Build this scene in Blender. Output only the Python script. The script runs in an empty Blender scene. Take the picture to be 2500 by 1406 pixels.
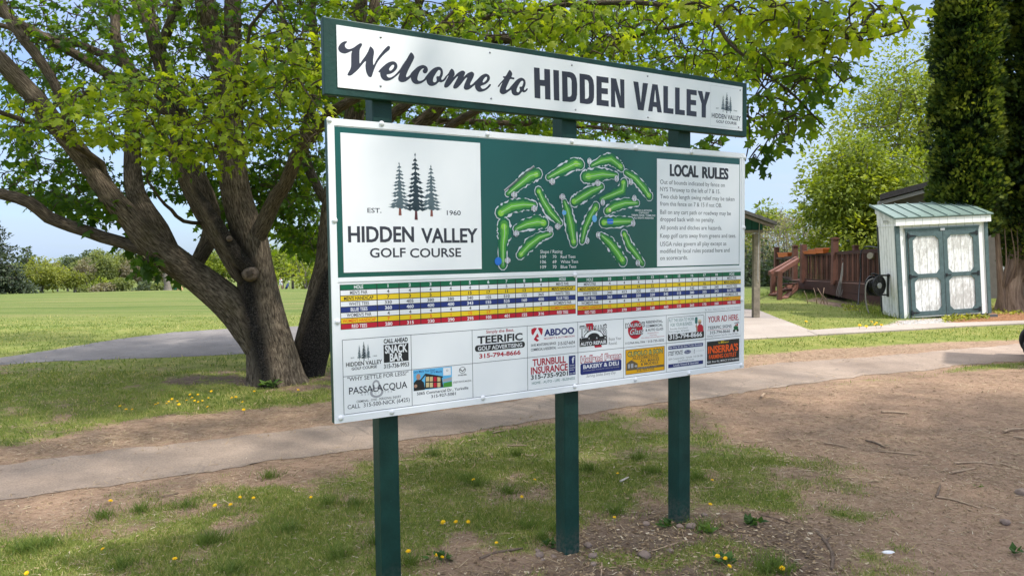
import bpy, bmesh, math, random
import numpy as np
from mathutils import Vector, Matrix
from mathutils.geometry import tessellate_polygon
R = math.radians
random.seed(7); RNG = np.random.default_rng(7)
sc = bpy.context.scene
COL = sc.collection

# ------------------------------------------------------------------ camera
F, PITCH, ROLL, EYE = 1750.0, 0.05352, -0.01171, 1.56
cp, sp, cr, sr = math.cos(PITCH), math.sin(PITCH), math.cos(ROLL), math.sin(ROLL)
CAM = np.array([0.0, 0.0, EYE])

def ray(px, py):
    dx, dy = px-1250, py-703
    X = cr*dx+sr*dy; Y = -sr*dx+cr*dy
    d = (X/F, 1.0, -Y/F)
    return np.array([d[0], d[1]*cp+d[2]*sp, -d[1]*sp+d[2]*cp])

def project(P):
    P = np.asarray(P, float)-CAM
    d = P[..., 1]*cp-P[..., 2]*sp; up = P[..., 1]*sp+P[..., 2]*cp
    d = np.where(np.abs(d) < 1e-6, 1e-6, d)
    X, Y = F*P[..., 0]/d, -F*up/d
    return np.stack([1250+cr*X-sr*Y, 703+sr*X+cr*Y, d], -1)

cam = bpy.data.cameras.new('camera')
cam.sensor_width = 36; cam.lens = F/2500*36; cam.clip_start = 0.05; cam.clip_end = 3000
co = bpy.data.objects.new('camera', cam); COL.objects.link(co)
fwd = Vector((0, cp, -sp)); up0 = Vector((0, sp, cp)); right0 = Vector((1, 0, 0))
# image right / down in world after roll
right = right0*cr+up0*sr*1.0
upv = up0*cr-right0*sr
m = Matrix((right, upv, -fwd)).transposed().to_4x4()
m.translation = Vector(CAM)
co.matrix_world = m
sc.camera = co

# ------------------------------------------------------------------ light
SUN_EL, SUN_AZ = R(55), math.atan2(0.93, -0.36)      # azimuth measured from +Y towards +X
SKY_STRENGTH, SUN_STRENGTH, EXPOSURE = 0.15, 2.2, 1.36
sunv = Vector((math.sin(SUN_AZ)*math.cos(SUN_EL), math.cos(SUN_AZ)*math.cos(SUN_EL), math.sin(SUN_EL)))
sl = bpy.data.lights.new('sun', 'SUN'); sl.energy = SUN_STRENGTH; sl.angle = R(2.0); sl.color = (1.0, 0.95, 0.87)
so = bpy.data.objects.new('sun', sl); COL.objects.link(so)
so.rotation_euler = sunv.to_track_quat('Z', 'Y').to_euler(); so.location = (0, 0, 60)
w = bpy.data.worlds.new('World'); sc.world = w; w.use_nodes = True
nt = w.node_tree; nt.nodes.clear()
N = nt.nodes.new; L = nt.links.new
wo = N('ShaderNodeOutputWorld'); bg = N('ShaderNodeBackground'); sky = N('ShaderNodeTexSky')
sky.sky_type = 'NISHITA'; sky.sun_disc = False; sky.sun_elevation = SUN_EL; sky.sun_rotation = SUN_AZ
sky.dust_density = 0.6; sky.air_density = 1.0; sky.ozone_density = 1.2
bg.inputs['Strength'].default_value = SKY_STRENGTH
tc = N('ShaderNodeTexCoord'); mp = N('ShaderNodeMapping'); mp.inputs['Scale'].default_value = (1.0, 1.0, 4.5)
mp.inputs['Rotation'].default_value = (0.1, 0.06, 0.5)
nz = N('ShaderNodeTexNoise'); nz.inputs['Scale'].default_value = 1.7; nz.inputs['Detail'].default_value = 7; nz.inputs['Roughness'].default_value = 0.58
nz.inputs['Distortion'].default_value = 0.5
rp = N('ShaderNodeValToRGB'); rp.color_ramp.elements[0].position = 0.40; rp.color_ramp.elements[1].position = 0.68
rp.color_ramp.elements[0].color = (0.12, 0.12, 0.12, 1); rp.color_ramp.elements[1].color = (0.95, 0.95, 0.95, 1)
mx = N('ShaderNodeMixRGB'); mx.inputs[2].default_value = (5.65, 5.5, 5.45, 1)
L(tc.outputs['Generated'], mp.inputs['Vector']); L(mp.outputs[0], nz.inputs['Vector']); L(nz.outputs['Fac'], rp.inputs['Fac'])
sx_ = N('ShaderNodeSeparateXYZ'); L(tc.outputs['Generated'], sx_.inputs[0])
zr_ = N('ShaderNodeValToRGB'); zr_.color_ramp.elements[0].position = 0.0; zr_.color_ramp.elements[1].position = 0.80
zr_.color_ramp.elements[0].color = (0.29, 0.37, 0.50, 1); zr_.color_ramp.elements[1].color = (1.98, 1.86, 1.68, 1)
e3 = zr_.color_ramp.elements.new(0.32); e3.color = (0.40, 0.46, 0.56, 1)
ml = N('ShaderNodeMixRGB'); ml.blend_type = 'MULTIPLY'; ml.inputs[0].default_value = 1.0
L(sx_.outputs['Z'], zr_.inputs['Fac'])
L(rp.outputs['Color'], mx.inputs[0]); L(sky.outputs[0], mx.inputs[1]); L(mx.outputs[0], ml.inputs[1]); L(zr_.outputs['Color'], ml.inputs[2]); L(ml.outputs[0], bg.inputs['Color']); L(bg.outputs[0], wo.inputs['Surface'])
sc.view_settings.view_transform = 'Standard'; sc.view_settings.look = 'None'
sc.view_settings.exposure = EXPOSURE; sc.view_settings.gamma = 1
sc.cycles.max_bounces = 6; sc.cycles.diffuse_bounces = 3; sc.cycles.glossy_bounces = 2
sc.cycles.transmission_bounces = 4; sc.cycles.transparent_max_bounces = 6
sc.cycles.caustics_reflective = False; sc.cycles.caustics_refractive = False

# ------------------------------------------------------------------ terrain
def sstep(a, b, x):
    t = np.clip((x-a)/(b-a), 0, 1); return t*t*(3-2*t)

def zt(x, y):
    x = np.asarray(x, float); y = np.asarray(y, float)
    s = 1-sstep(-0.15, 0.2, x/np.maximum(y, 1.0))
    yl = np.minimum(y, 170)
    left = 0.045*np.maximum(0, yl-15); rt = 0.05*np.maximum(0, np.minimum(y, 60)-27)
    hump = 0.35*np.exp(-(((x+38)/22)**2+((y-92)/12)**2))
    return -(left*s+rt*(1-s))+hump

def gp(px, py, dz=0.0):
    """point of the ground seen at this place of the photo"""
    d = ray(px, py); lo = 0.5; t = lo
    while t < 600:
        p = CAM+d*t
        if p[2] < zt(p[0], p[1])+dz: break
        lo = t; t *= 1.02
    hi = t
    for _ in range(30):
        md = (lo+hi)/2; p = CAM+d*md
        if p[2] < zt(p[0], p[1])+dz: hi = md
        else: lo = md
    return CAM+d*hi

def at(px, py, y):
    d = ray(px, py); return CAM+d*(y/d[1])

def hash2(i, j, s):
    v = np.sin(i*127.1+j*311.7+s*74.7)*43758.5453
    return v-np.floor(v)

def vnoise(x, y, s=0):
    i = np.floor(x); j = np.floor(y); fx = x-i; fy = y-j
    fx = fx*fx*(3-2*fx); fy = fy*fy*(3-2*fy)
    a = hash2(i, j, s); b = hash2(i+1, j, s); c = hash2(i, j+1, s); d = hash2(i+1, j+1, s)
    return (a*(1-fx)+b*fx)*(1-fy)+(c*(1-fx)+d*fx)*fy

def fbm(x, y, s=0, o=4):
    t = 0; a = 0.5
    for k in range(o):
        t = t+a*vnoise(x*2**k, y*2**k, s+k); a *= 0.5
    return t/(1-0.5**o)

# ------------------------------------------------------------------ materials
MATS = {}
def mat(name, col=None, rough=0.8, spec=0.3, metal=0.0, bump=0.0, bscale=40.0, var=0.0, vscale=6.0, sheen=0):
    """one Principled material; var mixes a darker/lighter noise into the colour, bump adds fine relief"""
    if name in MATS: return MATS[name]
    mm = bpy.data.materials.new(name); mm.use_nodes = True; MATS[name] = mm
    n = mm.node_tree; b = n.nodes['Principled BSDF']
    b.inputs['Base Color'].default_value = (*col, 1); b.inputs['Roughness'].default_value = rough
    b.inputs['Specular IOR Level'].default_value = spec; b.inputs['Metallic'].default_value = metal
    if var or bump:
        t = n.nodes.new('ShaderNodeTexCoord')
    if var:
        z = n.nodes.new('ShaderNodeTexNoise'); z.inputs['Scale'].default_value = vscale; z.inputs['Detail'].default_value = 6
        z.inputs['Roughness'].default_value = 0.65
        r = n.nodes.new('ShaderNodeValToRGB')
        r.color_ramp.elements[0].position = 0.3; r.color_ramp.elements[1].position = 0.72
        r.color_ramp.elements[0].color = (*[c*(1-var) for c in col], 1); r.color_ramp.elements[1].color = (*[min(1, c*(1+var)) for c in col], 1)
        n.links.new(t.outputs['Object'], z.inputs['Vector']); n.links.new(z.outputs['Fac'], r.inputs['Fac'])
        n.links.new(r.outputs['Color'], b.inputs['Base Color'])
    if bump:
        z = n.nodes.new('ShaderNodeTexNoise'); z.inputs['Scale'].default_value = bscale; z.inputs['Detail'].default_value = 5
        k = n.nodes.new('ShaderNodeBump'); k.inputs['Strength'].default_value = bump; k.inputs['Distance'].default_value = 0.02
        n.links.new(t.outputs['Object'], z.inputs['Vector']); n.links.new(z.outputs['Fac'], k.inputs['Height']); n.links.new(k.outputs[0], b.inputs['Normal'])
    return mm

class NB:
    """tiny node-tree writer for the bigger materials"""
    def __init__(s, name):
        s.m = bpy.data.materials.new(name); s.m.use_nodes = True; MATS[name] = s.m
        s.t = s.m.node_tree; s.b = s.t.nodes['Principled BSDF']; s.out = s.t.nodes['Material Output']
    def n(s, typ, **kw):
        x = s.t.nodes.new('ShaderNode'+typ)
        for k, v in kw.items():
            if k in x.inputs.keys(): x.inputs[k].default_value = v
            else: setattr(x, k, v)
        return x
    def l(s, a, b): s.t.links.new(a, b)
    def noise(s, vec, scale, detail=5, rough=0.6, dist=0.0):
        z = s.n('TexNoise', Scale=scale, Detail=detail, Roughness=rough, Distortion=dist)
        if vec is not None: s.l(vec, z.inputs['Vector'])
        return z.outputs['Fac']
    def ramp(s, fac, stops):
        r = s.n('ValToRGB'); e = r.color_ramp.elements
        while len(e) < len(stops): e.new(0.5)
        for q, (p, c) in zip(e, stops):
            q.position = p; q.color = (*c, 1) if len(c) == 3 else c
        s.l(fac, r.inputs['Fac']); return r.outputs['Color']
    def mix(s, fac, a, b, mode='MIX'):
        x = s.n('MixRGB', blend_type=mode)
        for i, v in ((0, fac), (1, a), (2, b)):
            if isinstance(v, (int, float)): x.inputs[i].default_value = v
            elif isinstance(v, tuple): x.inputs[i].default_value = (*v, 1)
            else: s.l(v, x.inputs[i])
        return x.outputs[0]
    def math(s, op, a, b=0.0, clamp=False):
        x = s.n('Math', operation=op, use_clamp=clamp)
        for i, v in ((0, a), (1, b)):
            if isinstance(v, (int, float)): x.inputs[i].default_value = v
            else: s.l(v, x.inputs[i])
        return x.outputs[0]
    def bump(s, h, strength=0.5, dist=0.02, prev=None):
        k = s.n('Bump', Strength=strength, Distance=dist); s.l(h, k.inputs['Height'])
        if prev is not None: s.l(prev, k.inputs['Normal'])
        return k.outputs[0]

# ------------------------------------------------------------------ object helpers
def tag(o, label=None, cat=None, group=None, kind=None):
    if label: o['label'] = label
    if cat: o['category'] = cat
    if group: o['group'] = group
    if kind: o['kind'] = kind
    return o

def empty(name, loc, label, cat, group=None, rz=0.0):
    o = bpy.data.objects.new(name, None); COL.objects.link(o); o.empty_display_size = 0.2
    o.location = loc; o.rotation_euler = (0, 0, rz)
    return tag(o, label, cat, group)

def link_mesh(name, me, parent=None, origin=None):
    o = bpy.data.objects.new(name, me); COL.objects.link(o)
    if parent is not None: o.parent = parent
    if origin is not None: o.location = origin
    return o

class MB:
    """collects boxes, prisms, tubes ... and links them as ONE mesh object; coordinates are the parent's own"""
    def __init__(s): s.v = []; s.f = []; s.m = []; s.mats = []; s.smooth = []
    def mi(s, mt):
        if mt not in s.mats: s.mats.append(mt)
        return s.mats.index(mt)
    def add(s, vs, fs, mt, smooth=False):
        b = len(s.v); s.v += [tuple(map(float, v)) for v in vs]; k = s.mi(mt)
        for f in fs: s.f.append([b+i for i in f]); s.m.append(k); s.smooth.append(smooth)
        return s
    def box(s, a, b, mt, fr=None):
        (x0, y0, z0), (x1, y1, z1) = a, b
        vs = [(x, y, z) for z in (z0, z1) for y in (y0, y1) for x in (x0, x1)]
        if fr: vs = [fr(*v) for v in vs]
        return s.add(vs, [(0, 2, 3, 1), (4, 5, 7, 6), (0, 1, 5, 4), (2, 6, 7, 3), (0, 4, 6, 2), (1, 3, 7, 5)], mt)
    def hexa(s, p, mt):
        """8 corners: bottom 4 (ccw from above), top 4"""
        return s.add(p, [(3, 2, 1, 0), (4, 5, 6, 7), (0, 1, 5, 4), (1, 2, 6, 5), (2, 3, 7, 6), (3, 0, 4, 7)], mt)
    def prism(s, poly, z0, z1, mt, fr=None):
        n = len(poly); vs = [(x, y, z0) for x, y in poly]+[(x, y, z1) for x, y in poly]
        if fr: vs = [fr(*v) for v in vs]
        tris = tessellate_polygon([[Vector((x, y, 0)) for x, y in poly]])
        fs = [tuple(reversed(t)) for t in tris]+[tuple(i+n for i in t) for t in tris]
        fs += [(i, (i+1) % n, (i+1) % n+n, i+n) for i in range(n)]
        return s.add(vs, fs, mt)
    def tube(s, pts, rad, mt, sides=8, cap=True, smooth=True):
        pts = [Vector(p) for p in pts]; n = len(pts)
        if not hasattr(rad, '__len__'): rad = [rad]*n
        vs = []; up = None
        for i, p in enumerate(pts):
            d = (pts[min(i+1, n-1)]-pts[max(i-1, 0)])
            d = d.normalized() if d.length > 1e-9 else Vector((0, 0, 1))
            if up is None: up = d.orthogonal().normalized()
            up = (up-d*up.dot(d)); up = up.normalized() if up.length > 1e-6 else d.orthogonal().normalized()
            q = d.cross(up)
            for k in range(sides):
                a = 2*math.pi*k/sides; vs.append(p+(up*math.cos(a)+q*math.sin(a))*rad[i])
        fs = [(i*sides+k, i*sides+(k+1) % sides, (i+1)*sides+(k+1) % sides, (i+1)*sides+k) for i in range(n-1) for k in range(sides)]
        s.add(vs, fs, mt, smooth)
        if cap:
            b = len(s.v)-len(vs); k0 = s.mi(mt)
            s.f.append([b+k for k in reversed(range(sides))]); s.m.append(k0); s.smooth.append(False)
            s.f.append([b+(n-1)*sides+k for k in range(sides)]); s.m.append(k0); s.smooth.append(False)
        return s
    def ball(s, c, r, mt, seg=10, rings=6, fn=None):
        rx, ry, rz = r if hasattr(r, '__len__') else (r, r, r)
        vs = []; fs = []
        for i in range(rings+1):
            th = math.pi*i/rings
            for k in range(seg):
                ph = 2*math.pi*k/seg
                d = (math.sin(th)*math.cos(ph), math.sin(th)*math.sin(ph), math.cos(th)); q = fn(d) if fn else 1
                vs.append((c[0]+rx*d[0]*q, c[1]+ry*d[1]*q, c[2]+rz*d[2]*q))
        for i in range(rings):
            for k in range(seg):
                fs.append((i*seg+k, (i+1)*seg+k, (i+1)*seg+(k+1) % seg, i*seg+(k+1) % seg))
        return s.add(vs, fs, mt, True)
    def build(s, name, parent=None, origin=None, bevel=0.0):
        me = bpy.data.meshes.new(name); me.from_pydata(s.v, [], s.f)
        for q in s.mats: me.materials.append(q)
        me.polygons.foreach_set('material_index', s.m); me.polygons.foreach_set('use_smooth', s.smooth)
        me.update()
        o = link_mesh(name, me, parent, origin)
        if bevel:
            bv = o.modifiers.new('bevel', 'BEVEL'); bv.width = bevel; bv.segments = 2; bv.limit_method = 'ANGLE'; bv.angle_limit = R(40)
        return o

def np_mesh(name, V, Fq, mt, uv=None, col=None, smooth=True, attr=None):
    """mesh from numpy arrays: V (n,3), Fq (m,k)"""
    me = bpy.data.meshes.new(name); n, k = Fq.shape
    me.vertices.add(len(V)); me.vertices.foreach_set('co', np.ascontiguousarray(V, dtype=np.float32).ravel())
    me.loops.add(n*k); me.loops.foreach_set('vertex_index', np.ascontiguousarray(Fq, dtype=np.int32).ravel())
    me.polygons.add(n); me.polygons.foreach_set('loop_start', np.arange(0, n*k, k, dtype=np.int32))
    me.polygons.foreach_set('loop_total', np.full(n, k, dtype=np.int32))
    me.polygons.foreach_set('use_smooth', np.full(n, smooth))
    me.materials.append(mt)
    if uv is not None:
        u = me.uv_layers.new(name='UVMap'); u.data.foreach_set('uv', np.ascontiguousarray(uv, dtype=np.float32).ravel())
    if col is not None:
        a = me.color_attributes.new('tint', 'FLOAT_COLOR', 'POINT'); a.data.foreach_set('color', np.ascontiguousarray(col, dtype=np.float32).ravel())
    for nm, arr in (attr or {}).items():
        a = me.attributes.new(nm, 'FLOAT', 'POINT'); a.data.foreach_set('value', np.ascontiguousarray(arr, dtype=np.float32))
    me.update(calc_edges=True); me.validate()
    return me

# ------------------------------------------------------------------ land cover (outlines of what grows or lies on the ground)
def gpoly(pts): return np.array([gp(*p)[:2] for p in pts])

def sdist(P, poly):
    """signed distance (inside positive) of points P (n,2) to a polygon"""
    x, y = P[:, 0], P[:, 1]; n = len(poly); ins = np.zeros(len(P), bool); d = np.full(len(P), 1e9)
    for i in range(n):
        x0, y0 = poly[i]; x1, y1 = poly[(i+1) % n]
        c = ((y0 > y) != (y1 > y)) & (x < (x1-x0)*(y-y0)/((y1-y0) if abs(y1-y0) > 1e-12 else 1e-12)+x0)
        ins ^= c
        ex, ey = x1-x0, y1-y0; L2 = ex*ex+ey*ey+1e-12
        t = np.clip(((x-x0)*ex+(y-y0)*ey)/L2, 0, 1)
        d = np.minimum(d, np.hypot(x-x0-t*ex, y-y0-t*ey))
    return np.where(ins, d, -d)

PATH_NEAR = [(-500, 1283), (0, 1222), (266, 1189), (418, 1162), (570, 1141), (722, 1124), (904, 1096), (976, 1078), (1084, 1064), (1210, 1042), (1350, 1019), (1426, 1010), (1628, 980), (1695, 974), (1837, 955), (1995, 933), (2114, 919), (2260, 907), (2330, 893), (2430, 884), (2600, 876), (2900, 868)]
PATH_FAR = [(-500, 1180), (0, 1136), (152, 1120), (304, 1099), (456, 1084), (608, 1063), (760, 1048), (904, 1027), (1200, 985), (1500, 942), (1817, 901), (1916, 886), (2074, 876), (2233, 864), (2351, 850), (2482, 839), (2900, 822)]
G_NEAR = gpoly(PATH_NEAR); G_FAR = gpoly(PATH_FAR)
PATH_POLY = np.vstack([G_NEAR, G_FAR[::-1]])
LOT_FAR = [(-300, 905), (0, 873), (142, 852), (284, 829), (427, 811), (569, 802), (711, 797), (820, 793)]
LOT_NEAR = [(-300, 915), (0, 891), (142, 882), (284, 878), (427, 873), (601, 864), (720, 856), (790, 850), (830, 846)]
LOT_POLY = np.vstack([gpoly(LOT_NEAR), gpoly(LOT_FAR)[::-1]])
APRON = gpoly([(1780, 777), (1906, 780), (2003, 818), (1996, 820), (1780, 832)])
WALK = gpoly([(1970, 809), (2164, 797), (2309, 791), (2500, 785), (2700, 779), (2700, 785), (2500, 792), (2348, 799), (2191, 809), (1996, 820)])
SLAB = gpoly([(1700, 770), (1818, 755), (1850, 757), (1906, 780), (1780, 777)])
DIRT = [gpoly([(1705, 985), (1850, 962), (2110, 925), (2290, 912), (2480, 893), (3000, 880), (3000, 1500), (2280, 1500), (2260, 1420), (2270, 1330), (2250, 1240), (2090, 1130), (1890, 1078), (1700, 1045)]),
        gpoly([(-600, 1300), (0, 1222), (420, 1165), (900, 1098), (940, 1100), (880, 1118), (500, 1195), (250, 1232), (0, 1300), (-600, 1420)])]
MULCH = [gpoly([(2300, 792), (2620, 782), (2620, 738), (2440, 738), (2415, 770), (2300, 779)])]
EARTH = [gpoly([(1420, 1290), (1560, 1240), (1760, 1255), (1990, 1290), (2060, 1360), (2090, 1500), (1100, 1500), (1150, 1385), (1330, 1370)]),
         gpoly([(330, 942), (480, 912), (600, 902), (650, 935), (560, 948), (450, 952)]), gpoly([(720, 955), (770, 905), (860, 872), (860, 950)]),
         gpoly([(1960, 735), (2050, 712), (2150, 745), (2150, 765), (2060, 757)])]
STRAW = [gpoly([(-500, 1180), (-500, 1130), (0, 1093), (120, 1075), (250, 1040), (420, 1022), (600, 1005), (830, 975), (904, 1027), (608, 1063), (304, 1099), (0, 1136)]),
         gpoly([(1700, 915), (1818, 866), (2000, 853), (2191, 840), (2500, 827), (2900, 815), (2900, 822), (2482, 839), (2233, 864), (1916, 886), (1700, 920)])]
GRAVEL = [gpoly([(2160, 797), (2320, 791), (2310, 776), (2200, 783)])]
LUSH = [gpoly([(1818, 862), (2191, 836), (2500, 824), (2700, 816), (2700, 786), (2500, 792), (2191, 809), (1818, 830)]),
        gpoly([(1880, 778), (1830, 755), (1840, 735), (1960, 735), (2060, 760), (2190, 782), (2165, 795), (2003, 815)]),
        gpoly([(180, 1030), (330, 965), (420, 945), (560, 935), (640, 945), (610, 985), (420, 1005), (260, 1035)])]

def cover(P):
    """grass, straw, earth, mulch weights at ground points"""
    x, y = P[:, 0], P[:, 1]
    r = np.hypot(x, y); wob = (fbm(x*1.3, y*1.3, 3)-0.5)*0.9+(fbm(x*5, y*5, 9)-0.5)*0.35
    g = 0.70+0.9*(fbm(x*0.9+4, y*0.9, 21)-0.5)+1.25*(fbm(x*3.7, y*3.7, 22)-0.5)
    far = sstep(7.2, 9.0, y+0.35*x*(x < 0)+wob*0.6)
    g = g*(1-far)+0.97*far
    st = 0.50+0.8*(fbm(x*2, y*2, 5)-0.5); st = st*(1-far)
    ea = np.zeros(len(P)); mu = np.zeros(len(P)); gr = np.zeros(len(P))
    def wgt(polys, f):
        o = np.zeros(len(P))
        for q in polys: o = np.maximum(o, sstep(-f, f, sdist(P, q)+wob*f*0.9))
        return o
    a = wgt(DIRT, 0.75); g = g*(1-0.97*a); st = st*(1-a)+a*(0.25+0.5*(fbm(x*1.4, y*2.2, 31)-0.4))
    a = wgt(EARTH, 0.3); g = g*(1-a*np.clip(0.55+1.6*(fbm(x*4.5, y*4.5, 52)-0.45), 0.1, 0.95)); ea = np.maximum(ea, a); st = st*(1-0.5*a)
    a = wgt(STRAW, 0.25); g = g*(1-0.78*a); st = np.maximum(st, a*(0.65+0.5*(fbm(x*2, y*2, 8)-0.5)))
    a = wgt(LUSH, 0.2); g = np.maximum(g, a); st = st*(1-a); ea = ea*(1-a)
    mu = wgt(MULCH, 0.15); g = g*(1-0.8*mu)
    gr = wgt(GRAVEL, 0.12); g = g*(1-gr)
    pd = sdist(P, PATH_POLY); a = sstep(-0.18, 0.02, pd); g = g*(1-a); st = np.maximum(st*(1-a), 0.5*a)
    return np.clip(g, 0, 1), np.clip(st, 0, 1), np.clip(ea, 0, 1), np.clip(mu, 0, 1), np.clip(gr, 0, 1)

def build_ground():
    a = np.concatenate([np.linspace(-52, 52, 400), np.linspace(55, 305, 70)]); a = np.radians(a)
    na = len(a); rr = [0.01, 0.35, 0.75, 1.1]
    while rr[-1] < 900: rr.append(rr[-1]*1.0125)
    rr = np.array(rr); nr = len(rr)
    A, RR = np.meshgrid(a, rr); X = (np.sin(A)*RR).ravel(); Y = (np.cos(A)*RR).ravel()
    Z = zt(X, Y)
    P = np.stack([X, Y], 1)
    g, st, ea, mu, gr = cover(P)
    fade = np.exp(-RR.ravel()/14)
    # flat beside the paved strips, a little lower right under them
    flat = np.zeros(len(P)); low = np.zeros(len(P))
    for q in (PATH_POLY, LOT_POLY, APRON, WALK, SLAB):
        d_ = sdist(P, q); flat = np.maximum(flat, sstep(-0.45, -0.05, d_)); low = np.maximum(low, sstep(0.26, 0.5, d_))
    Z = Z+(1-flat)*fade*((fbm(X*1.1, Y*1.1, 41)-0.5)*0.05+(fbm(X*6, Y*6, 44)-0.5)*0.022)-0.012*low
    V = np.stack([X, Y, Z], 1)
    idx = np.arange(nr*na).reshape(nr, na)
    nx = np.roll(idx, -1, 1)
    Q = np.stack([idx[:-1], nx[:-1], nx[1:], idx[1:]], -1).reshape(-1, 4)
    me = np_mesh('ground', V, Q[:, ::-1], ground_mat(), attr=dict(grass=g, straw=st, earth=ea, mulch=mu, gravel=gr))
    o = link_mesh('ground', me); tag(o, kind='structure')
    return o

def ground_mat():
    if 'ground' in MATS: return MATS['ground']
    k = NB('ground'); t = k.n('TexCoord').outputs['Object']
    A = lambda nm: k.n('Attribute', attribute_name=nm).outputs['Fac']
    n1 = k.noise(t, 2.2, 8, 0.62); n2 = k.noise(t, 14, 6, 0.6); n3 = k.noise(t, 75, 4, 0.6); n4 = k.noise(t, 0.35, 6, 0.6)
    soil = k.ramp(n2, [(0.25, (0.26, 0.170, 0.118)), (0.5, (0.36, 0.243, 0.172)), (0.78, (0.45, 0.315, 0.228))])
    dark = k.ramp(n2, [(0.3, (0.09, 0.06, 0.045)), (0.7, (0.20, 0.145, 0.11))])
    soil = k.mix(0.5, soil, k.ramp(n1, [(0.3, (0.62, 0.60, 0.58)), (0.55, (1.05, 1.03, 1.0)), (0.72, (1.3, 1.28, 1.22))]), 'MULTIPLY')
    soil = k.mix(0.45, soil, k.ramp(n3, [(0.36, (0.5, 0.48, 0.46)), (0.6, (1.25, 1.22, 1.18))]), 'MULTIPLY')
    soil = k.mix(A('earth'), soil, dark)
    vor = k.n('TexVoronoi', Scale=42.0); k.l(t, vor.inputs['Vector'])
    chips = k.ramp(vor.outputs['Color'], [(0.2, (0.17, 0.12, 0.075)), (0.5, (0.27, 0.20, 0.13)), (0.8, (0.40, 0.32, 0.22))])
    sfac = k.math('MULTIPLY', A('straw'), k.ramp(n3, [(0.36, (0, 0, 0)), (0.62, (1, 1, 1))]))
    base = k.mix(sfac, soil, chips)
    gcol = k.ramp(n1, [(0.25, (0.115, 0.142, 0.034)), (0.5, (0.185, 0.208, 0.055)), (0.66, (0.26, 0.252, 0.088)), (0.80, (0.33, 0.265, 0.13))])
    gcol2 = k.ramp(n4, [(0.3, (0.8, 0.95, 0.75)), (0.6, (1.15, 1.1, 1.05))])
    gcol = k.mix(0.8, gcol, gcol2, 'MULTIPLY')
    mf = k.n('Mapping'); mf.inputs['Scale'].default_value = (0.05, 0.33, 1); mf.inputs['Rotation'].default_value = (0, 0, 0.2); k.l(t, mf.inputs[0])
    nf = k.noise(mf.outputs[0], 1.6, 7, 0.7)
    sepx = k.n('SeparateXYZ'); k.l(t, sepx.inputs[0]); farf = k.ramp(k.math('MULTIPLY', sepx.outputs['Y'], 0.02), [(0.24, (0, 0, 0)), (0.5, (1, 1, 1))])
    fcol = k.ramp(nf, [(0.32, (0.048, 0.085, 0.018)), (0.44, (0.080, 0.120, 0.028)), (0.52, (0.112, 0.142, 0.040)), (0.62, (0.155, 0.152, 0.058)), (0.76, (0.22, 0.175, 0.085))])
    gcol = k.mix(k.math('MULTIPLY', farf, 0.85), gcol, fcol)
    gcol = k.mix(0.35, gcol, k.ramp(n3, [(0.3, (0.3, 0.3, 0.3)), (0.7, (1.6, 1.6, 1.5))]), 'MULTIPLY')
    gf = k.math('ADD', A('grass'), k.math('MULTIPLY', k.math('SUBTRACT', n2, 0.5), 0.9))
    gf = k.ramp(gf, [(0.38, (0, 0, 0)), (0.66, (1, 1, 1))])
    base = k.mix(gf, base, gcol)
    mul = k.ramp(vor.outputs['Color'], [(0.2, (0.16, 0.07, 0.035)), (0.6, (0.30, 0.15, 0.075)), (0.9, (0.42, 0.26, 0.14))])
    base = k.mix(A('mulch'), base, mul)
    v2 = k.n('TexVoronoi', Scale=28.0); k.l(t, v2.inputs['Vector'])
    base = k.mix(A('gravel'), base, k.ramp(v2.outputs['Color'], [(0.1, (0.18, 0.17, 0.16)), (0.8, (0.55, 0.53, 0.5))]))
    k.l(base, k.b.inputs['Base Color']); k.b.inputs['Roughness'].default_value = 0.95; k.b.inputs['Specular IOR Level'].default_value = 0.1
    h = k.math('ADD', k.math('MULTIPLY', n2, 1.0), k.math('MULTIPLY', n3, 0.9))
    k.l(k.bump(h, 0.8, 0.03), k.b.inputs['Normal'])
    return k.m

def strip_mesh(name, poly, mt, dz, thick=0.0, rag=0.0, cell=0.06):
    """a paved sheet laid on the terrain, cut to poly with a ragged rim"""
    pts = []
    n = len(poly)
    for i in range(n):
        a = poly[i]; b = poly[(i+1) % n]; L_ = np.hypot(*(b-a)); q = max(1, int(L_/cell))
        for j in range(q): pts.append(a+(b-a)*j/q)
    pts = np.array(pts)
    if rag:
        c = np.roll(pts, -1, 0)-np.roll(pts, 1, 0); nn = np.stack([c[:, 1], -c[:, 0]], 1); nn /= np.linalg.norm(nn, axis=1)[:, None]+1e-9
        k = (fbm(pts[:, 0]*1.1, pts[:, 1]*1.1, 77)-0.5)*2.2+(fbm(pts[:, 0]*7, pts[:, 1]*7, 78)-0.5)*1.3
        pts = pts+nn*(k*rag)[:, None]
    bm = bmesh.new(); vs = [bm.verts.new((x, y, 0)) for x, y in pts]
    bm.faces.new(vs)
    bmesh.ops.triangulate(bm, faces=bm.faces[:])
    # cut it into rows so it can follow the terrain
    ys = np.arange(pts[:, 1].min()+0.8, pts[:, 1].max(), 1.0)
    for yy in ys:
        bmesh.ops.bisect_plane(bm, geom=bm.verts[:]+bm.edges[:]+bm.faces[:], plane_co=(0, float(yy), 0), plane_no=(0, 1, 0))
    for v in bm.verts: v.co.z = float(zt(v.co.x, v.co.y))+dz
    bmesh.ops.recalc_face_normals(bm, faces=bm.faces[:])
    if sum(f.normal.z for f in bm.faces) < 0: bmesh.ops.reverse_faces(bm, faces=bm.faces[:])
    if thick:
        r = bmesh.ops.extrude_face_region(bm, geom=bm.faces[:])
        for e in r['geom']:
            if isinstance(e, bmesh.types.BMVert): e.co.z += thick
    me = bpy.data.meshes.new(name); bm.to_mesh(me); bm.free(); me.materials.append(mt)
    return tag(link_mesh(name, me), kind='structure')

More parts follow.
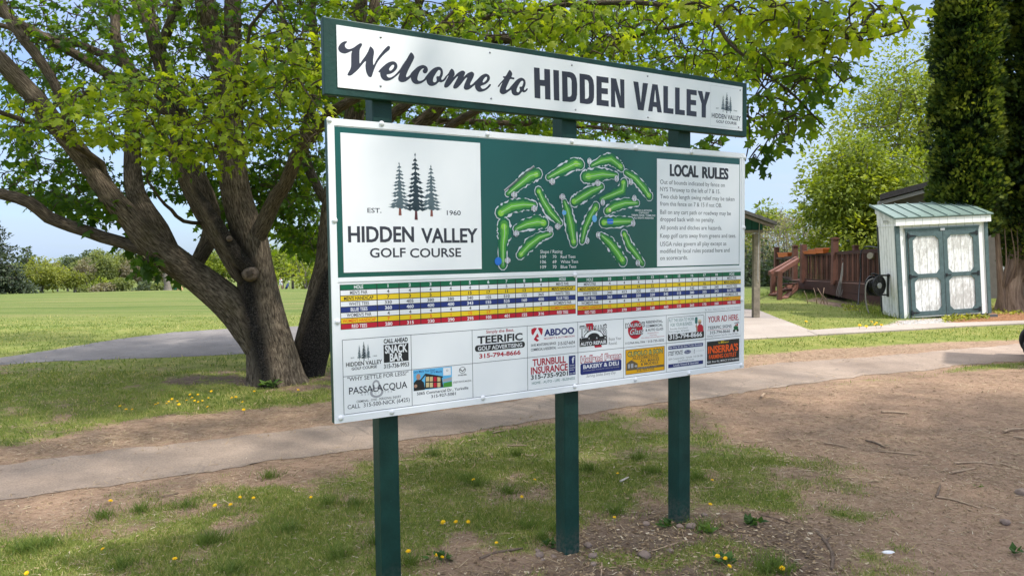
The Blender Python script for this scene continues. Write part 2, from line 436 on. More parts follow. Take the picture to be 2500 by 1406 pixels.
def asphalt(name, c0, c1, c2, crack=0.0):
    k = NB(name); t = k.n('TexCoord').outputs['Object']
    n1 = k.noise(t, 0.9, 7, 0.65); n2 = k.noise(t, 90, 3, 0.6); n3 = k.noise(t, 7, 6, 0.7)
    c = k.ramp(n1, [(0.3, c0), (0.52, c1), (0.75, c2)])
    c = k.mix(0.5, c, k.ramp(n2, [(0.3, (0.55, 0.55, 0.55)), (0.7, (1.4, 1.38, 1.35))]), 'MULTIPLY')
    c = k.mix(k.ramp(n3, [(0.60, (0, 0, 0)), (0.78, (0.5, 0.5, 0.5))]), c, (0.33, 0.25, 0.19))
    if crack:
        mpn = k.n('Mapping'); mpn.inputs['Scale'].default_value = (1, 1.3, 1); k.l(t, mpn.inputs[0])
        vo = k.n('TexVoronoi', feature='DISTANCE_TO_EDGE', Scale=2.6); k.l(mpn.outputs[0], vo.inputs['Vector'])
        cf = k.ramp(vo.outputs['Distance'], [(0.0, (1, 1, 1)), (0.035, (0, 0, 0))])
        cf = k.math('MULTIPLY', cf, k.ramp(n1, [(0.48, (0, 0, 0)), (0.56, (crack, crack, crack))]))
        c = k.mix(cf, c, (0.05, 0.045, 0.04))
    k.l(c, k.b.inputs['Base Color']); k.b.inputs['Roughness'].default_value = 0.9; k.b.inputs['Specular IOR Level'].default_value = 0.2
    k.l(k.bump(n2, 0.5, 0.008), k.b.inputs['Normal'])
    return k.m

build_ground()
strip_mesh('cart_path', PATH_POLY, asphalt('path_asphalt', (0.205, 0.158, 0.124), (0.29, 0.227, 0.180), (0.385, 0.308, 0.248), 0.35), 0.004, rag=0.10)
strip_mesh('parking_lot', LOT_POLY, asphalt('old_asphalt', (0.125, 0.115, 0.11), (0.17, 0.157, 0.15), (0.215, 0.20, 0.19), 0.6), 0.004, rag=0.08)
CONC = asphalt('concrete', (0.29, 0.25, 0.215), (0.34, 0.295, 0.255), (0.39, 0.345, 0.30))
strip_mesh('sidewalk', WALK, CONC, -0.01, thick=0.035)
strip_mesh('concrete_apron', APRON, CONC, -0.01, thick=0.029)
strip_mesh('pavilion_slab', SLAB, asphalt('slab_concrete', (0.22, 0.19, 0.18), (0.27, 0.24, 0.22), (0.33, 0.29, 0.26)), -0.01, thick=0.022)
# ------------------------------------------------------------------ the welcome sign
YAW = 0.5403446
SA = np.array([math.cos(YAW), math.sin(YAW), 0]); SN = np.array([math.sin(YAW), -math.cos(YAW), 0])
SO = np.array([-0.73833, 2.92254, 0])                # foot of the main panel's left edge
def S(u, v, w_=0.0): return SO+SA*u+SN*w_+np.array([0, 0, v])
def hit(px, py, w_=0.0):
    d = ray(px, py); o = SO+SN*w_
    t = ((o-CAM)@SN)/(d@SN); p = CAM+d*t
    return np.array([(p-o)@SA, p[2]])

SIGN_ORG = S(0, 0, -0.08)
sign = empty('welcome_sign', SIGN_ORG, 'big green and white golf course welcome sign board on three green posts', 'sign')

def paint(name, c, rough=0.35, spec=0.4): return mat(name, c, rough, spec)
def worn_green():
    k = NB('green_paint'); t = k.n('TexCoord').outputs['Object']
    n = k.noise(t, 9, 6, 0.65); n2 = k.noise(t, 60, 4, 0.6)
    c = k.ramp(n, [(0.3, (0.004, 0.030, 0.024)), (0.7, (0.008, 0.052, 0.042))])
    sep = k.n('SeparateXYZ'); k.l(t, sep.inputs[0])
    low = k.ramp(k.math('ADD', sep.outputs['Z'], k.math('MULTIPLY', n, 0.25)), [(0.05, (1, 1, 1)), (0.30, (0, 0, 0))])
    wear = k.math('MULTIPLY', low, k.ramp(n2, [(0.4, (0, 0, 0)), (0.6, (0.8, 0.8, 0.8))]))
    c = k.mix(wear, c, (0.15, 0.13, 0.11))
    c = k.mix(k.ramp(k.noise(t, 26, 5, 0.7), [(0.66, (0, 0, 0)), (0.72, (0.5, 0.5, 0.5))]), c, (0.015, 0.075, 0.062))
    k.l(c, k.b.inputs['Base Color']); k.b.inputs['Roughness'].default_value = 0.5; k.b.inputs['Specular IOR Level'].default_value = 0.35
    k.l(k.bump(n2, 0.25, 0.006), k.b.inputs['Normal']); return k.m
GREEN_WOOD = worn_green()
def sheet_white():
    k = NB('sign_white'); t = k.n('TexCoord').outputs['Object']
    n = k.noise(t, 3, 6, 0.6); n2 = k.noise(t, 55, 4, 0.7)
    c = k.ramp(n, [(0.3, (0.83, 0.84, 0.855)), (0.7, (0.88, 0.885, 0.895))])
    c = k.mix(k.ramp(n2, [(0.72, (0, 0, 0)), (0.80, (0.35, 0.35, 0.35))]), c, (0.45, 0.42, 0.38))
    k.l(c, k.b.inputs['Base Color']); k.b.inputs['Roughness'].default_value = 0.33; k.b.inputs['Specular IOR Level'].default_value = 0.4; return k.m
WHITE = sheet_white()
C = dict(white=paint('vinyl_white', (0.80, 0.80, 0.82)), black=paint('vinyl_black', (0.022, 0.022, 0.027), 0.3), ink=paint('vinyl_ink', (0.042, 0.043, 0.058), 0.25),
         grey=paint('vinyl_grey', (0.10, 0.10, 0.11)), lgrey=paint('vinyl_light_grey', (0.38, 0.38, 0.41)), green=paint('vinyl_green', (0.005, 0.082, 0.066), 0.2, 0.5),
         tgreen=paint('table_green', (0.004, 0.13, 0.06)), yellow=paint('vinyl_yellow', (0.80, 0.56, 0.02)), blue=paint('vinyl_blue', (0.018, 0.035, 0.19)),
         red=paint('vinyl_red', (0.50, 0.012, 0.035)), orange=paint('vinyl_orange', (0.80, 0.10, 0.015)), dred=paint('vinyl_dark_red', (0.42, 0.018, 0.04)),
         g1=paint('map_rough', (0.008, 0.13, 0.05)), g2=paint('map_fairway', (0.07, 0.28, 0.045)), g3=paint('map_strip', (0.16, 0.50, 0.05)), g4=paint('map_green', (0.24, 0.56, 0.06)),
         halo=paint('map_halo', (0.62, 0.63, 0.70)), water=paint('map_water', (0.02, 0.16, 0.60)), lwater=paint('map_pond', (0.15, 0.42, 0.75)), sand=paint('map_sand', (0.8, 0.65, 0.35)),
         t1=paint('emblem_dark', (0.022, 0.040, 0.052)), t2=paint('emblem_mid', (0.095, 0.135, 0.155)), trunk=paint('emblem_trunk', (0.22, 0.065, 0.05)), dtrunk=paint('emblem_trunk_dark', (0.10, 0.025, 0.03)),
         gold=paint('advert_gold', (0.74, 0.38, 0.012)), brown=paint('advert_brown', (0.13, 0.10, 0.06)), olive=paint('advert_olive', (0.42, 0.45, 0.17)), navy=paint('advert_navy', (0.020, 0.030, 0.16)),
         sky=paint('advert_sky', (0.12, 0.45, 0.75)), skin=paint('advert_skin', (0.45, 0.25, 0.17)), glass=paint('advert_window', (0.62, 0.48, 0.25)), teal=paint('advert_teal', (0.03, 0.16, 0.15)))

_fc = bpy.data.curves.new('lettering_source', 'FONT'); _fo = bpy.data.objects.new('lettering_source', _fc); COL.objects.link(_fo)
_TC = {}
def glyphs(s, bold=0.0, shear=0.0, space=1.0):
    k = (s, bold, shear, space)
    if k not in _TC:
        _fc.body = s; _fc.size = 1; _fc.offset = bold; _fc.shear = shear; _fc.space_character = space; _fc.resolution_u = 3
        bpy.context.view_layer.update()
        me = _fo.evaluated_get(bpy.context.evaluated_depsgraph_get()).to_mesh()
        v = [(p.co.x, p.co.y) for p in me.vertices]; f = [tuple(p.vertices) for p in me.polygons]
        _TC[k] = (v, f); _fo.evaluated_get(bpy.context.evaluated_depsgraph_get()).to_mesh_clear()
    return _TC[k]

def crom(pts, k=4):
    n = len(pts); out = []
    for i in range(n):
        p0, p1, p2, p3 = (np.array(pts[(i+j) % n], float) for j in (-1, 0, 1, 2))
        for q in range(k):
            t = q/k; out.append(0.5*((2*p1)+(-p0+p2)*t+(2*p0-5*p1+4*p2-p3)*t*t+(-p0+3*p1-3*p2+p3)*t**3))
    return out

class Art(MB):
    """flat print on the sign: outlines are given in the photo's pixels (through a crop) and turned into panel metres"""
    def __init__(s, w0): super().__init__(); s.w0 = w0; s.ctx = (0, 0, 1); s.lay = 0
    def crop(s, x, y, k): s.ctx = (x, y, k); return s
    def uv(s, p): return hit(s.ctx[0]+p[0]*s.ctx[2], s.ctx[1]+p[1]*s.ctx[2], s.w0)
    def P(s, u, v, l=None): return S(u, v, s.w0+0.00025*((s.lay if l is None else l)+1))-SIGN_ORG
    def uvpoly(s, pts, mt, lay=0):
        n = len(pts); tr = tessellate_polygon([[Vector((p[0], p[1], 0)) for p in pts]])
        fs = []
        for t in tr:
            a, b, c = (pts[i] for i in t)
            ar = (b[0]-a[0])*(c[1]-a[1])-(b[1]-a[1])*(c[0]-a[0])
            fs.append(tuple(t) if ar > 0 else tuple(reversed(t)))
        s.add([s.P(p[0], p[1], lay) for p in pts], fs, C[mt] if isinstance(mt, str) else mt); return s
    def poly(s, pts, mt, lay=0, smooth=0):
        if smooth: pts = crom(pts, smooth)
        return s.uvpoly([s.uv(p) for p in pts], mt, lay)
    def rect(s, p0, p1, mt, lay=0):
        """upright rectangle from left-top to right-bottom"""
        a = s.uv(p0); b = s.uv(p1); return s.uvr(a[0], b[1], b[0], a[1], mt, lay)
    def uvr(s, u0, v0, u1, v1, mt, lay=0): return s.uvpoly([(u0, v0), (u1, v0), (u1, v1), (u0, v1)], mt, lay)
    def quad(s, tl, tr, br, bl, mt, lay=0, r=0.0):
        q = [s.uv(p) for p in (tl, tr, br, bl)]
        u0 = (q[0][0]+q[3][0])/2; u1 = (q[1][0]+q[2][0])/2; v1 = (q[0][1]+q[1][1])/2; v0 = (q[2][1]+q[3][1])/2
        if not r: return s.uvr(u0, v0, u1, v1, mt, lay)
        r = r*(v1-v0); p = []
        for cx, cy, a0 in ((u1-r, v1-r, 0), (u0+r, v1-r, 90), (u0+r, v0+r, 180), (u1-r, v0+r, 270)):
            p += [(cx+r*math.cos(R(a0+a)), cy+r*math.sin(R(a0+a))) for a in range(0, 91, 18)]
        return s.uvpoly(p, mt, lay)
    def frame(s, tl, tr, br, bl, mt, t=0.0012, lay=0):
        q = [s.uv(p) for p in (tl, tr, br, bl)]
        u0 = (q[0][0]+q[3][0])/2; u1 = (q[1][0]+q[2][0])/2; v1 = (q[0][1]+q[1][1])/2; v0 = (q[2][1]+q[3][1])/2
        s.uvr(u0, v0, u0+t, v1, mt, lay); s.uvr(u1-t, v0, u1, v1, mt, lay); s.uvr(u0+t, v0, u1-t, v0+t, mt, lay); s.uvr(u0+t, v1-t, u1-t, v1, mt, lay)
        return s
    def ell(s, c, rx, ry, mt, lay=0, n=24, a0=0, a1=360):
        q = s.uv(c); a = s.uv((c[0]+rx, c[1])); b = s.uv((c[0], c[1]-ry)); RX = abs(a[0]-q[0]); RY = abs(b[1]-q[1])
        return s.uvpoly([(q[0]+RX*math.cos(R(a0+(a1-a0)*i/n)), q[1]+RY*math.sin(R(a0+(a1-a0)*i/n))) for i in range(n)], mt, lay)
    def line(s, pts, wd, mt, lay=0, uvs=False):
        P_ = [np.array(p, float) for p in pts] if uvs else [s.uv(p) for p in pts]
        n = len(P_); W = wd if hasattr(wd, '__len__') else [wd]*n
        Lf = []; Rt = []
        for i in range(n):
            d = P_[min(i+1, n-1)]-P_[max(i-1, 0)]; d = d/(np.linalg.norm(d)+1e-12); q = np.array([-d[1], d[0]])*W[i]/2
            Lf.append(P_[i]+q); Rt.append(P_[i]-q)
        k = C[mt] if isinstance(mt, str) else mt
        s.add([s.P(*p, lay) for p in Lf]+[s.P(*p, lay) for p in Rt], [(n+i, n+i+1, i+1, i) for i in range(n-1)], k); return s
    def text(s, txt, p0, p1, h, mt, bold=0.0, lay=1, shear=0.0, thick=0.0, space=1.0, mid=None):
        """p0/p1: baseline ends, h: capital height in pixels at p0"""
        a = s.uv(p0); b = s.uv(p1); hh = abs(s.uv((p0[0], p0[1]-h))[1]-a[1])
        s.uvtext(txt, a[0], b[0], (a[1]+b[1])/2, hh, mt, bold, lay, shear, thick, space); return s
    def uvtext(s, txt, u0, u1, v, hh, mt, bold=0.0, lay=1, shear=0.0, thick=0.0, space=1.0):
        vs, fs = glyphs(txt, bold, shear, space)
        x0 = min(p[0] for p in vs); x1 = max(p[0] for p in vs)
        kx = (u1-u0)/(x1-x0); ky = hh/0.682
        k = C[mt] if isinstance(mt, str) else mt
        for j, dx in enumerate([0.0] if not thick else [-thick, 0.0, thick]):
            s.add([s.P(u0+(p[0]-x0)*kx+dx*hh, v+p[1]*ky, lay+0.15*j) for p in vs], fs, k)
        return s
    def put(s, name, parent): return s.build(name, parent)

# ---- posts
for wx in ((926, 1017), (1382, 1372), (1658, 1285)):
    u = hit(*wx, -0.036)[0]; b = MB(); p0 = S(u, 0, 0)
    zb = float(zt(p0[0], p0[1]))-0.06
    b.box((u, zb, -0.128), (u+0.089, 2.46, -0.039), GREEN_WOOD, lambda a_, b_, c_: S(a_, b_, c_)-SIGN_ORG)
    b.build('post', sign, bevel=0.006)

# ---- header board
def SB(b, u0, v0, w0, u1, v1, w1, mt): return b.box((u0, v0, w0), (u1, v1, w1), mt, lambda a_, b_, c_: S(a_, b_, c_)-SIGN_ORG)
hc = [hit(*p) for p in ((787, 41), (1824, 203), (1823, 334), (793, 232))]
HU0, HU1 = (hc[0][0]+hc[3][0])/2, (hc[1][0]+hc[2][0])/2; HV1, HV0 = (hc[0][1]+hc[1][1])/2, (hc[2][1]+hc[3][1])/2
b = MB(); SB(b, HU0, HV0, -0.036, HU1, HV1, 0.0, GREEN_WOOD); header = b.build('header_board', sign, bevel=0.004)
fc_ = [hit(*p, 0.004) for p in ((820, 63), (1813, 212), (1812, 320), (826, 214))]
FU0, FU1 = (fc_[0][0]+fc_[3][0])/2, (fc_[1][0]+fc_[2][0])/2; FV1, FV0 = (fc_[0][1]+fc_[1][1])/2, (fc_[2][1]+fc_[3][1])/2
b = MB(); SB(b, FU0, FV0, 0.0005, FU1, FV1, 0.004, WHITE); b.build('face_sheet', header)
A = Art(0.004); A.crop(810, 80, 250/2343)
Wp = [(355,215),(330,203),(290,205),(230,232),(180,280),(150,335),(148,385),(175,435),(225,470),(290,484),(340,475),(400,450),(462,425),(448,480),(443,560),(443,680),(438,780),(415,850),(375,920),(358,965),(375,985),(405,990),(450,978),(510,930),(600,850),(770,655),(768,760),(780,870),(805,950),(840,1005),(880,1025),(915,1005),(950,900),(1000,770),(1060,660),(1140,560),(1230,470),(1310,405),(1333,360),(1325,320),(1300,308),(1265,325),(1200,390),(1110,500),(1020,630),(960,745),(945,690),(948,600),(965,480),(965,430),(945,375),(885,320),(860,355),(830,430),(770,535),(700,630),(640,710),(635,600),(635,450),(645,380),(690,300),(693,275),(675,248),(640,250),(590,280),(500,345),(430,375),(370,380),(325,355),(300,310),(310,265)]
Ep = [(1070,885),(1180,770),(1280,695),(1370,663),(1430,668),(1480,705),(1502,770),(1480,840),(1410,910),(1330,950),(1258,965),(1270,1010),(1310,1032),(1370,1020),(1450,965),(1530,880),(1600,790),(1600,870),(1540,940),(1450,1020),(1350,1085),(1250,1107),(1180,1085),(1130,1030),(1108,960),(1105,905),(1090,918)]
Lp = [(1590,790),(1700,630),(1770,510),(1815,458),(1865,505),(1885,560),(1870,620),(1800,760),(1740,880),(1705,970),(1700,1010),(1720,1022),(1770,990),(1830,930),(1830,1000),(1760,1070),(1680,1125),(1600,1138),(1545,1115),(1520,1070),(1530,1000),(1560,920),(1585,860)]
Cp = [(1800,950),(1880,860),(1960,790),(2050,750),(2110,750),(2170,785),(2198,840),(2190,890),(2160,930),(2120,937),(2090,915),(2080,870),(2110,830),(2070,830),(2020,880),(1980,960),(1957,1050),(1970,1095),(2010,1110),(2080,1090),(2150,1030),(2230,940),(2230,1010),(2150,1090),(2060,1155),(1960,1183),(1880,1165),(1830,1110),(1808,1040)]
A.poly(Wp, 'ink', 1, 3).poly(Ep, 'ink', 1.2, 3).poly(Lp, 'ink', 1.4, 3).poly(Cp, 'ink', 1.6, 3)
A.poly([(1310,845),(1330,800),(1370,755),(1410,742),(1425,765),(1410,815),(1370,860),(1330,875)], WHITE, 2.6, 3)
A.crop(1040, 120, 270/2500)
O1 = [(-40,680),(0,620),(90,510),(170,440),(260,408),(320,415),(365,460),(383,530),(375,600),(345,670),(360,703),(400,680),(450,610),(480,600),(460,670),(410,730),(340,758),(290,750),(230,805),(150,838),(80,830),(30,785),(10,720),(0,690),(-40,720)]
M1 = [(400,680),(500,560),(545,480),(585,453),(630,495),(648,560),(640,600),(620,640),(700,560),(780,505),(830,492),(870,510),(883,555),(850,635),(930,560),(1000,525),(1040,518),(1080,550),(1085,590),(1060,660),(1010,760),(995,805),(1010,818),(1060,790),(1130,720),(1130,790),(1060,850),(990,905),(930,928),(880,920),(855,890),(855,850),(880,770),(930,660),(900,660),(850,720),(780,810),(710,880),(650,902),(615,880),(618,840),(650,770),(722,632),(690,640),(620,720),(550,810),(490,865),(440,880),(408,855),(415,800),(450,720),(510,605),(470,640),(430,700)]
E2 = [(1060,790),(1150,700),(1240,610),(1320,568),(1370,565),(1425,600),(1445,660),(1420,730),(1340,800),(1240,840),(1245,880),(1280,905),(1330,895),(1390,850),(1430,800),(1460,800),(1462,830),(1410,890),(1330,945),(1240,972),(1180,965),(1130,920),(1107,860),(1108,795),(1090,810)]
T1 = [(1620,845),(1690,755),(1765,670),(1740,650),(1745,620),(1800,615),(1850,530),(1890,478),(1935,525),(1950,575),(1932,635),(1990,650),(1995,675),(1980,692),(1905,685),(1870,750),(1820,860),(1805,910),(1825,927),(1880,895),(1930,840),(1930,910),(1870,960),(1790,1015),(1730,1027),(1680,1000),(1663,950),(1680,870),(1725,765),(1690,800),(1645,860)]
O2 = [(1880,895),(1960,800),(2040,710),(2110,663),(2170,655),(2225,690),(2250,750),(2245,820),(2215,905),(2235,935),(2280,890),(2300,905),(2285,940),(2240,978),(2200,983),(2170,970),(2110,1035),(2040,1058),(1980,1045),(1940,1000),(1925,930),(1900,920)]
A.poly(O1, 'ink', 1.8, 3).poly(M1, 'ink', 2.0, 3).poly(E2, 'ink', 2.2, 3).poly(T1, 'ink', 1.2, 3).poly(O2, 'ink', 1.4, 3)
for h_ in ([(155,720),(170,650),(220,560),(270,490),(305,482),(325,510),(320,570),(295,620),(250,620),(230,650),(240,700),(225,745),(190,758),(165,745)], [(1280,745),(1300,690),(1340,645),(1370,635),(1378,660),(1360,710),(1320,750),(1295,760)], [(2045,950),(2060,880),(2110,785),(2150,735),(2185,725),(2198,755),(2185,810),(2165,853),(2125,855),(2110,880),(2120,930),(2100,975),(2070,983)]):
    A.poly(h_, WHITE, 3, 3)
A.crop(1290, 150, 0.216)
for q in ([(62,70),(126,78),(130,210),(180,214),(178,86),(244,95),(250,437),(188,430),(186,283),(134,278),(135,424),(70,415)], [(280,98),(344,106),(350,448),(288,440)],
          [(378,112),(470,122),(503,134),(527,158),(543,195),(551,260),(550,380),(540,430),(525,450),(500,460),(470,462),(384,454)], [(577,140),(660,150),(693,160),(716,182),(733,215),(742,280),(742,410),(734,445),(720,470),(692,483),(660,485),(581,474)],
          [(768,167),(905,186),(905,250),(828,240),(828,304),(898,310),(898,375),(828,368),(828,438),(907,447),(908,513),(770,497)], [(932,190),(992,198),(1042,400),(1035,203),(1084,210),(1086,533),(1028,526),(978,330),(984,522),(934,515)],
          [(1185,228),(1242,236),(1270,470),(1293,245),(1352,252),(1302,558),(1237,550)], [(1400,258),(1460,266),(1508,583),(1458,577),(1448,520),(1408,515),(1402,570),(1352,564)], [(1524,278),(1577,284),(1577,530),(1640,538),(1638,598),(1526,583)],
          [(1657,296),(1709,302),(1709,548),(1768,556),(1768,612),(1658,600)], [(1787,314),(1902,330),(1902,388),(1835,378),(1835,436),(1895,443),(1895,500),(1835,493),(1835,560),(1900,570),(1900,628),(1787,614)], [(1912,333),(1965,340),(1985,440),(2002,345),(2054,352),(2007,500),(2005,640),(1957,634),(1957,480)]):
    A.poly(q, 'ink', 1)
for q in ([(440,182),(466,187),(480,200),(487,225),(488,370),(482,392),(468,402),(445,402)], [(637,209),(662,214),(675,228),(682,255),(683,390),(677,414),(662,425),(640,426)], [(1432,320),(1418,460),(1445,463)]): A.poly(q, WHITE, 2)
A.put('lettering', header)

def pine_art(a, cx, base, top, half, mt, seed, lay, trunk):
    """one emblem conifer in panel metres: drooping ragged boughs on a spine"""
    rg = random.Random(seed); H = top-base
    a.uvpoly([(cx-half*0.13, base-H*0.17), (cx+half*0.13, base-H*0.17), (cx+half*0.07, base+H*0.05), (cx-half*0.07, base+H*0.05)], trunk, lay-0.3)
    a.uvpoly([(cx-half*0.14, base+0.02*H), (cx+half*0.14, base+0.02*H), (cx, top)], mt, lay)
    n = 13
    for i in range(n):
        t = i/(n-1); y = base+H*(0.02+0.93*t)
        for sgn in (-1, 1):
            L_ = half*((1-t)**0.8)*rg.uniform(0.75, 1.05)+half*0.07; th = H*0.052*(1-0.45*t); dr = H*rg.uniform(0.02, 0.05)*(1-t*0.5)
            y2 = y+rg.uniform(-.015, .015)*H
            p = [(cx, y2+th*0.9)]
            m_ = 5
            for j in range(1, m_+1): p.append((cx+sgn*L_*j/m_, y2+th*0.9*(1-j/m_)-dr*(j/m_)**1.3+(th*0.35 if j % 2 else 0)))
            for j in range(m_-1, 0, -1): p.append((cx+sgn*L_*(j-0.3)/m_, y2-th*(0.9 if j % 2 else 0.25)*(1-0.5*j/m_)-dr*(j/m_)**1.3))
            p.append((cx, y2-th*0.8))
            a.uvpoly(p, mt, lay+0.02*i+(0.01 if sgn > 0 else 0))

def emblem(a, trees, mono, seed, up=0):
    """three pines: (centre px, base y, top y, half width px) each"""
    for (x, yb, yt, hw), mt, lay, tk in zip(trees, ('t2', 't1', 't2'), (1, 1.8, 1.4), ('trunk', 'dtrunk', 'trunk')):
        q = a.uv((x, yb)); tp = a.uv((x, yt)); e = a.uv((x+hw, yb))
        pine_art(a, q[0], q[1], tp[1], abs(e[0]-q[0]), mt, seed+int(x), lay+up, mt if mono else tk)

A = Art(0.004); A.crop(1290, 150, 0.216)
A.frame((2062, 270), (2420, 322), (2416, 768), (2056, 722), 'lgrey', 0.0008, 0)
emblem(A, [(2200, 545, 380, 26), (2242, 555, 350, 36), (2282, 560, 392, 26)], True, 3)
A.text('EST.', (2120, 540), (2154, 543), 16, 'grey', 0.01).text('1960', (2318, 566), (2358, 570), 14, 'grey', 0.01)
A.text('HIDDEN VALLEY', (2072, 633), (2400, 676), 50, 'ink', 0.02).text('GOLF COURSE', (2122, 692), (2352, 720), 30, 'ink', 0.015)
A.put('golf_emblem', header)
SCREW = mat('screw_steel', (0.35, 0.35, 0.37), 0.3, 0.5, 0.9); CAP = mat('white_cap', (0.8, 0.8, 0.82), 0.3, 0.4)
def dome(name, parent, px, r, h, mt, w0):
    u, v = hit(*px, w0); b = MB(); vs = []; n = 10
    for i in range(4):
        th = math.pi/2*i/3
        for k in range(n): vs.append(S(u+r*math.cos(th)*math.cos(2*math.pi*k/n), v+r*math.cos(th)*math.sin(2*math.pi*k/n), w0+h*math.sin(th))-SIGN_ORG)
    b.add(vs, [(i*n+k, i*n+(k+1) % n, (i+1)*n+(k+1) % n, (i+1)*n+k) for i in range(3) for k in range(n)], mt, True); b.build(name, parent)
for p in ((929.5, 91), (1196, 129), (1396, 159.5), (1581, 186.5), (1807, 221), (929.5, 210.5), (1199, 241), (1405, 268.5), (1582, 287), (1803, 311)): dome('screw', header, p, 0.0052, 0.004, SCREW, 0.004)

# ---- main panel
pc = [hit(*p) for p in ((795, 283), (1820, 378), (1813, 898), (820, 1034))]
PU0, PU1 = (pc[0][0]+pc[3][0])/2, (pc[1][0]+pc[2][0])/2; PV1, PV0 = (pc[0][1]+pc[1][1])/2, (pc[2][1]+pc[3][1])/2
b = MB(); SB(b, PU0, PV0, -0.036, PU1, PV1, -0.004, GREEN_WOOD); SB(b, PU0, PV0, -0.0035, PU1, PV1, 0.0, WHITE)
t_ = 0.028
for (u0, v0, u1, v1) in ((PU0, PV1-t_, PU1, PV1), (PU0, PV0, PU1, PV0+t_), (PU0, PV0+t_, PU0+t_, PV1-t_), (PU1-t_, PV0+t_, PU1, PV1-t_)): SB(b, u0+0.0005, v0+0.0005, 0.0002, u1-0.0005, v1-0.0005, 0.0035, WHITE)
jv = (hit(830, 678)[1]+hit(1815, 655)[1])/2
SB(b, PU0+t_, jv-0.009, 0.0002, PU1-t_, jv+0.009, 0.003, WHITE)
panel = b.build('main_panel', sign)
for p in ((804, 293), (932, 302.5), (1190, 328), (1396, 346), (1553, 362), (1688, 371.5), (1818, 385), (817, 538), (824, 785), (832, 1020), (957, 1005), (1179, 971), (1403, 943), (1551, 926), (1682, 911), (1809, 891), (1816, 556), (1811, 732), (1404, 672)):
    dome('screw_cap', panel, p, 0.0125, 0.008, CAP, 0.0035 if p != (1404, 672) else 0.003)

A = Art(0.0); A.crop(0, 0, 1)
A.quad((815, 304), (1806, 391), (1805, 651), (826, 677), 'green', 0)
Z5 = (1180, 340, 660/2500)
A.crop(*Z5)
def blob(pts, wd, mt, lay, seed, rough_=0.0, dx=0.0):
    """a hole of the map: an outline around a centre line"""
    P_ = [A.uv(p) for p in pts]; out = []
    Q = []
    for i in range(len(P_)-1):
        for j in range(6): Q.append(P_[i]+(P_[i+1]-P_[i])*j/6)
    Q.append(P_[-1]); n = len(Q); W = np.interp(np.linspace(0, 1, n), np.linspace(0, 1, len(wd)), wd)*0.000352
    rg = random.Random(seed); Lf = []; Rt = []
    for i in range(n):
        d = Q[min(i+1, n-1)]-Q[max(i-1, 0)]; d = d/(np.linalg.norm(d)+1e-9); q = np.array([-d[1], d[0]])
        k1 = 1+rough_*rg.uniform(-1, 1); k2 = 1+rough_*rg.uniform(-1, 1)
        Lf.append(Q[i]+q*W[i]*k1); Rt.append(Q[i]-q*W[i]*k2)
    def cap(c, d, w_):
        a0 = math.atan2(d[1], d[0]); return [c+np.array([math.cos(a0+a), math.sin(a0+a)])*w_ for a in (R(60), R(20), R(-20), R(-60))]
    d1 = Q[-1]-Q[-2]; d0 = Q[0]-Q[1]
    A.uvpoly(Lf+cap(Q[-1], d1, W[-1])+Rt[::-1]+cap(Q[0], d0, W[0]), mt, lay)
HOLES = {7: ([(1000,245),(1090,200),(1180,185),(1250,240),(1275,270)],[18,38,48,40,28],(1264,250,20),(978,205)), 16: ([(600,355),(720,290),(850,225),(895,235)],[20,40,50,42],(855,228,24),(633,392)),
  15: ([(225,505),(330,420),(430,340),(500,320)],[18,38,52,44],(485,328,22),(282,515)), 6: ([(1225,335),(1100,325),(980,345),(945,350)],[24,52,62,52],(970,345,26),(1230,366)),
  8: ([(1320,310),(1400,360),(1480,450),(1535,530)],[26,40,42,36],(1527,518,20),(1360,395)), 17: ([(1090,440),(1000,480),(900,540),(840,580)],[28,42,46,40],(835,575,22),(1055,406)),
  5: ([(1090,555),(1190,515),(1285,475),(1300,400)],[24,36,44,36],(1290,400,18),(1101,585)), 9: ([(1420,590),(1310,590),(1210,620),(1145,665)],[26,42,46,34],(1150,655,20),(1393,547)),
  14: ([(465,610),(370,605),(260,620),(160,680)],[30,44,52,48],(160,685,26),(468,642)), 13: ([(510,475),(550,570),(620,680),(710,775)],[30,36,42,20],(510,485,18),(685,806)),
  18: ([(748,575),(775,650),(810,800),(835,960)],[18,40,56,34],(832,945,20),(727,535)), 4: ([(1040,620),(985,720),(940,820),(912,945)],[36,40,36,22],(1035,645,20),(957,938)),
  3: ([(1365,760),(1250,762),(1110,770)],[32,46,44],(1112,772,22),(1382,778)), 12: ([(300,830),(400,785),(500,765),(560,775)],[22,46,54,44],(552,772,26),(301,871)),
  10: ([(620,875),(520,905),(420,980),(340,1070)],[20,36,46,34],(346,1062,20),(614,835)), 11: ([(190,790),(195,870),(180,980),(180,1170)],[56,58,38,28],(187,808,26),(221,1120)),
  1: ([(1090,890),(1170,960),(1240,1050),(1290,1130)],[24,48,52,44],(1280,1110,22),(1058,885)), 2: ([(1300,870),(1345,980),(1410,1060),(1470,1150)],[28,40,36,24],(1302,884,18),(1425,1143))}
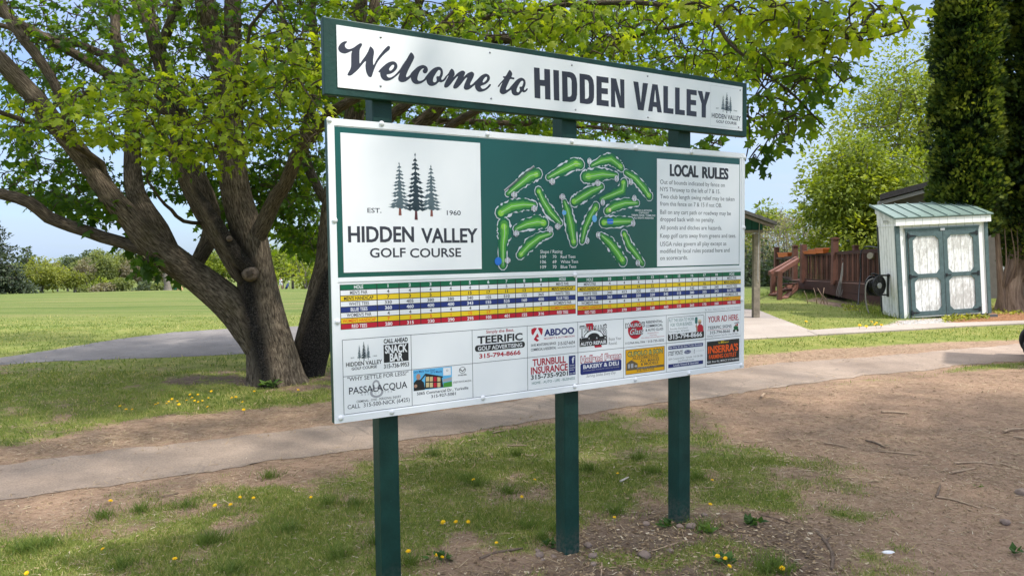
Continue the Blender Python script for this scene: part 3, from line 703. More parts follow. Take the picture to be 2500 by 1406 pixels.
for i, (hn, (pts, wd, gr, nb)) in enumerate(HOLES.items()):
    wd = [x*1.5 for x in wd]
    l = 1+0.1*i
    blob(pts, [x+22 for x in wd], 'halo', l, hn, 0.16); blob(pts, [x+10 for x in wd], 'g1', l+2, hn+40, 0.2)
    blob(pts, [x*0.72 for x in wd], 'g2', l+4, hn+80, 0.12)
    m_ = [(pts[0][0]*0.88+pts[1][0]*0.12, pts[0][1]*0.88+pts[1][1]*0.12)]+pts[1:-1]+[(pts[-1][0]*0.8+pts[-2][0]*0.2, pts[-1][1]*0.8+pts[-2][1]*0.2)]
    blob(m_, [x*0.34 for x in wd], 'g3', l+6, hn+120, 0.08)
    A.ell(gr[:2], gr[2], gr[2]*1.1, 'g4', l+8, 16); A.line(pts, 0.0014, 'white', l+10)
    A.ell(nb, 27 if hn > 9 else 20, 30, 'halo', 12+0.02*i, 14)
    sx = 19 if hn > 9 else 9
    A.text(str(hn), (nb[0]-sx, nb[1]+21), (nb[0]+sx, nb[1]+21), 42, 'black', 0.05, 13.5).text(str(hn), (nb[0]-sx+3, nb[1]+18), (nb[0]+sx-3, nb[1]+18), 36, 'white', 0.0, 14.5)
A.line([(195, 478), (470, 250)], 0.011, 'lgrey', 3).line([(200, 480), (470, 255)], 0.005, 'grey', 4)
A.ell((135, 1128), 32, 38, 'water', 10).ell((745, 680), 20, 22, 'lwater', 11).ell((1025, 735), 22, 34, 'lwater', 11).quad((1142, 735), (1198, 735), (1198, 785), (1142, 785), 'water', 11, 0.3).ell((1168, 655), 10, 18, 'sand', 11.5)
for tx, x0, x1, y, h in (('Slope / Rating', 526, 730, 1054, 30), ('109', 527, 580, 1101, 28), ('106', 527, 580, 1148, 28), ('109', 527, 580, 1195, 28), ('70', 641, 675, 1100, 28), ('69', 641, 675, 1147, 28), ('70', 641, 675, 1194, 28), ('Red Tees', 715, 851, 1100, 28), ('White Tees', 715, 876, 1146, 28), ('Blue Tees', 715, 858, 1192, 28)):
    A.text(tx, (x0, y), (x1, y-1), h, 'white', 0.0, 2)
for tx, x0, x1, y in (('DESIGN & ARTWORK', 1402, 1560, 667), ('COPYRIGHT', 1438, 1531, 689), ('TEERIFIC SIGNS / TOMM, INC.', 1368, 1594, 712), ('ALL RIGHTS RESERVED', 1390, 1574, 736)): A.text(tx, (x0, y), (x1, y+1), 16, 'white', 0.01, 2)
A.put('course_map', panel)

A = Art(0.0003); A.crop(0, 0, 1)
A.quad((829, 321), (1170, 352), (1178, 659), (841, 663), WHITE, 1.2)
A.crop(780, 270, 420/1373)
emblem(A, [(642, 775, 408, 92), (770, 795, 335, 96), (894, 785, 428, 84)], False, 11, 1.6)
A.text('EST.', (382, 813), (494, 818), 36, 'ink', 0.012, 2).text('1960', (1016, 833), (1127, 837), 36, 'ink', 0.012, 2)
A.text('HIDDEN', (230, 1046), (754, 1049), 122, 'ink', 0.022, 2, thick=0.012).text('VALLEY', (813, 1050), (1262, 1055), 112, 'ink', 0.022, 2, thick=0.012)
A.text('GOLF', (402, 1170), (688, 1170), 72, 'ink', 0.018, 2).text('COURSE', (722, 1170), (1130, 1168), 70, 'ink', 0.018, 2)
for px in (62,): pass
A.put('emblem_panel', panel)

A = Art(0.0003); A.crop(*Z5)
A.quad((1603, 178), (2370, 238), (2360, 1158), (1608, 1174), WHITE, 1.2)
A.text('LOCAL', (1726, 336), (1986, 353), 102, 'black', 0.03, 2, thick=0.035).text('RULES', (2024, 356), (2264, 372), 98, 'black', 0.03, 2, thick=0.035)
for tx, x0, y0, x1, y1 in (('Out of bounds indicated by fence on', 1634, 413, 2232, 444), ('NYS Thruway to the left of 7 & 15.', 1634, 480, 2190, 505), ('Two club length swing relief may be taken', 1634, 546, 2322, 574), ('from this fence on 7 & 15 if not OB.', 1634, 613, 2204, 632),
                           ('Ball on any cart path or roadway may be', 1634, 690, 2288, 706), ('dropped back with no penalty.', 1634, 757, 2136, 766), ('All ponds and ditches are hazards.', 1634, 836, 2206, 838), ('Keep golf carts away from greens and tees.', 1634, 910, 2336, 912),
                           ('USGA rules govern all play except as', 1634, 986, 2246, 984), ('modified by local rules posted here and', 1634, 1050, 2276, 1046), ('on scorecards.', 1634, 1115, 1890, 1114)):
    A.text(tx, (x0, y0), (x1, y1), 39, 'grey', 0.004, 2)
A.put('rules_panel', panel)

# ---- score tables
ROWS = ['HOLE', "MEN'S PAR", "MEN'S HANDICAP", 'WHITE TEES', 'BLUE TEES', "WOMEN'S PAR", "WOMEN'S HANDICAP", 'RED TEES']
RB = ['tgreen', 'white', 'yellow', 'white', 'blue', 'white', 'yellow', 'red']; RT = ['white', 'grey', 'black', 'grey', 'white', 'grey', 'orange', 'white']
def table(name, crop, xs, y, tl, tr, br, bl, data):
    a = Art(0.0); a.crop(*crop)
    q = [a.uv(p) for p in (tl, tr, br, bl)]
    u0, u1 = (q[0][0]+q[3][0])/2, (q[1][0]+q[2][0])/2; v1, v0 = (q[0][1]+q[1][1])/2, (q[2][1]+q[3][1])/2
    U = [a.uv((x, yy))[0] for x, yy in zip(xs, y)]; U[0] = u0; U[-1] = u1
    a.uvr(u0, v0, u1, v1, 'black', 0); g = 0.0026; n = len(ROWS)
    for r in range(n):
        vb = v1-(v1-v0)*(r+1)/n; vt = v1-(v1-v0)*r/n; cells = [ROWS[r]]+[str(x) for x in data[r]]+[ROWS[r]]
        for c in range(len(U)-1):
            a.uvr(U[c]+g, vb+0.0018, U[c+1]-g*0.4, vt-0.0012, RB[r], 1)
            tx = cells[c]; hh = (vt-vb)*(0.60 if c in (0, len(U)-2) else 0.58); cw = U[c+1]-U[c]; lab = c in (0, len(U)-2)
            vs, _ = glyphs(tx, 0.02 if lab else 0.025, 0, 1.0); nat = (max(p[0] for p in vs)-min(p[0] for p in vs))*hh/0.682
            wd = min(nat*(0.78 if lab else 1.12), cw*0.90); uc = (U[c]+U[c+1])/2+g*0.3
            a.uvtext(tx, uc-wd/2, uc+wd/2, (vb+vt)/2-hh/2+0.0003, hh, RT[r], 0.02 if lab else 0.025, 2)
    a.put(name, panel)
table('score_table', (820, 640, 600/2163), [30, 358, 553, 740, 918, 1095, 1258, 1420, 1578, 1732, 1872, 2108], [190, 183, 178, 172, 167, 161, 157, 152, 147, 143, 138, 132], (30, 190), (2108, 132), (2112, 455), (45, 592),
      [range(1, 10), [4, 4, 4, 4, 4, 3, 5, 3, 4], [7, 3, 5, 1, 15, 17, 11, 13, 9], [330, 405, 380, 380, 340, 105, 510, 155, 365], [360, 460, 400, 400, 343, 155, 525, 160, 400], [4, 4, 4, 4, 4, 3, 5, 3, 4], [7, 3, 5, 1, 15, 17, 11, 13, 9], [280, 315, 230, 290, 295, 105, 401, 155, 316]])
table('score_table', (1380, 640, 460/2086), [130, 408, 570, 730, 886, 1040, 1186, 1330, 1472, 1608, 1738, 1945], [160, 154, 150, 147, 143, 140, 136, 132, 128, 124, 120, 115], (130, 160), (1945, 115), (1942, 470), (133, 578),
      [range(10, 19), [4, 4, 4, 3, 5, 3, 4, 4, 4], [10, 4, 14, 12, 2, 18, 6, 16, 8], [340, 413, 300, 205, 535, 110, 340, 290, 340], [365, 418, 320, 230, 545, 115, 380, 335, 343], [4, 4, 4, 4, 5, 3, 4, 4, 4], [10, 4, 14, 12, 2, 18, 6, 16, 8], [310, 370, 260, 168, 460, 110, 265, 170, 260]])

# ---- adverts: a ruled grid of cells, each advert a part of the panel
gl = Art(0.0); q = [gl.uv(p) for p in ((834.4, 826.4), (1808.9, 758.4), (1806.7, 889.2), (840.8, 1006))]
AU0, AU1 = (q[0][0]+q[3][0])/2, (q[1][0]+q[2][0])/2; AV1, AV0 = (q[0][1]+q[1][1])/2, (q[2][1]+q[3][1])/2
AVM = (gl.uv((838, 916))[1]+gl.uv((1807.8, 821.9))[1])/2
for v in (AV0, AVM, AV1): gl.uvr(AU0, v-0.001, AU1, v+0.001, 'ink', 0.4)
for u in [AU0]+[gl.uv(p)[0] for p in ((1003, 815), (1152.3, 804), (1286.8, 794), (1410.3, 787), (1522.2, 778), (1626.5, 771), (1722.4, 763))]+[AU1]: gl.uvr(u-0.001, AV0, u+0.001, AV1, 'ink', 0.7)
gl.text('Be Seen. Advertise Here. Call 315-724-0519', (1721.5, 758.5), (1808.5, 752.5), 4.6, 'lgrey', 0.0, 1).put('advert_grid', panel)
def advert(crop): a = Art(0.0); a.crop(*crop); return a
G_ = (830, 800, 330/2209); E_ = (1400, 750, 0.128); F_ = (1600, 740, 230/1797); D_ = (1150, 740, 0.196)
a = advert(G_); emblem(a, [(318, 490, 275, 40), (392, 495, 222, 56), (462, 480, 262, 42)], True, 5)
a.text('EST.', (178, 503), (240, 498), 18, 'ink', 0.01).text('1960', (538, 470), (605, 464), 18, 'ink', 0.01).text('HIDDEN VALLEY', (98, 636), (688, 582), 66, 'black', 0.02).text('GOLF COURSE', (190, 690), (604, 655), 44, 'ink', 0.018)
a.text('CALL AHEAD', (714, 252), (1108, 224), 66, 'black', 0.035).quad((710, 280), (1115, 248), (1125, 535), (718, 572), 'black', 0.8).text('SNACK', (735, 415), (1103, 388), 122, 'white', 0.035).text('BAR', (815, 545), (1030, 528), 122, 'white', 0.035).text('315-736-9953', (718, 662), (1130, 626), 66, 'black', 0.02)
a.put('advert', panel)
a = advert(G_); a.ell((590, 930), 62, 80, 'lgrey', 0.6).ell((590, 930), 34, 46, WHITE, 0.9).ell((600, 1050), 110, 92, 'lgrey', 0.5).ell((600, 1050), 74, 56, WHITE, 0.8)
a.text('"WHY SETTLE FOR LESS?"', (120, 865), (1118, 780), 66, 'grey', 0.008).text('PASSALACQUA', (148, 1060), (1100, 1005), 110, 'ink', 0.008, 2).text('ASSOCIATES', (338, 1108), (850, 1052), 36, 'lgrey', 0.0, space=1.8, lay=2)
a.text('CRIMINAL - DWI - PERSONAL INJURY', (270, 1226), (1000, 1138), 40, 'grey', 0.004).text('CALL  315-500-NICK (6425)', (125, 1328), (1140, 1200), 66, 'ink', 0.004); a.put('advert', panel)
a = advert(G_)
a.quad((1192, 695), (1826, 628), (1832, 955), (1207, 1036), 'sky', 0.6)
a.poly([(1400, 760), (1660, 790), (1690, 970), (1380, 1000)], 'black', 0.9).poly([(1310, 850), (1395, 745), (1680, 790), (1680, 815), (1395, 780), (1330, 860)], 'black', 1.3)
for i in range(4):
    for j in range(2): a.quad((1405+62*i, 800+95*j), (1455+62*i, 797+95*j), (1455+62*i, 870+95*j), (1405+62*i, 878+95*j), 'glass' if i != 2 else 'red', 1.2)
a.poly([(1205, 1034), (1205, 900), (1250, 850), (1320, 845), (1370, 890), (1385, 1010)], 'black', 1.6).ell((1280, 800), 34, 50, 'skin', 1.9).ell((1236, 952), 26, 28, 'skin', 1.9)
a.poly([(1690, 900), (1830, 870), (1832, 955), (1690, 975)], 'g2', 1.0).poly([(1680, 840), (1828, 800), (1828, 860), (1680, 890)], 'lgrey', 1.1).quad((1685, 655), (1810, 642), (1812, 765), (1688, 785), 'white', 1.2)
a.text("Let's Make Your Deal", (1205, 742), (1545, 705), 34, 'navy', 0.004, 1.4).text('on a Mazda', (1480, 745), (1668, 722), 32, 'navy', 0.004, 1.4)
for r_, m_, l in ((1, 'grey', 1), (0.84, WHITE, 1.3)): a.ell((2000, 690), 55*r_, 52*r_, m_, l)
a.line([(1950, 675), (1978, 690), (2000, 712), (2022, 688), (2050, 668)], 0.005, 'grey', 1.6).text('mazda', (1930, 785), (2070, 775), 30, 'grey', 0.02).text('STEET PONTE MAZDA', (1850, 908), (2148, 872), 28, 'grey', 0.01)
a.ell((1752, 695), 16, 16, 'grey', 1.5).ell((1752, 695), 11, 11, 'white', 1.8)
a.text('5065 Commercial Dr., Yorkville', (1258, 1104), (2098, 995), 46, 'ink', 0.01).text('315-927-5081', (1490, 1145), (1892, 1092), 46, 'ink', 0.01); a.put('advert', panel)
a = advert(D_); a.text('Simply the Best.', (188, 372), (536, 352), 36, 'dred', 0.012).text('TEERIFIC', (80, 500), (642, 462), 88, 'black', 0.03).quad((45, 522), (670, 478), (672, 552), (50, 606), 'black', 0.8, 0.48)
a.text('GOLF ADVERTISING', (85, 587), (637, 543), 48, 'white', 0.02).text('315-794-8666', (102, 682), (617, 640), 52, 'dred', 0.03); a.put('advert', panel)
a = advert(D_); a.poly([(750, 325), (790, 305), (822, 310), (770, 400), (752, 380)], 'red', 1).poly([(830, 310), (862, 303), (893, 318), (888, 375), (876, 400)], 'red', 1).poly([(826, 372), (846, 420), (812, 430), (835, 455), (850, 462), (820, 478), (780, 452)], 'red', 1)
a.text('ABDOO', (910, 404), (1285, 378), 76, 'navy', 0.04).text('SECURITY & AUTOMATION', (907, 450), (1287, 420), 22, 'dred', 0.005).text('24 HR. MONITORING SERVICE', (745, 540), (1057, 514), 32, 'ink', 0.01).text('COMMERCIAL & RESIDENTIAL', (745, 597), (1060, 569), 32, 'ink', 0.01)
a.text('315-527-6654', (1082, 523), (1292, 505), 40, 'ink', 0.01).text('www.AbdooSecurity.com', (1078, 565), (1298, 543), 22, 'ink', 0.0); a.put('advert', panel)
a = advert(D_); a.text('TURNBULL', (766, 780), (1180, 740), 82, 'dred', 0.03).text('INSURANCE', (745, 880), (1205, 836), 82, 'dred', 0.03).text('315-735-9201', (745, 950), (1206, 898), 54, 'black', 0.025).text('HOME - AUTO - LIFE - BUSINESS', (758, 1010), (1292, 950), 32, 'teal', 0.0)
a.quad((1220, 655), (1300, 648), (1302, 885), (1215, 898), 'navy', 0.8).text('f', (1255, 742), (1288, 740), 70, 'white', 0.03)
for tx, y, x1 in (('Turnbull', 782, 1285), ('Insurance', 810, 1296), ('Service', 838, 1280), ('Since 1888', 880, 1296)): a.text(tx, (1226, y), (x1, y-4), 16, 'white', 0.01)
a.put('advert', panel)
a = advert(E_); a.poly([(230, 315), (365, 300), (545, 755), (410, 770)], 'red', 0.6)
for i, ch in enumerate('TALLMANS'):
    x = 118+[0, 88, 152, 203, 254, 325, 395, 455][i]; wd = [95, 66, 50, 50, 66, 66, 66, 66][i]; top = [370, 365, 360, 358, 356, 352, 345, 335][i]; bot = [570, 470, 460, 452, 452, 458, 470, 545][i]
    a.text(ch, (x, bot), (x+wd, bot-8), bot-top, 'black', 0.05, 1.2+0.05*i).text(ch, (x+6, bot-8), (x+wd-6, bot-15), bot-top-16, 'white', -0.005, 2.2)
for r_, m_, l in ((195, 'black', 1.9), (180, WHITE, 2.5), (120, 'black', 2.8)): a.ell((385, 585), r_, r_*0.8, m_, l, 20, 0, 180)
a.quad((115, 590), (640, 545), (640, 600), (115, 640), 'black', 3.0)
for ch, x in (('T', 135), ('I', 290), ('R', 432), ('E', 595)): a.text(ch, (x, 625-x*0.055), (x+(30 if ch != 'I' else 12), 623-x*0.055), 30, 'white', 0.02, 3.6)
a.quad((115, 645), (640, 600), (640, 705), (115, 755), 'black', 3.2).text('AUTO REPAIR', (130, 735), (628, 688), 64, 'white', 0.025, 3.8).text('Enjoy Your', (675, 635), (915, 612), 56, 'grey', -0.004).text('Round.', (675, 718), (832, 703), 56, 'grey', -0.004); a.put('advert', panel)
a = advert(E_); a.ell((1180, 425), 140, 178, 'red', 0.8).text('MAURO\'S', (990, 400), (1362, 362), 84, 'black', 0.06, 1.4).text('MAURO\'S', (1000, 393), (1352, 357), 70, 'white', 0.01, 2.2)
a.text('Glass', (1070, 528), (1335, 515), 120, 'black', 0.05, 1.6, 0.3).text('Glass', (1078, 522), (1328, 508), 110, 'white', 0.0, 2.4, 0.3)
for tx, x0, y0, x1, y1 in (('RESIDENTIAL,', 1385, 305, 1702, 287), ('COMMERCIAL', 1380, 382, 1702, 358), ('& AUTO GLASS', 1375, 458, 1712, 432)): a.text(tx, (x0, y0), (x1, y1), 46, 'ink', 0.015)
for tx, x0, y0, x1, y1 in (('Decorative Mirrors', 1412, 503, 1622, 488), ('Store Fronts', 1450, 543, 1586, 532), ('Store Window & Screen Replacements', 1296, 592, 1732, 562)): a.text(tx, (x0, y0), (x1, y1), 22, 'dred', 0.0)
a.text('1112 Park Ave., Utica', (990, 705), (1365, 675), 40, 'ink', 0.015).text('Y', (1388, 672), (1412, 670), 40, 'grey', -0.01).text('315-735-2232', (1422, 670), (1726, 645), 42, 'ink', 0.015); a.put('advert', panel)
a = advert(E_); a.text('Holland Farms', (132, 1045), (915, 985), 118, 'dred', 0.075, 1.0).text('Holland Farms', (140, 1040), (908, 980), 106, 'white', 0.02, 1.8).quad((132, 1070), (915, 1000), (915, 1210), (132, 1275), 'navy', 0.7, 0.16)
a.text('BAKERY & DELI', (186, 1168), (862, 1100), 72, 'white', 0.02, 2).text('50 Oriskany Blvd., Yorkville, NY 13495 (315)-736-6044', (186, 1218), (868, 1150), 26, 'lgrey', 0.0, 2).text('Serving Smiles Every Day', (245, 1325), (808, 1275), 52, 'grey', -0.01, 2, 0.35); a.put('advert', panel)
a = advert(E_); a.quad((990, 808), (1738, 738), (1738, 1205), (992, 1280), 'black', 0.5).quad((998, 814), (1730, 746), (1730, 1198), (1000, 1272), 'gold', 0.9)
a.text('CUPOLO & SON', (1030, 935), (1702, 872), 86, 'black', 0.055, 1.4).text('CUPOLO & SON', (1038, 930), (1694, 868), 74, 'olive', 0.01, 2.2).text('AUTOMOTIVE', (1120, 990), (1615, 940), 34, 'brown', 0.02, 1.6).line([(1080, 952), (1630, 895)], 0.002, 'brown', 1.5).line([(1120, 1002), (1630, 945)], 0.002, 'brown', 1.5)
a.text('ALL MAKES', (1268, 1048), (1634, 1010), 48, 'brown', 0.025, 1.6).text('& MODELS', (1282, 1108), (1615, 1072), 48, 'brown', 0.025, 1.6).poly([(1008, 1190), (1008, 1210), (1728, 1128), (1728, 1085), (1260, 1138)], 'brown', 1.5)
a.poly([(1010, 1075), (1105, 1005), (1222, 1072), (1222, 1150), (1010, 1190)], 'brown', 1.8).quad((1040, 1085), (1075, 1080), (1075, 1160), (1040, 1165), 'lgrey', 2.2).quad((1095, 1075), (1140, 1072), (1140, 1150), (1095, 1158), 'lgrey', 2.2).ell((1190, 1120), 26, 22, 'lgrey', 2.2)
a.text('2814 GENESEE ST., UTICA', (1205, 1172), (1580, 1132), 26, 'lgrey', 0.0, 2.6).text('315-735-7193', (1205, 1226), (1536, 1190), 34, 'brown', 0.02, 2.6); a.put('advert', panel)
a = advert(F_); a.quad((238, 268), (932, 228), (925, 662), (235, 718), 'black', 0.5, 0.07).quad((246, 276), (924, 236), (918, 545), (243, 588), WHITE, 0.9, 0.05)
a.text('PUT THIS SIGN TO WORK', (260, 362), (740, 330), 62, 'teal', 0.0).text('FOR YOUR BUSINESS.', (290, 445), (706, 415), 62, 'teal', 0.0).text('Everyday. Every Event.', (282, 508), (622, 484), 36, 'grey', -0.006).text('Every League. All Season.', (264, 562), (644, 532), 36, 'grey', -0.006).text('315-794-8666', (268, 682), (890, 635), 84, 'white', 0.03)
a.quad((752, 268), (802, 262), (806, 385), (756, 392), 'teal', 1.4, 0.2).line([(780, 390), (786, 548)], 0.004, 'brown', 1.2).poly([(800, 545), (798, 440), (830, 400), (880, 405), (910, 440), (915, 538)], 'red', 1.4).ell((845, 358), 30, 48, 'skin', 1.6).poly([(812, 345), (820, 312), (860, 308), (878, 345)], 'sand', 1.9).ell((780, 440), 14, 30, 'skin', 1.6).quad((780, 455), (806, 440), (804, 530), (790, 535), 'skin', 1.5); a.put('advert', panel)
a = advert(F_); a.text('YOUR AD HERE.', (1005, 368), (1590, 320), 112, 'dred', 0.006, thick=0.02).text('TEERIFIC SIGNS', (1000, 498), (1452, 460), 54, 'ink', 0.01).line([(990, 522), (1455, 482)], 0.0016, 'dred', 1).text('315-794-8666', (1038, 590), (1422, 555), 54, 'ink', 0.01).text('Getting Customers Seen For Over 36 Years...', (990, 646), (1598, 592), 36, 'grey', -0.006)
a.poly([(1490, 450), (1520, 425), (1575, 440), (1580, 500), (1500, 515)], 'g1', 1).ell((1500, 525), 22, 26, 'black', 1.4).ell((1568, 515), 20, 26, 'black', 1.4).poly([(1500, 375), (1590, 350), (1600, 380), (1510, 395)], 'lgrey', 1.2).ell((1560, 410), 16, 22, 'dred', 1.5).ell((1530, 420), 12, 18, 'skin', 1.6); a.put('advert', panel)
a = advert(F_); a.quad((248, 818), (910, 755), (908, 820), (246, 882), 'navy', 0.8).text("See Why It's So Easy To Do Business.", (258, 860), (898, 800), 30, 'white', 0.015).text('STEET PONTE', (242, 1000), (522, 975), 76, 'ink', 0.012, shear=0.2)
a.ell((614, 928), 66, 38, 'navy', 0.9, 24).ell((614, 928), 60, 33, 'white', 1.2, 24).ell((614, 928), 56, 30, 'navy', 1.5, 24).text('Ford', (572, 948), (656, 940), 34, 'white', 0.0, 2, 0.3).line([(700, 868), (698, 972)], 0.001, 'grey', 1).quad((732, 875), (752, 873), (750, 960), (732, 963), 'grey', 1, 0.3).quad((737, 885), (747, 884), (746, 950), (737, 953), WHITE, 1.3, 0.3).text('LINCOLN', (776, 918), (920, 905), 16, 'grey', 0.0, space=1.8)
a.text('5074 Commercial Dr., Yorkville  315-736-3381', (250, 1085), (905, 1015), 34, 'grey', -0.004).text('Steet-PonteFord.com', (428, 1115), (735, 1085), 32, 'grey', -0.004).quad((246, 1165), (910, 1088), (908, 1160), (244, 1230), 'navy', 0.8).text('Locally Owned & Operated', (345, 1200), (818, 1148), 36, 'white', 0.015); a.put('advert', panel)
a = advert(F_); a.quad((985, 732), (1605, 675), (1592, 1112), (980, 1165), 'black', 0.6)
for tx, x0, x1, y, h in (('The', 1198, 1238, 770, 24), ('BIG', 1250, 1312, 762, 42), ('Store!', 1322, 1395, 752, 24)): a.text(tx, (x0, y), (x1, y-6), h, 'yellow', 0.02)
a.text("INSERRA'S", (1005, 955), (1575, 905), 135, 'orange', 0.02, thick=0.03).text('FARMING OUTLET', (1022, 1066), (1545, 1008), 78, 'orange', 0.01, thick=0.03).text('9220  River Rd., MARCY 315-768-0222', (982, 1142), (1588, 1075), 36, 'white', 0.008); a.put('advert', panel)
bpy.data.objects.remove(_fo); bpy.data.curves.remove(_fc)
# ------------------------------------------------------------------ trees: bark, limbs, twigs, leaves
def bark_mat(name, c0, c1, c2, su=16.0, sv=2.2, moss=None, stain=True):
    k = NB(name); uv = k.n('UVMap').outputs[0]
    mpn = k.n('Mapping'); mpn.inputs['Scale'].default_value = (su, sv, 1); k.l(uv, mpn.inputs[0])
    ob = k.n('TexCoord').outputs['Object']
    n1 = k.noise(mpn.outputs[0], 1.6, 8, 0.7, 0.4); n2 = k.noise(ob, 3.0, 6, 0.65); n3 = k.noise(ob, 60, 4, 0.6)
    c = k.ramp(n1, [(0.34, c0), (0.5, c1), (0.68, c2)])
    c = k.mix(0.55, c, k.ramp(n2, [(0.3, (0.6, 0.58, 0.55)), (0.7, (1.25, 1.25, 1.2))]), 'MULTIPLY')
    if moss: c = k.mix(k.ramp(k.noise(ob, 1.7, 7, 0.7), [(0.55, (0, 0, 0)), (0.72, (0.6, 0.6, 0.6))]), c, moss)
    if stain:
        s_ = k.n('Attribute', attribute_name='stain').outputs['Fac']
        s2 = k.ramp(k.math('ADD', s_, k.math('MULTIPLY', k.math('SUBTRACT', n1, 0.5), 1.5)), [(0.30, (0, 0, 0)), (0.85, (1, 1, 1))])
        spk = k.ramp(n3, [(0.45, (0.011, 0.010, 0.010)), (0.72, (0.075, 0.066, 0.058))])
        c = k.mix(s2, c, spk)
    k.l(c, k.b.inputs['Base Color']); k.b.inputs['Roughness'].default_value = 0.95; k.b.inputs['Specular IOR Level'].default_value = 0.1
    k.l(k.bump(k.math('ADD', n1, k.math('MULTIPLY', n3, 0.25)), 1.0, 0.03), k.b.inputs['Normal']); return k.m

def leaf_mat(name, stops, trans=0.5, rough=0.6):
    k = NB(name); t = k.n('Attribute', attribute_name='tint').outputs['Fac']
    c = k.ramp(t, stops)
    k.l(c, k.b.inputs['Base Color']); k.b.inputs['Roughness'].default_value = rough; k.b.inputs['Specular IOR Level'].default_value = 0.25
    tr = k.n('BsdfTranslucent'); k.l(k.mix(1.0, c, (1.9, 1.85, 0.7), 'MULTIPLY'), tr.inputs['Color'])
    ms = k.n('MixShader'); ms.inputs[0].default_value = trans; k.l(k.b.outputs[0], ms.inputs[1]); k.l(tr.outputs[0], ms.inputs[2]); k.l(ms.outputs[0], k.out.inputs['Surface'])
    return k.m

def catmull(pts, rad, step):
    pts = np.array(pts, float); rad = np.array(rad, float); n = len(pts); P_ = []; R_ = []
    for i in range(n-1):
        p0, p1, p2, p3 = pts[max(i-1, 0)], pts[i], pts[i+1], pts[min(i+2, n-1)]
        q = max(2, int(np.linalg.norm(p2-p1)/step))
        for j in range(q):
            t = j/q; P_.append(0.5*((2*p1)+(-p0+p2)*t+(2*p0-5*p1+4*p2-p3)*t*t+(-p0+3*p1-3*p2+p3)*t**3)); R_.append(rad[i]*(1-t)+rad[i+1]*t)
    P_.append(pts[-1]); R_.append(rad[-1]); return np.array(P_), np.array(R_)

class Wood:
    """tapered tubes with bark coordinates, gathered into one mesh"""
    def __init__(s): s.V = []; s.Q = []; s.U = []; s.St = []; s.n = 0
    def tube(s, P_, R_, sides, rough=0.0, seed=0, flare=None):
        P_ = np.asarray(P_, float); R_ = np.asarray(R_, float); n = len(P_)
        T = np.gradient(P_, axis=0); T /= np.linalg.norm(T, axis=1)[:, None]+1e-9
        up = np.cross(T[0], [0.3, 0.9, 0.2]); up /= np.linalg.norm(up)+1e-9
        ln = np.concatenate([[0], np.cumsum(np.linalg.norm(np.diff(P_, axis=0), axis=1))]); a = np.arange(sides+1)/sides*2*math.pi
        rg = np.random.default_rng(seed); ph = rg.uniform(0, 6.28, 4); rm = R_.mean()
        V = np.zeros((n, sides+1, 3)); U = np.zeros((n, sides+1, 2))
        for i in range(n):
            up = up-T[i]*(up@T[i]); up /= np.linalg.norm(up)+1e-9; q = np.cross(T[i], up)
            r = np.full(sides+1, R_[i])
            if rough:
                r = r*(1+rough*(0.5*np.sin(2*a+ph[0]+ln[i]*1.1)+0.35*np.sin(3*a+ph[1]-ln[i]*1.9)+0.3*np.sin(5*a+ph[2]+ln[i]*2.6)))
                r = r+rough*0.10*R_[i]*np.round(np.sin(9*a+ph[3]+0.6*math.sin(ln[i]*3)), 1)
            if flare: r = r*(1+flare*math.exp(-ln[i]/0.28)*(0.6+0.9*np.maximum(0, np.sin(5*a+ph[1]))))
            V[i] = P_[i]+(up[None]*np.cos(a)[:, None]+q[None]*np.sin(a)[:, None])*r[:, None]
            U[i, :, 0] = a/(2*math.pi)*max(1, round(rm*2*math.pi*1.4, 1)); U[i, :, 1] = ln[i]
        idx = s.n+np.arange(n*(sides+1)).reshape(n, sides+1)
        Q = np.stack([idx[:-1, :-1], idx[:-1, 1:], idx[1:, 1:], idx[1:, :-1]], -1).reshape(-1, 4)
        Uf = U.reshape(-1, 2); s.V.append(V.reshape(-1, 3)); s.Q.append(Q); s.U.append(Uf[(Q-s.n).ravel()]); s.n += n*(sides+1)
    def build(s, name, mt, parent, org, stain=None):
        V = np.vstack(s.V); st = stain(V) if stain else np.zeros(len(V))
        me = np_mesh(name, V-np.asarray(org), np.vstack(s.Q), mt, uv=np.vstack(s.U), attr=dict(stain=st))
        return link_mesh(name, me, parent)

MAPLE = np.array([(0, 0, 0), (0.10, -0.02, 0), (0.46, 0.05, 0), (0.22, 0.24, 0), (0.52, 0.52, 0), (0.20, 0.60, 0), (0, 1.0, 0), (-0.20, 0.60, 0), (-0.52, 0.52, 0), (-0.22, 0.24, 0), (-0.46, 0.05, 0), (-0.10, -0.02, 0), (0, 0.33, 0)])
MAPLE[:, 2] = -0.22*np.abs(MAPLE[:, 0])-0.28*MAPLE[:, 1]**2
MAPLE_F = np.array([(12, i, i+1) for i in range(0, 11)]+[(12, 11, 0)])
OVAL = np.array([(0, 0, 0), (0.28, 0.35, -0.08), (0, 1.0, -0.12), (-0.28, 0.35, -0.08)]); OVAL_F = np.array([(0, 1, 2, 3)])

def leaves(pos, tip, nrm, size, tint, tmpl, tf):
    """leaf polygons: pos/tip/nrm (n,3), size (n)"""
    tip = tip/(np.linalg.norm(tip, axis=1)[:, None]+1e-9); x = np.cross(tip, nrm); x /= np.linalg.norm(x, axis=1)[:, None]+1e-9; z = np.cross(x, tip)
    n, m_ = len(pos), len(tmpl)
    V = pos[:, None]+size[:, None, None]*(x[:, None]*tmpl[None, :, :1]+tip[:, None]*tmpl[None, :, 1:2]+z[:, None]*tmpl[None, :, 2:])
    Fq = (np.arange(n)*m_)[:, None, None]+tf[None]
    return V.reshape(-1, 3), Fq.reshape(-1, tf.shape[1]), np.repeat(tint, m_)

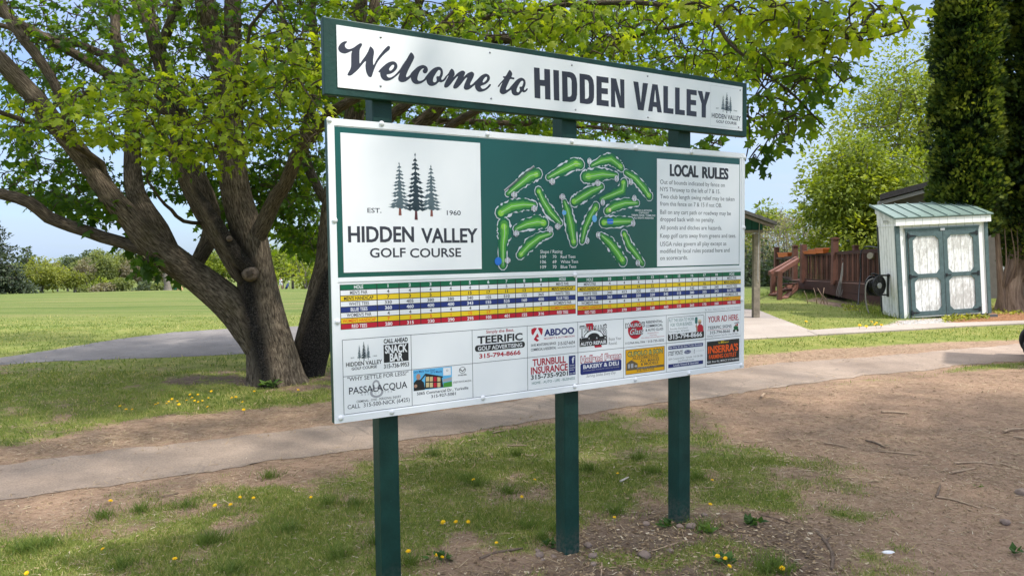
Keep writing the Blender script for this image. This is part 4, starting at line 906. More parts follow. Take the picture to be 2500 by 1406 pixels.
def rnd_dir(n, rg): v = rg.normal(size=(n, 3)); return v/np.linalg.norm(v, axis=1)[:, None]

def grow_twigs(wood, nodes, nrad, sprays, rg, r0=0.012, r1=0.004, sides=4, maxlen=2.2):
    """each spray is joined to the nearest wood by a bowed twig; returns where the twigs end and their direction"""
    nodes = [np.asarray(nodes, float)]; D = None
    order = np.argsort([np.min(np.linalg.norm(nodes[0]-p, axis=1)) for p in sprays])
    allN = np.vstack([nodes[0], np.zeros((len(sprays)*5, 3))]); cnt = len(nodes[0]); dirs = np.zeros((len(sprays), 3))
    for i in order:
        p = sprays[i]; d = np.linalg.norm(allN[:cnt]-p, axis=1); j = int(np.argmin(d)); a = allN[j]; L_ = d[j]
        mid = (a+p)/2+rg.normal(size=3)*0.10*L_+np.array([0, 0, 0.10*L_]); pts, rr = catmull([a, mid, p], [min(r0, r1+0.006*L_), (r0+r1)/2*0.8, r1], max(0.12, L_/4))
        wood.tube(pts, rr, sides); m_ = min(4, len(pts)-1); allN[cnt:cnt+m_] = pts[-m_:]; cnt += m_
        dirs[i] = p-mid
    return dirs/(np.linalg.norm(dirs, axis=1)[:, None]+1e-9)

def spray_leaves(sprays, dirs, per, spread, size, tint, rg, droop=0.35, flat=0.5):
    n = len(sprays)*per; c = np.repeat(sprays, per, 0); d = np.repeat(dirs, per, 0)
    off = rnd_dir(n, rg)*np.repeat(spread, per)[:, None]*rg.uniform(0.3, 1, n)[:, None]; off[:, 2] *= flat
    tip = off/(np.linalg.norm(off, axis=1)[:, None]+1e-9)+0.5*d+np.array([0, 0, -droop])+0.35*rnd_dir(n, rg)
    nr = np.array([0, 0, 1.0])+0.85*rnd_dir(n, rg)
    sz = np.repeat(size, per)*rg.uniform(0.5, 1.35, n); tn = np.clip(np.repeat(tint, per)+rg.normal(0, 0.10, n), 0, 1)
    return c+off, tip, nr, sz, tn

def sample_px(poly, d0, d1, n, rg):
    """points spread through the part of a crown seen inside this outline, between two depths"""
    poly = np.array(poly, float); lo, hi = poly.min(0), poly.max(0); out = []
    while len(out) < n:
        q = rg.uniform(lo, hi, (n*2, 2)); q = q[sdist(q, poly) > 0]
        for p in q[:n-len(out)]: out.append(at(p[0], p[1], rg.uniform(d0, d1)))
    return np.array(out)

def limb(pts, d0=None):
    """limb traced as (px, py, width px, depth)"""
    P_ = [at(x, y, d) for x, y, w_, d in pts]; return P_, [w_*d/F/2 for x, y, w_, d in pts]

BARK = bark_mat('maple_bark', (0.020, 0.016, 0.013), (0.128, 0.101, 0.075), (0.31, 0.255, 0.192), 34.0, 6.5, moss=(0.085, 0.07, 0.028))
LEAF = leaf_mat('maple_leaf', [(0.0, (0.025, 0.062, 0.010)), (0.35, (0.062, 0.125, 0.014)), (0.65, (0.145, 0.222, 0.017)), (1.0, (0.285, 0.335, 0.024))])

def big_maple(name, base_px, limbs, regions, label, seed, stain, knots=()):
    rg = np.random.default_rng(seed); b0 = gp(*base_px); root = empty(name, b0, label, 'tree', 'big maples behind the sign'); org = b0
    wd = Wood(); nodes = []
    for i, (pts, rough, fl) in enumerate(limbs):
        P_, R_ = limb(pts); P_, R_ = catmull(P_, R_, 0.10 if R_[0] > 0.08 else 0.16)
        if R_[0] < 0.09: P_ = P_+np.cumsum(rg.normal(0, 0.006, P_.shape), 0)*(np.arange(len(P_)) > 1)[:, None]
        wd.tube(P_, R_, 28 if R_.max() > 0.2 else 14 if R_.max() > 0.06 else 7, rough, seed+i, fl)
        nodes.append(P_[len(P_)//3 if fl else 1:])
    tr = wd.build('trunk', BARK, root, org, stain)
    for k_ in knots:
        c = at(*k_[:3])-org; r = k_[3]; b = MB()
        d = Vector(CAM-at(*k_[:3])).normalized(); 
        b.tube([Vector(c)-d*0.12, Vector(c)-d*0.02, Vector(c)+d*0.05, Vector(c)+d*0.05, Vector(c)-d*0.03], [r*1.6, r*1.4, r, r*0.66, r*0.3], mat('cut_wood', (0.17, 0.13, 0.10), 0.9, 0.1, bump=0.8, bscale=30, var=0.4, vscale=25), 14); b.build('knot', tr)
    nodes = np.vstack(nodes); tw = Wood(); LV = []
    SP = []; PER = []; SPR = []; SZ = []; TN = []
    for (poly, d0, d1, n, size, tint, per) in regions:
        p = sample_px(poly, d0, d1, n, rg) if not callable(poly) else poly(n, rg)
        SP.append(p); SZ.append(np.full(n, size)*rg.uniform(0.85, 1.15, n)); TN.append(np.clip(rg.normal(tint, 0.13, n), 0, 1)); PER.append(np.full(n, per))
    sp_ = np.vstack(SP); sz = np.concatenate(SZ); tn = np.concatenate(TN); pe = np.concatenate(PER)
    dirs = grow_twigs(tw, nodes, None, sp_, rg)
    # bare twigs among the leaves
    ex_ = np.vstack([sample_px(po, a_, b_, max(3, n_), rg) for po, a_, b_, n_, *_r in regions if not callable(po)]); grow_twigs(tw, np.vstack([nodes, sp_]), None, ex_, rg, 0.015, 0.004)
    tw.build('branches', BARK, root, org)
    V = []; Fq = []; T_ = []; n0 = 0
    for per in np.unique(pe):
        k_ = pe == per
        a = leaves(*spray_leaves(sp_[k_], dirs[k_], int(per), np.where(sz[k_] < 0.12, rg.uniform(0.13, 0.26, k_.sum()), 0.34), sz[k_], tn[k_], rg), MAPLE, MAPLE_F)
        V.append(a[0]); Fq.append(a[1]+n0); T_.append(a[2]); n0 += len(a[0])
    me = np_mesh('crown', np.vstack(V)-org, np.vstack(Fq), LEAF, smooth=False, attr=dict(tint=np.concatenate(T_))); link_mesh('crown', me, root)
    return root

B1 = gp(668, 938)[1]+0.15      # depth of the first trunk
d = B1
L1 = [
 ([(676, 960, 150, d), (672, 925, 126, d), (662, 860, 114, d), (645, 790, 108, d), (632, 720, 98, d), (622, 650, 88, d), (612, 590, 86, d), (590, 520, 74, d), (572, 440, 70, d), (562, 330, 62, d), (548, 190, 54, d), (512, 70, 50, d), (500, -20, 44, d), (470, -200, 34, d+.3), (430, -420, 20, d+.5)], 0.10, 0.13),
 ([(640, 860, 70, d), (610, 800, 88, d-.05), (560, 740, 84, d-.1), (480, 676, 74, d-.2), (415, 630, 76, d-.3), (365, 590, 72, d-.4), (318, 535, 58, d-.5), (270, 482, 52, d-.6), (213, 398, 47, d-.7), (160, 331, 44, d-.8), (89, 242, 42, d-.9), (36, 185, 40, d-1), (-40, 110, 34, d-1.1), (-180, 0, 22, d-1.2)], 0.09, None),
 ([(430, 640, 40, d-.35), (385, 560, 50, d-.3), (345, 500, 46, d-.2), (326, 450, 42, d), (323, 355, 36, d+.1), (323, 267, 32, d+.1), (318, 178, 28, d+.2), (285, 107, 25, d+.2), (281, 35, 22, d+.3), (270, -120, 14, d+.3)], 0.08, None),
 ([(470, 660, 30, d+.2), (520, 560, 42, d+.3), (500, 480, 46, d+.3), (455, 380, 46, d+.3), (440, 302, 46, d+.3), (418, 213, 44, d+.3), (395, 142, 40, d+.3), (374, 70, 32, d+.3), (334, 0, 26, d+.3), (280, -120, 16, d+.3)], 0.08, None),
 ([(385, 105, 26, d+.3), (368, 40, 24, d+.4), (356, -10, 20, d+.5), (350, -140, 12, d+.5)], 0.05, None), ([(390, 120, 26, d+.3), (415, 60, 24, d+.2), (438, 0, 22, d+.1), (470, -140, 14, d)], 0.05, None),
 ([(555, 260, 34, d+.1), (564, 150, 40, d+.2), (568, 60, 38, d+.2), (568, 0, 36, d+.3), (575, -160, 24, d+.4)], 0.07, None),
 ([(612, 700, 26, d-.1), (580, 668, 32, d-.15), (540, 603, 32, d-.2), (491, 521, 30, d-.2), (462, 471, 26, d-.2), (430, 400, 20, d-.2), (400, 330, 14, d-.3)], 0.07, None),
 ([(610, 660, 34, d-.3), (585, 630, 40, d-.32), (555, 592, 42, d-.34), (516, 525, 36, d-.35), (473, 468, 26, d-.35), (452, 430, 16, d-.35)], 0.12, None),
 ([(612, 600, 40, d-.05), (632, 570, 40, d-.1), (655, 520, 38, d-.2), (676, 478, 36, d-.3), (697, 450, 34, d-.4), (729, 373, 33, d-.6), (764, 330, 30, d-.8), (805, 280, 28, d-1), (850, 250, 24, d-1.2), (960, 190, 16, d-1.5)], 0.07, None),
 ([(455, 330, 22, d+.2), (420, 275, 26, d+.1), (334, 231, 26, d), (263, 178, 24, d-.1), (178, 124, 22, d-.2), (107, 85, 21, d-.3), (36, 43, 20, d-.3), (-60, -10, 14, d-.3)], 0.06, None),
 ([(440, 300, 16, d+.1), (338, 185, 20, d+.2), (249, 135, 19, d+.3), (160, 100, 17, d+.4), (60, 78, 14, d+.4), (-60, 50, 10, d+.5)], 0.06, None),
 ([(350, 615, 24, d-.4), (334, 603, 29, d-.45), (249, 578, 29, d-.5), (171, 553, 29, d-.6), (117, 532, 30, d-.7), (71, 496, 29, d-.8), (0, 475, 26, d-.9), (-120, 440, 20, d-1)], 0.06, None),
 ([(262, 470, 12, d-.6), (249, 402, 15, d-.7), (178, 356, 15, d-1), (132, 313, 14, d-1.3), (64, 302, 13, d-1.5), (0, 277, 12, d-1.7), (-80, 250, 8, d-1.8)], 0.05, None),
 ([(520, 380, 8, d-.3), (533, 302, 11, d-1.2), (575, 285, 10, d-1.5), (598, 260, 9.5, d-1.7), (606, 200, 9, d-1.8), (612, 142, 9, d-1.9), (622, 71, 8, d-2), (676, 11, 7, d-2.2), (720, -60, 5, d-2.3)], 0.05, None),
 ([(488, 545, 10, d-.3), (447, 540, 10, d-.5), (417, 515, 9, d-.7), (390, 485, 7, d-.9), (360, 440, 5, d-1)], 0.05, None),
 ([(200, 380, 20, d-.6), (130, 200, 22, d-.5), (60, 100, 24, d-.5), (20, 30, 22, d-.4), (-40, -80, 14, d-.3)], 0.06, None),
]
def stain1(V):
    p = project(V); q = np.array([(583, 655), (606, 655), (628, 710), (640, 790), (652, 845), (660, 900), (663, 945), (634, 948), (618, 870), (602, 810), (590, 740)], float)
    s_ = 0.9*sstep(-24, 20, sdist(p[:, :2], q))
    q2 = np.array([(470, 460), (500, 455), (560, 540), (625, 640), (640, 690), (590, 690), (560, 620)], float)
    return np.maximum(s_, 0.75*sstep(-10, 8, sdist(p[:, :2], q2)))*(p[:, 2] < B1+0.1)
def dome_px(cx, cy, cz, rx, ry, rz, zmin):
    def f(n, rg):
        out = []
        while len(out) < n:
            v = rnd_dir(1, rg)[0]*rg.uniform(0.35, 1)**0.5; p = np.array([cx+rx*v[0], cy+ry*v[1], cz+rz*v[2]])
            if p[2] > zmin: out.append(p)
        return np.array(out)
    return f
REG1 = [
 ([(0, 270), (100, 240), (200, 215), (330, 185), (450, 190), (520, 165), (600, 120), (700, 120), (790, 170), (790, 400), (700, 360), (640, 330), (560, 410), (440, 420), (330, 370), (250, 350), (200, 330), (80, 330), (0, 310)], 6.2, 7.7, 225, 0.074, 0.76, 11),
 ([(540, 60), (700, 20), (790, 30), (790, 260), (560, 230)], 6.0, 7.5, 46, 0.074, 0.82, 10),
 ([(0, 0), (790, 0), (790, 240), (0, 260)], 7.6, 10.5, 340, 0.078, 0.38, 11), ([(330, 240), (790, 240), (790, 500), (640, 520), (480, 520), (330, 440)], 8.9, 11, 290, 0.080, 0.32, 11),
 ([(0, 290), (150, 330), (260, 400), (330, 520), (300, 530), (200, 500), (90, 500), (0, 470)], 7.8, 10, 120, 0.078, 0.30, 9), ([(90, 470), (310, 470), (330, 555), (250, 545), (170, 530), (120, 505)], 8, 9.5, 34, 0.11, 0.25, 9), ([(260, 590), (400, 610), (400, 680), (330, 650)], 8, 9, 10, 0.11, 0.2, 9),
 ([(490, 420), (640, 420), (650, 560), (600, 580), (520, 600), (490, 560)], 9.2, 11, 75, 0.082, 0.3, 10),
 (dome_px(-4.5, 8.5, 7.0, 5.5, 4.5, 4.0, 5.2), 0, 0, 760, 0.16, 0.5, 10)]
big_maple('maple_tree', (668, 938), L1, REG1, 'spreading maple with many stems and a black stain down its trunk, left of the sign', 11, stain1, knots=((611, 668, B1-0.36, 0.062), (560, 583, B1-0.56, 0.022)))

B2 = gp(752, 924)[1]+0.2; d = B2
L2 = [
 ([(748, 942, 84, d), (752, 905, 76, d), (760, 850, 86, d), (778, 780, 86, d), (796, 700, 78, d), (806, 640, 66, d), (812, 560, 60, d), (822, 470, 56, d), (845, 400, 50, d), (862, 300, 46, d), (874, 160, 42, d), (878, 40, 38, d), (884, -60, 30, d), (890, -260, 18, d)], 0.09, 0.2),
 ([(822, 480, 40, d), (880, 370, 36, d-.1), (955, 285, 26, d-.3), (1007, 240, 24, d-.5), (1050, 150, 20, d-.6), (1071, 76, 18, d-.7), (1122, 20, 16, d-.8), (1200, -80, 10, d-.9)], 0.06, None),
 ([(830, 450, 42, d+.1), (930, 370, 40, d), (1037, 294, 36, d-.1), (1080, 250, 32, d-.2), (1191, 105, 24, d-.4), (1255, 98, 22, d-.6), (1319, 63, 21, d-.7), (1362, 10, 20, d-.9), (1450, -80, 12, d-1.1)], 0.07, None),
 ([(850, 420, 26, d+.2), (980, 370, 24, d), (1114, 302, 20, d-.3), (1161, 272, 18, d-.5), (1290, 200, 15, d-.8), (1420, 140, 12, d-1.1), (1600, 70, 9, d-1.6), (1800, 40, 6, d-2.2)], 0.06, None),
 ([(870, 280, 26, d), (905, 150, 28, d+.2), (915, 20, 26, d+.3), (930, -120, 18, d+.4)], 0.05, None), ([(880, 260, 24, d+.1), (960, 130, 26, d+.2), (994, 54, 24, d+.2), (1015, 10, 20, d+.2), (1060, -100, 12, d+.2)], 0.05, None),
 ([(1100, 60, 12, d-.8), (1400, 20, 12, d-1.5), (1700, 32, 11, d-2.2), (1807, 135, 8, d-2.7), (1949, 249, 6, d-3.0), (2020, 330, 3, d-3.2)], 0.05, None),
 ([(1362, 10, 14, d-.9), (1600, -60, 13, d-1.9), (1870, 0, 10, d-2.8), (1984, 64, 8, d-3.2), (2100, 90, 5, d-3.5), (2210, 60, 3, d-3.7)], 0.05, None),
 ([(1191, 105, 14, d-.4), (1350, 160, 13, d-.9), (1600, 190, 11, d-1.5), (1800, 260, 8, d-2.0), (1900, 330, 4, d-2.3)], 0.05, None),
 ([(1037, 294, 16, d), (1200, 300, 14, d+.3), (1400, 310, 11, d+.5), (1600, 330, 7, d+.6)], 0.05, None),
 ([(816, 520, 22, d+.3), (760, 430, 24, d+.8), (740, 330, 22, d+1.2), (770, 200, 20, d+1.4), (760, 60, 18, d+1.5), (740, -80, 12, d+1.5)], 0.06, None), ([(770, 300, 16, d+1.2), (720, 180, 18, d+1.4), (690, 60, 16, d+1.5), (660, -60, 10, d+1.5)], 0.06, None),
]
def stain2(V):
    p = project(V); q = np.array([(700, 955), (730, 840), (790, 660), (830, 640), (850, 800), (800, 955)], float)
    return 0.95*sstep(-18, 14, sdist(p[:, :2], q))
REG2 = [
 ([(790, 0), (1300, 0), (1500, 0), (1500, 150), (1250, 120), (900, 60), (790, 40)], 7.2, 10.5, 210, 0.078, 0.60, 10), ([(1150, 0), (1800, 0), (1900, 120), (1830, 210), (1500, 150)], 6.4, 9.5, 235, 0.080, 0.64, 10),
 ([(1000, 60), (1450, 0), (1560, 140), (1300, 140)], 6.2, 7.6, 45, 0.078, 0.74, 10),
 ([(1620, 0), (2150, 0), (2230, 30), (2190, 80), (2090, 110), (1990, 110), (1800, 60)], 5.0, 6.4, 92, 0.082, 0.92, 10), ([(1830, 110), (2060, 150), (2085, 190), (2000, 240), (1960, 300), (1860, 250), (1830, 220)], 5.4, 7.2, 50, 0.088, 0.58, 8),
 ([(1825, 220), (1960, 260), (1960, 330), (1890, 380), (1830, 330)], 5.6, 7.2, 24, 0.085, 0.56, 8), ([(1820, 370), (1860, 390), (1840, 420), (1818, 410)], 6, 6.6, 4, 0.11, 0.3, 8), ([(1730, 340), (1770, 345), (1770, 365), (1735, 365)], 7, 8, 3, 0.11, 0.3, 9),
 ([(790, 200), (900, 230), (1640, 310), (1660, 350), (1400, 340), (1150, 320), (900, 290), (790, 290)], 8.5, 11.5, 260, 0.082, 0.42, 10),
 ([(640, 400), (800, 380), (820, 640), (760, 640), (700, 590), (650, 560)], 10, 12.5, 170, 0.09, 0.36, 11), ([(660, 560), (800, 560), (800, 625), (740, 615), (690, 600)], 10.5, 12.5, 30, 0.12, 0.55, 10),
 (dome_px(1.5, 6.5, 7.2, 5.5, 4.5, 3.2, 5.0), 0, 0, 520, 0.16, 0.5, 10)]
big_maple('maple_tree', (752, 924), L2, REG2, 'leaning black trunked maple half hidden behind the left end of the sign', 23, stain2)

# ---- smaller and farther trees
def clump_crown(name, centres, radii, n, size, tints, mt, parent, rg, flat=0.7, tf=(OVAL, OVAL_F), org=np.zeros(3), up=0.6, tiplen=None):
    k = rg.choice(len(centres), n, p=np.array(radii)**2/np.sum(np.array(radii)**2)); c = np.asarray(centres)[k]; r = np.asarray(radii)[k]
    dv = rnd_dir(n, rg); rr = rg.uniform(0.45, 1.0, n)**0.6; p = c+dv*(r*rr)[:, None]*np.array([1, 1, flat])
    a = leaves(p, dv+0.7*rnd_dir(n, rg)+np.array([0, 0, -0.2]), dv*0.6+np.array([0, 0, up])+0.6*rnd_dir(n, rg), size*rg.uniform(0.6, 1.4, n), np.clip(np.asarray(tints)[k]+rg.normal(0, 0.12, n), 0, 1), *tf)
    me = np_mesh(name, a[0]-org, a[1], mt, smooth=False, attr=dict(tint=a[2])); return link_mesh(name, me, parent)

GREY_BARK = bark_mat('grey_bark', (0.10, 0.085, 0.07), (0.17, 0.15, 0.13), (0.26, 0.235, 0.21), stain=False)
FAR = {'fir': leaf_mat('fir_foliage', [(0, (0.014, 0.024, 0.014)), (0.5, (0.034, 0.050, 0.028)), (1, (0.075, 0.095, 0.045))], 0.15), 'lime': leaf_mat('lime_foliage', [(0, (0.05, 0.08, 0.012)), (0.5, (0.17, 0.22, 0.022)), (1, (0.33, 0.36, 0.035))], 0.35), 'mid': leaf_mat('mid_foliage', [(0, (0.06, 0.085, 0.032)), (0.5, (0.125, 0.155, 0.050)), (1, (0.21, 0.235, 0.075))], 0.4),
       'dark': leaf_mat('dark_foliage', [(0, (0.035, 0.055, 0.032)), (0.5, (0.07, 0.098, 0.052)), (1, (0.115, 0.145, 0.07))], 0.3), 'bud': leaf_mat('budding_twigs', [(0, (0.12, 0.105, 0.085)), (0.5, (0.19, 0.17, 0.12)), (1, (0.26, 0.25, 0.14))], 0.3), 'olive': leaf_mat('olive_foliage', [(0, (0.075, 0.095, 0.022)), (0.5, (0.16, 0.185, 0.035)), (1, (0.26, 0.27, 0.055))], 0.4)}  # mid and dark greens lightened in place of distance haze

def broad_tree(name, loc, h, rad, kind, n, size, seed, label, group=None, low=0.12, stems=1, ncl=22, twig=True):
    """trunk, forking limbs and a crown of leaf clumps"""
    rg = np.random.default_rng(seed); root = empty(name, loc, label, 'tree', group); wd = Wood(); nodes = []
    cen = []; rads = []
    for i in range(ncl):
        v = rnd_dir(1, rg)[0]; t = rg.uniform(0.35, 1.0); zc = h*(low+(1-low)*0.52)
        cen.append((v[0]*rad*t*0.82, v[1]*rad*t*0.82, zc+v[2]*h*(1-low)*0.42*t)); rads.append(rad*rg.uniform(0.20, 0.40))
    for s_ in range(stems):
        a = rg.uniform(0, 6.28); lean = 0.0 if stems == 1 else 0.25; tp = np.array([math.cos(a)*rad*lean, math.sin(a)*rad*lean, h*0.82])
        P_, R_ = catmull([np.array([math.cos(a), math.sin(a), 0])*0.05*rad*(stems > 1)+np.array([0, 0, -0.2]), tp*0.3+rg.normal(0, 0.03*rad, 3), tp*0.65+rg.normal(0, 0.05*rad, 3), tp], np.array([0.030, 0.022, 0.013, 0.004])*h*(1 if stems == 1 else 0.6), 0.5); wd.tube(P_, R_, 8, 0.06, seed); nodes.append(P_)
    nodes = np.vstack(nodes); tw = Wood()
    grow_twigs(wd, nodes, None, np.array(cen), rg, 0.011*h*0.6, 0.0035*h*0.6, 5)
    wd.build('trunk', GREY_BARK, root, np.zeros(3))
    clump_crown('crown', cen, rads, n, size, rg.normal(0.5, 0.16, ncl), FAR[kind], root, rg); return root

def bare_tree(name, loc, h, rad, seed, label, group=None, n=420, kind='bud', size=0.25):
    """grey twiggy tree just coming into bud"""
    rg = np.random.default_rng(seed); root = empty(name, loc, label, 'tree', group); wd = Wood(); nodes = []
    for s_ in range(4):
        a = rg.uniform(0, 6.28); tp = np.array([math.cos(a)*rad*0.4, math.sin(a)*rad*0.4, h*0.8]); P_, R_ = catmull([np.array([0, 0, -.2]), tp*0.4+rg.normal(0, 0.06*rad, 3), tp], np.array([0.014, 0.009, 0.003])*h, 0.5); wd.tube(P_, R_, 6); nodes.append(P_)
    m_ = 230; v = rnd_dir(m_, rg)*rg.uniform(0.4, 1, m_)[:, None]**0.5; tips = np.stack([v[:, 0]*rad, v[:, 1]*rad, h*0.58+v[:, 2]*h*0.42], 1)
    grow_twigs(wd, np.vstack(nodes), None, tips, rg, 0.005*h, 0.0016*h, 4); wd.build('trunk', GREY_BARK, root, np.zeros(3))
    clump_crown('crown', tips, np.full(m_, 0.09*h), n, size, rg.normal(0.5, 0.2, m_), FAR[kind], root, rg); return root

def conifer(name, loc, h, rad, seed, label, group=None, n=2600, kind='dark', layers=18, size=0.3, sparse=0.0, low=0.06):
    """spire with whorls of drooping boughs"""
    rg = np.random.default_rng(seed); root = empty(name, loc, label, 'tree', group); wd = Wood()
    P_, R_ = catmull([np.array([0, 0, -.2]), np.array([0, 0, h*0.5]), np.array([0, 0, h])], np.array([0.022, 0.013, 0.003])*h, 0.8); wd.tube(P_, R_, 7); cen = []; rads = []
    for i in range(layers):
        t = i/(layers-1); z = h*(low+(0.97-low)*t); L_ = rad*(1-t)**0.75*rg.uniform(0.8, 1.1)+0.05*rad; m_ = max(3, int(9*(1-t)+3)); a0 = rg.uniform(0, 6.28)
        for j in range(m_):
            if rg.random() < sparse: continue
            a = a0+6.28*j/m_+rg.normal(0, 0.15); Lj = L_*rg.uniform(0.7, 1.1); e = np.array([math.cos(a)*Lj, math.sin(a)*Lj, z-0.12*Lj]); s0 = np.array([0, 0, z]); md = (e+s0)/2+np.array([0, 0, 0.06*Lj]); Pq, Rq = catmull([s0, md, e], [0.006*h*(1-t)+0.01, 0.004*h*(1-t)+0.006, 0.004], 0.6); wd.tube(Pq, Rq, 4)
            for q in (0.35, 0.6, 0.85, 1.0): cen.append(s0*(1-q)+e*q+np.array([0, 0, 0.05*Lj*math.sin(q*3.14)])); rads.append(max(0.12*h*0.35, Lj*0.22))
    wd.build('trunk', GREY_BARK, root, np.zeros(3)); clump_crown('crown', cen, rads, n, size, rg.normal(0.5, 0.2, len(cen)), FAR[kind], root, rg, flat=0.35); return root

def copy_tree(src, loc, rz, s, label=None, group=None):
    c = src.copy(); COL.objects.link(c); c.location = loc; c.rotation_euler = (0, 0, rz); c.scale = (s, s, s)
    if label: c['label'] = label
    if group: c['group'] = group
    for ch in list(src.children):
        q = ch.copy(); COL.objects.link(q); q.parent = c
    return c

def ground_at(px, y, dz=0.0):
    d_ = ray(px, 700); x = d_[0]/d_[1]*y; return Vector((x, y, float(zt(x, y))+dz))
def height_for(px, py, y): p = at(px, py, y); return float(p[2]-zt(p[0], p[1]))

# trees across the fairway, on the left
conifer('larch_tree', ground_at(-22, 92), height_for(0, 500, 92), 4.6, 5, 'tall dark conifer with level boughs at the left edge of the fairway', n=9000, kind='fir', size=0.40, layers=22, sparse=0.12)
conifer('pine_tree', ground_at(70, 128), height_for(70, 604, 128), 3.8, 6, 'blue green pine rising behind the spreading bush by the dark conifer', n=2600, size=0.7, layers=13, kind='dark', low=0.2)
broad_tree('spreading_bush', ground_at(100, 112), height_for(110, 634, 112), 4.6, 'olive', 5200, 0.36, 31, 'wide yellow green bush branching from the ground at the fairway edge', low=0.02, stems=6, ncl=46)
broad_tree('spreading_bush', ground_at(181, 113), height_for(181, 655, 113), 2.5, 'olive', 1700, 0.34, 32, 'smaller thin bush on several stems right of the wide bush', low=0.1, stems=5, ncl=26)
conifer('small_spruce', ground_at(357, 112), height_for(357, 668, 112), 1.6, 33, 'small dark spruce standing alone before the wood', n=900, size=0.32, layers=9, low=0.2)
GW = 'trees of the wood across the fairway'
kinds = [('mid', 'rounded green tree'), ('lime', 'pale fresh green tree'), ('dark', 'dark green tree'), ('bud', 'brownish budding tree')]
PRO = {k_: broad_tree('woodland_tree', ground_at(900+60*i, 190), 12.0, 4.4, k_, 2600, 0.62, 60+i, l_+' in the wood across the fairway', GW, low=0.10, ncl=30) for i, (k_, l_) in enumerate(kinds)}
WT = [(18, 645, 'mid', 138), (140, 640, 'bud', 140), (165, 622, 'lime', 150), (187, 618, 'dark', 138), (205, 635, 'mid', 130), (212, 628, 'bud', 128), (228, 612, 'lime', 152), (226, 606, 'dark', 150), (250, 610, 'mid', 135), (262, 628, 'mid', 128), (285, 612, 'lime', 150), (300, 614, 'mid', 132), (322, 630, 'bud', 130),
      (340, 612, 'mid', 140), (365, 622, 'bud', 130), (392, 628, 'bud', 126), (410, 614, 'lime', 145), (440, 618, 'mid', 138), (475, 610, 'lime', 132), (510, 606, 'mid', 135), (548, 610, 'lime', 128), (585, 604, 'mid', 136), (620, 600, 'lime', 140), (655, 595, 'mid', 132), (690, 600, 'lime', 126), (715, 590, 'mid', 134), (750, 585, 'lime', 120), (785, 580, 'mid', 130), (830, 590, 'mid', 130)]
lab = {}
PLACE = ['near the dark conifer', 'above the wide bush', 'between the low bough and the bush', 'over the small spruce', 'left of the golfers', 'behind the golfers', 'beyond the black trunk']
moved = set()
for i, (px, py, k_, y) in enumerate(WT):
    g = ground_at(px, y); h = height_for(px, py, y); s_ = h/11.6; zone = PLACE[0 if px < 60 else 1 if px < 200 else 2 if px < 310 else 3 if px < 400 else 4 if px < 540 else 5 if px < 700 else 6]
    lb = dict(kinds)[k_]+' in the wood '+zone; o = PRO[k_]
    if k_ not in moved: moved.add(k_); o.location = g; o.rotation_euler = (0, 0, i*1.7); o.scale = (s_,)*3; o['label'] = lb
    else: copy_tree(o, g, i*1.7, s_, lb, GW)
b_src = None
for i, (px, py, y, r, k_, lb) in enumerate([(205, 700, 118, 1.6, 'mid', 'low green shrub at the wood edge left of the grey shrub'), (243, 696, 117, 2.2, 'bud', 'low grey shrub at the edge of the wood'), (260, 680, 120, 2.6, 'lime', 'bright green shrub beside the low grey shrub'), (295, 678, 120, 2.6, 'mid', 'bushy young tree left of the small spruce'), (395, 690, 112, 2.2, 'mid', 'thin young tree right of the small spruce'), (470, 672, 118, 3.0, 'mid', 'shrub under the low limb of the spreading maple'), (640, 660, 118, 3.2, 'lime', 'fresh green shrub behind the standing golfer'), (760, 655, 112, 3.4, 'lime', 'yellow green young tree right of the golf bag')]):
    broad_tree('wood_shrub', ground_at(px, y), height_for(px, py, y), r, k_, 900, 0.40, 90+i, lb, 'shrubs along the edge of the wood', low=0.0, stems=4, ncl=16)
bare_tree('old_tree', ground_at(748, 108), height_for(748, 600, 108), 4.5, 140, 'old thick stemmed tree beside the golf bag', n=900, kind='lime', size=0.5)

# ---- trees on the right, behind the deck
broad_tree('spring_maple', ground_at(2105, 28), height_for(2120, 300, 28), 3.0, 'lime', 26000, 0.17, 201, 'yellow green maple in fresh leaf behind the brown deck', low=0.0, stems=4, ncl=110)
broad_tree('spring_maple', ground_at(2270, 34), height_for(2250, 60, 34), 5.2, 'lime', 34000, 0.17, 202, 'taller airy maple with pale branches left of the arborvitae', low=0.05, stems=5, ncl=150)
GB = 'thin grey trees beyond the pavilion'
for i, (px, py, y, r, lb) in enumerate([(1828, 560, 44, 2.6, 'grey twiggy tree behind the pavilion post'), (1885, 500, 46, 3.2, 'tall grey budding tree right of the pavilion roof'), (1945, 520, 42, 2.8, 'grey twiggy tree above the deck steps'), (1985, 490, 50, 3.0, 'pale budding tree between the deck steps and the maple'), (1915, 560, 40, 2.2, 'low grey bush tree behind the deck steps')]): bare_tree('budding_tree', ground_at(px, y), height_for(px, py, y), r, 210+i, lb, GB, n=800, size=0.15)
broad_tree('woodland_tree', ground_at(1853, 62), height_for(1853, 484, 62), 3.0, 'lime', 2600, 0.32, 231, 'light green tree top showing over the pavilion roof'); broad_tree('woodland_tree', ground_at(1960, 66), height_for(1960, 478, 66), 4.0, 'lime', 2600, 0.32, 232, 'light green tree beyond the grey budding trees')
for i, (px, py, y, r, lb) in enumerate([(1862, 585, 37, 2.4, 'dark low spruce behind the pavilion post'), (1905, 610, 38, 2.0, 'dark low spruce left of the deck steps'), (1822, 600, 36, 2.2, 'dark low spruce at the right edge of the sign')]): conifer('dark_spruce', ground_at(px, y), height_for(px, py, y), r, 240+i, lb, 'dark spruces beyond the pavilion', n=2200, size=0.22, layers=12, low=0.02)

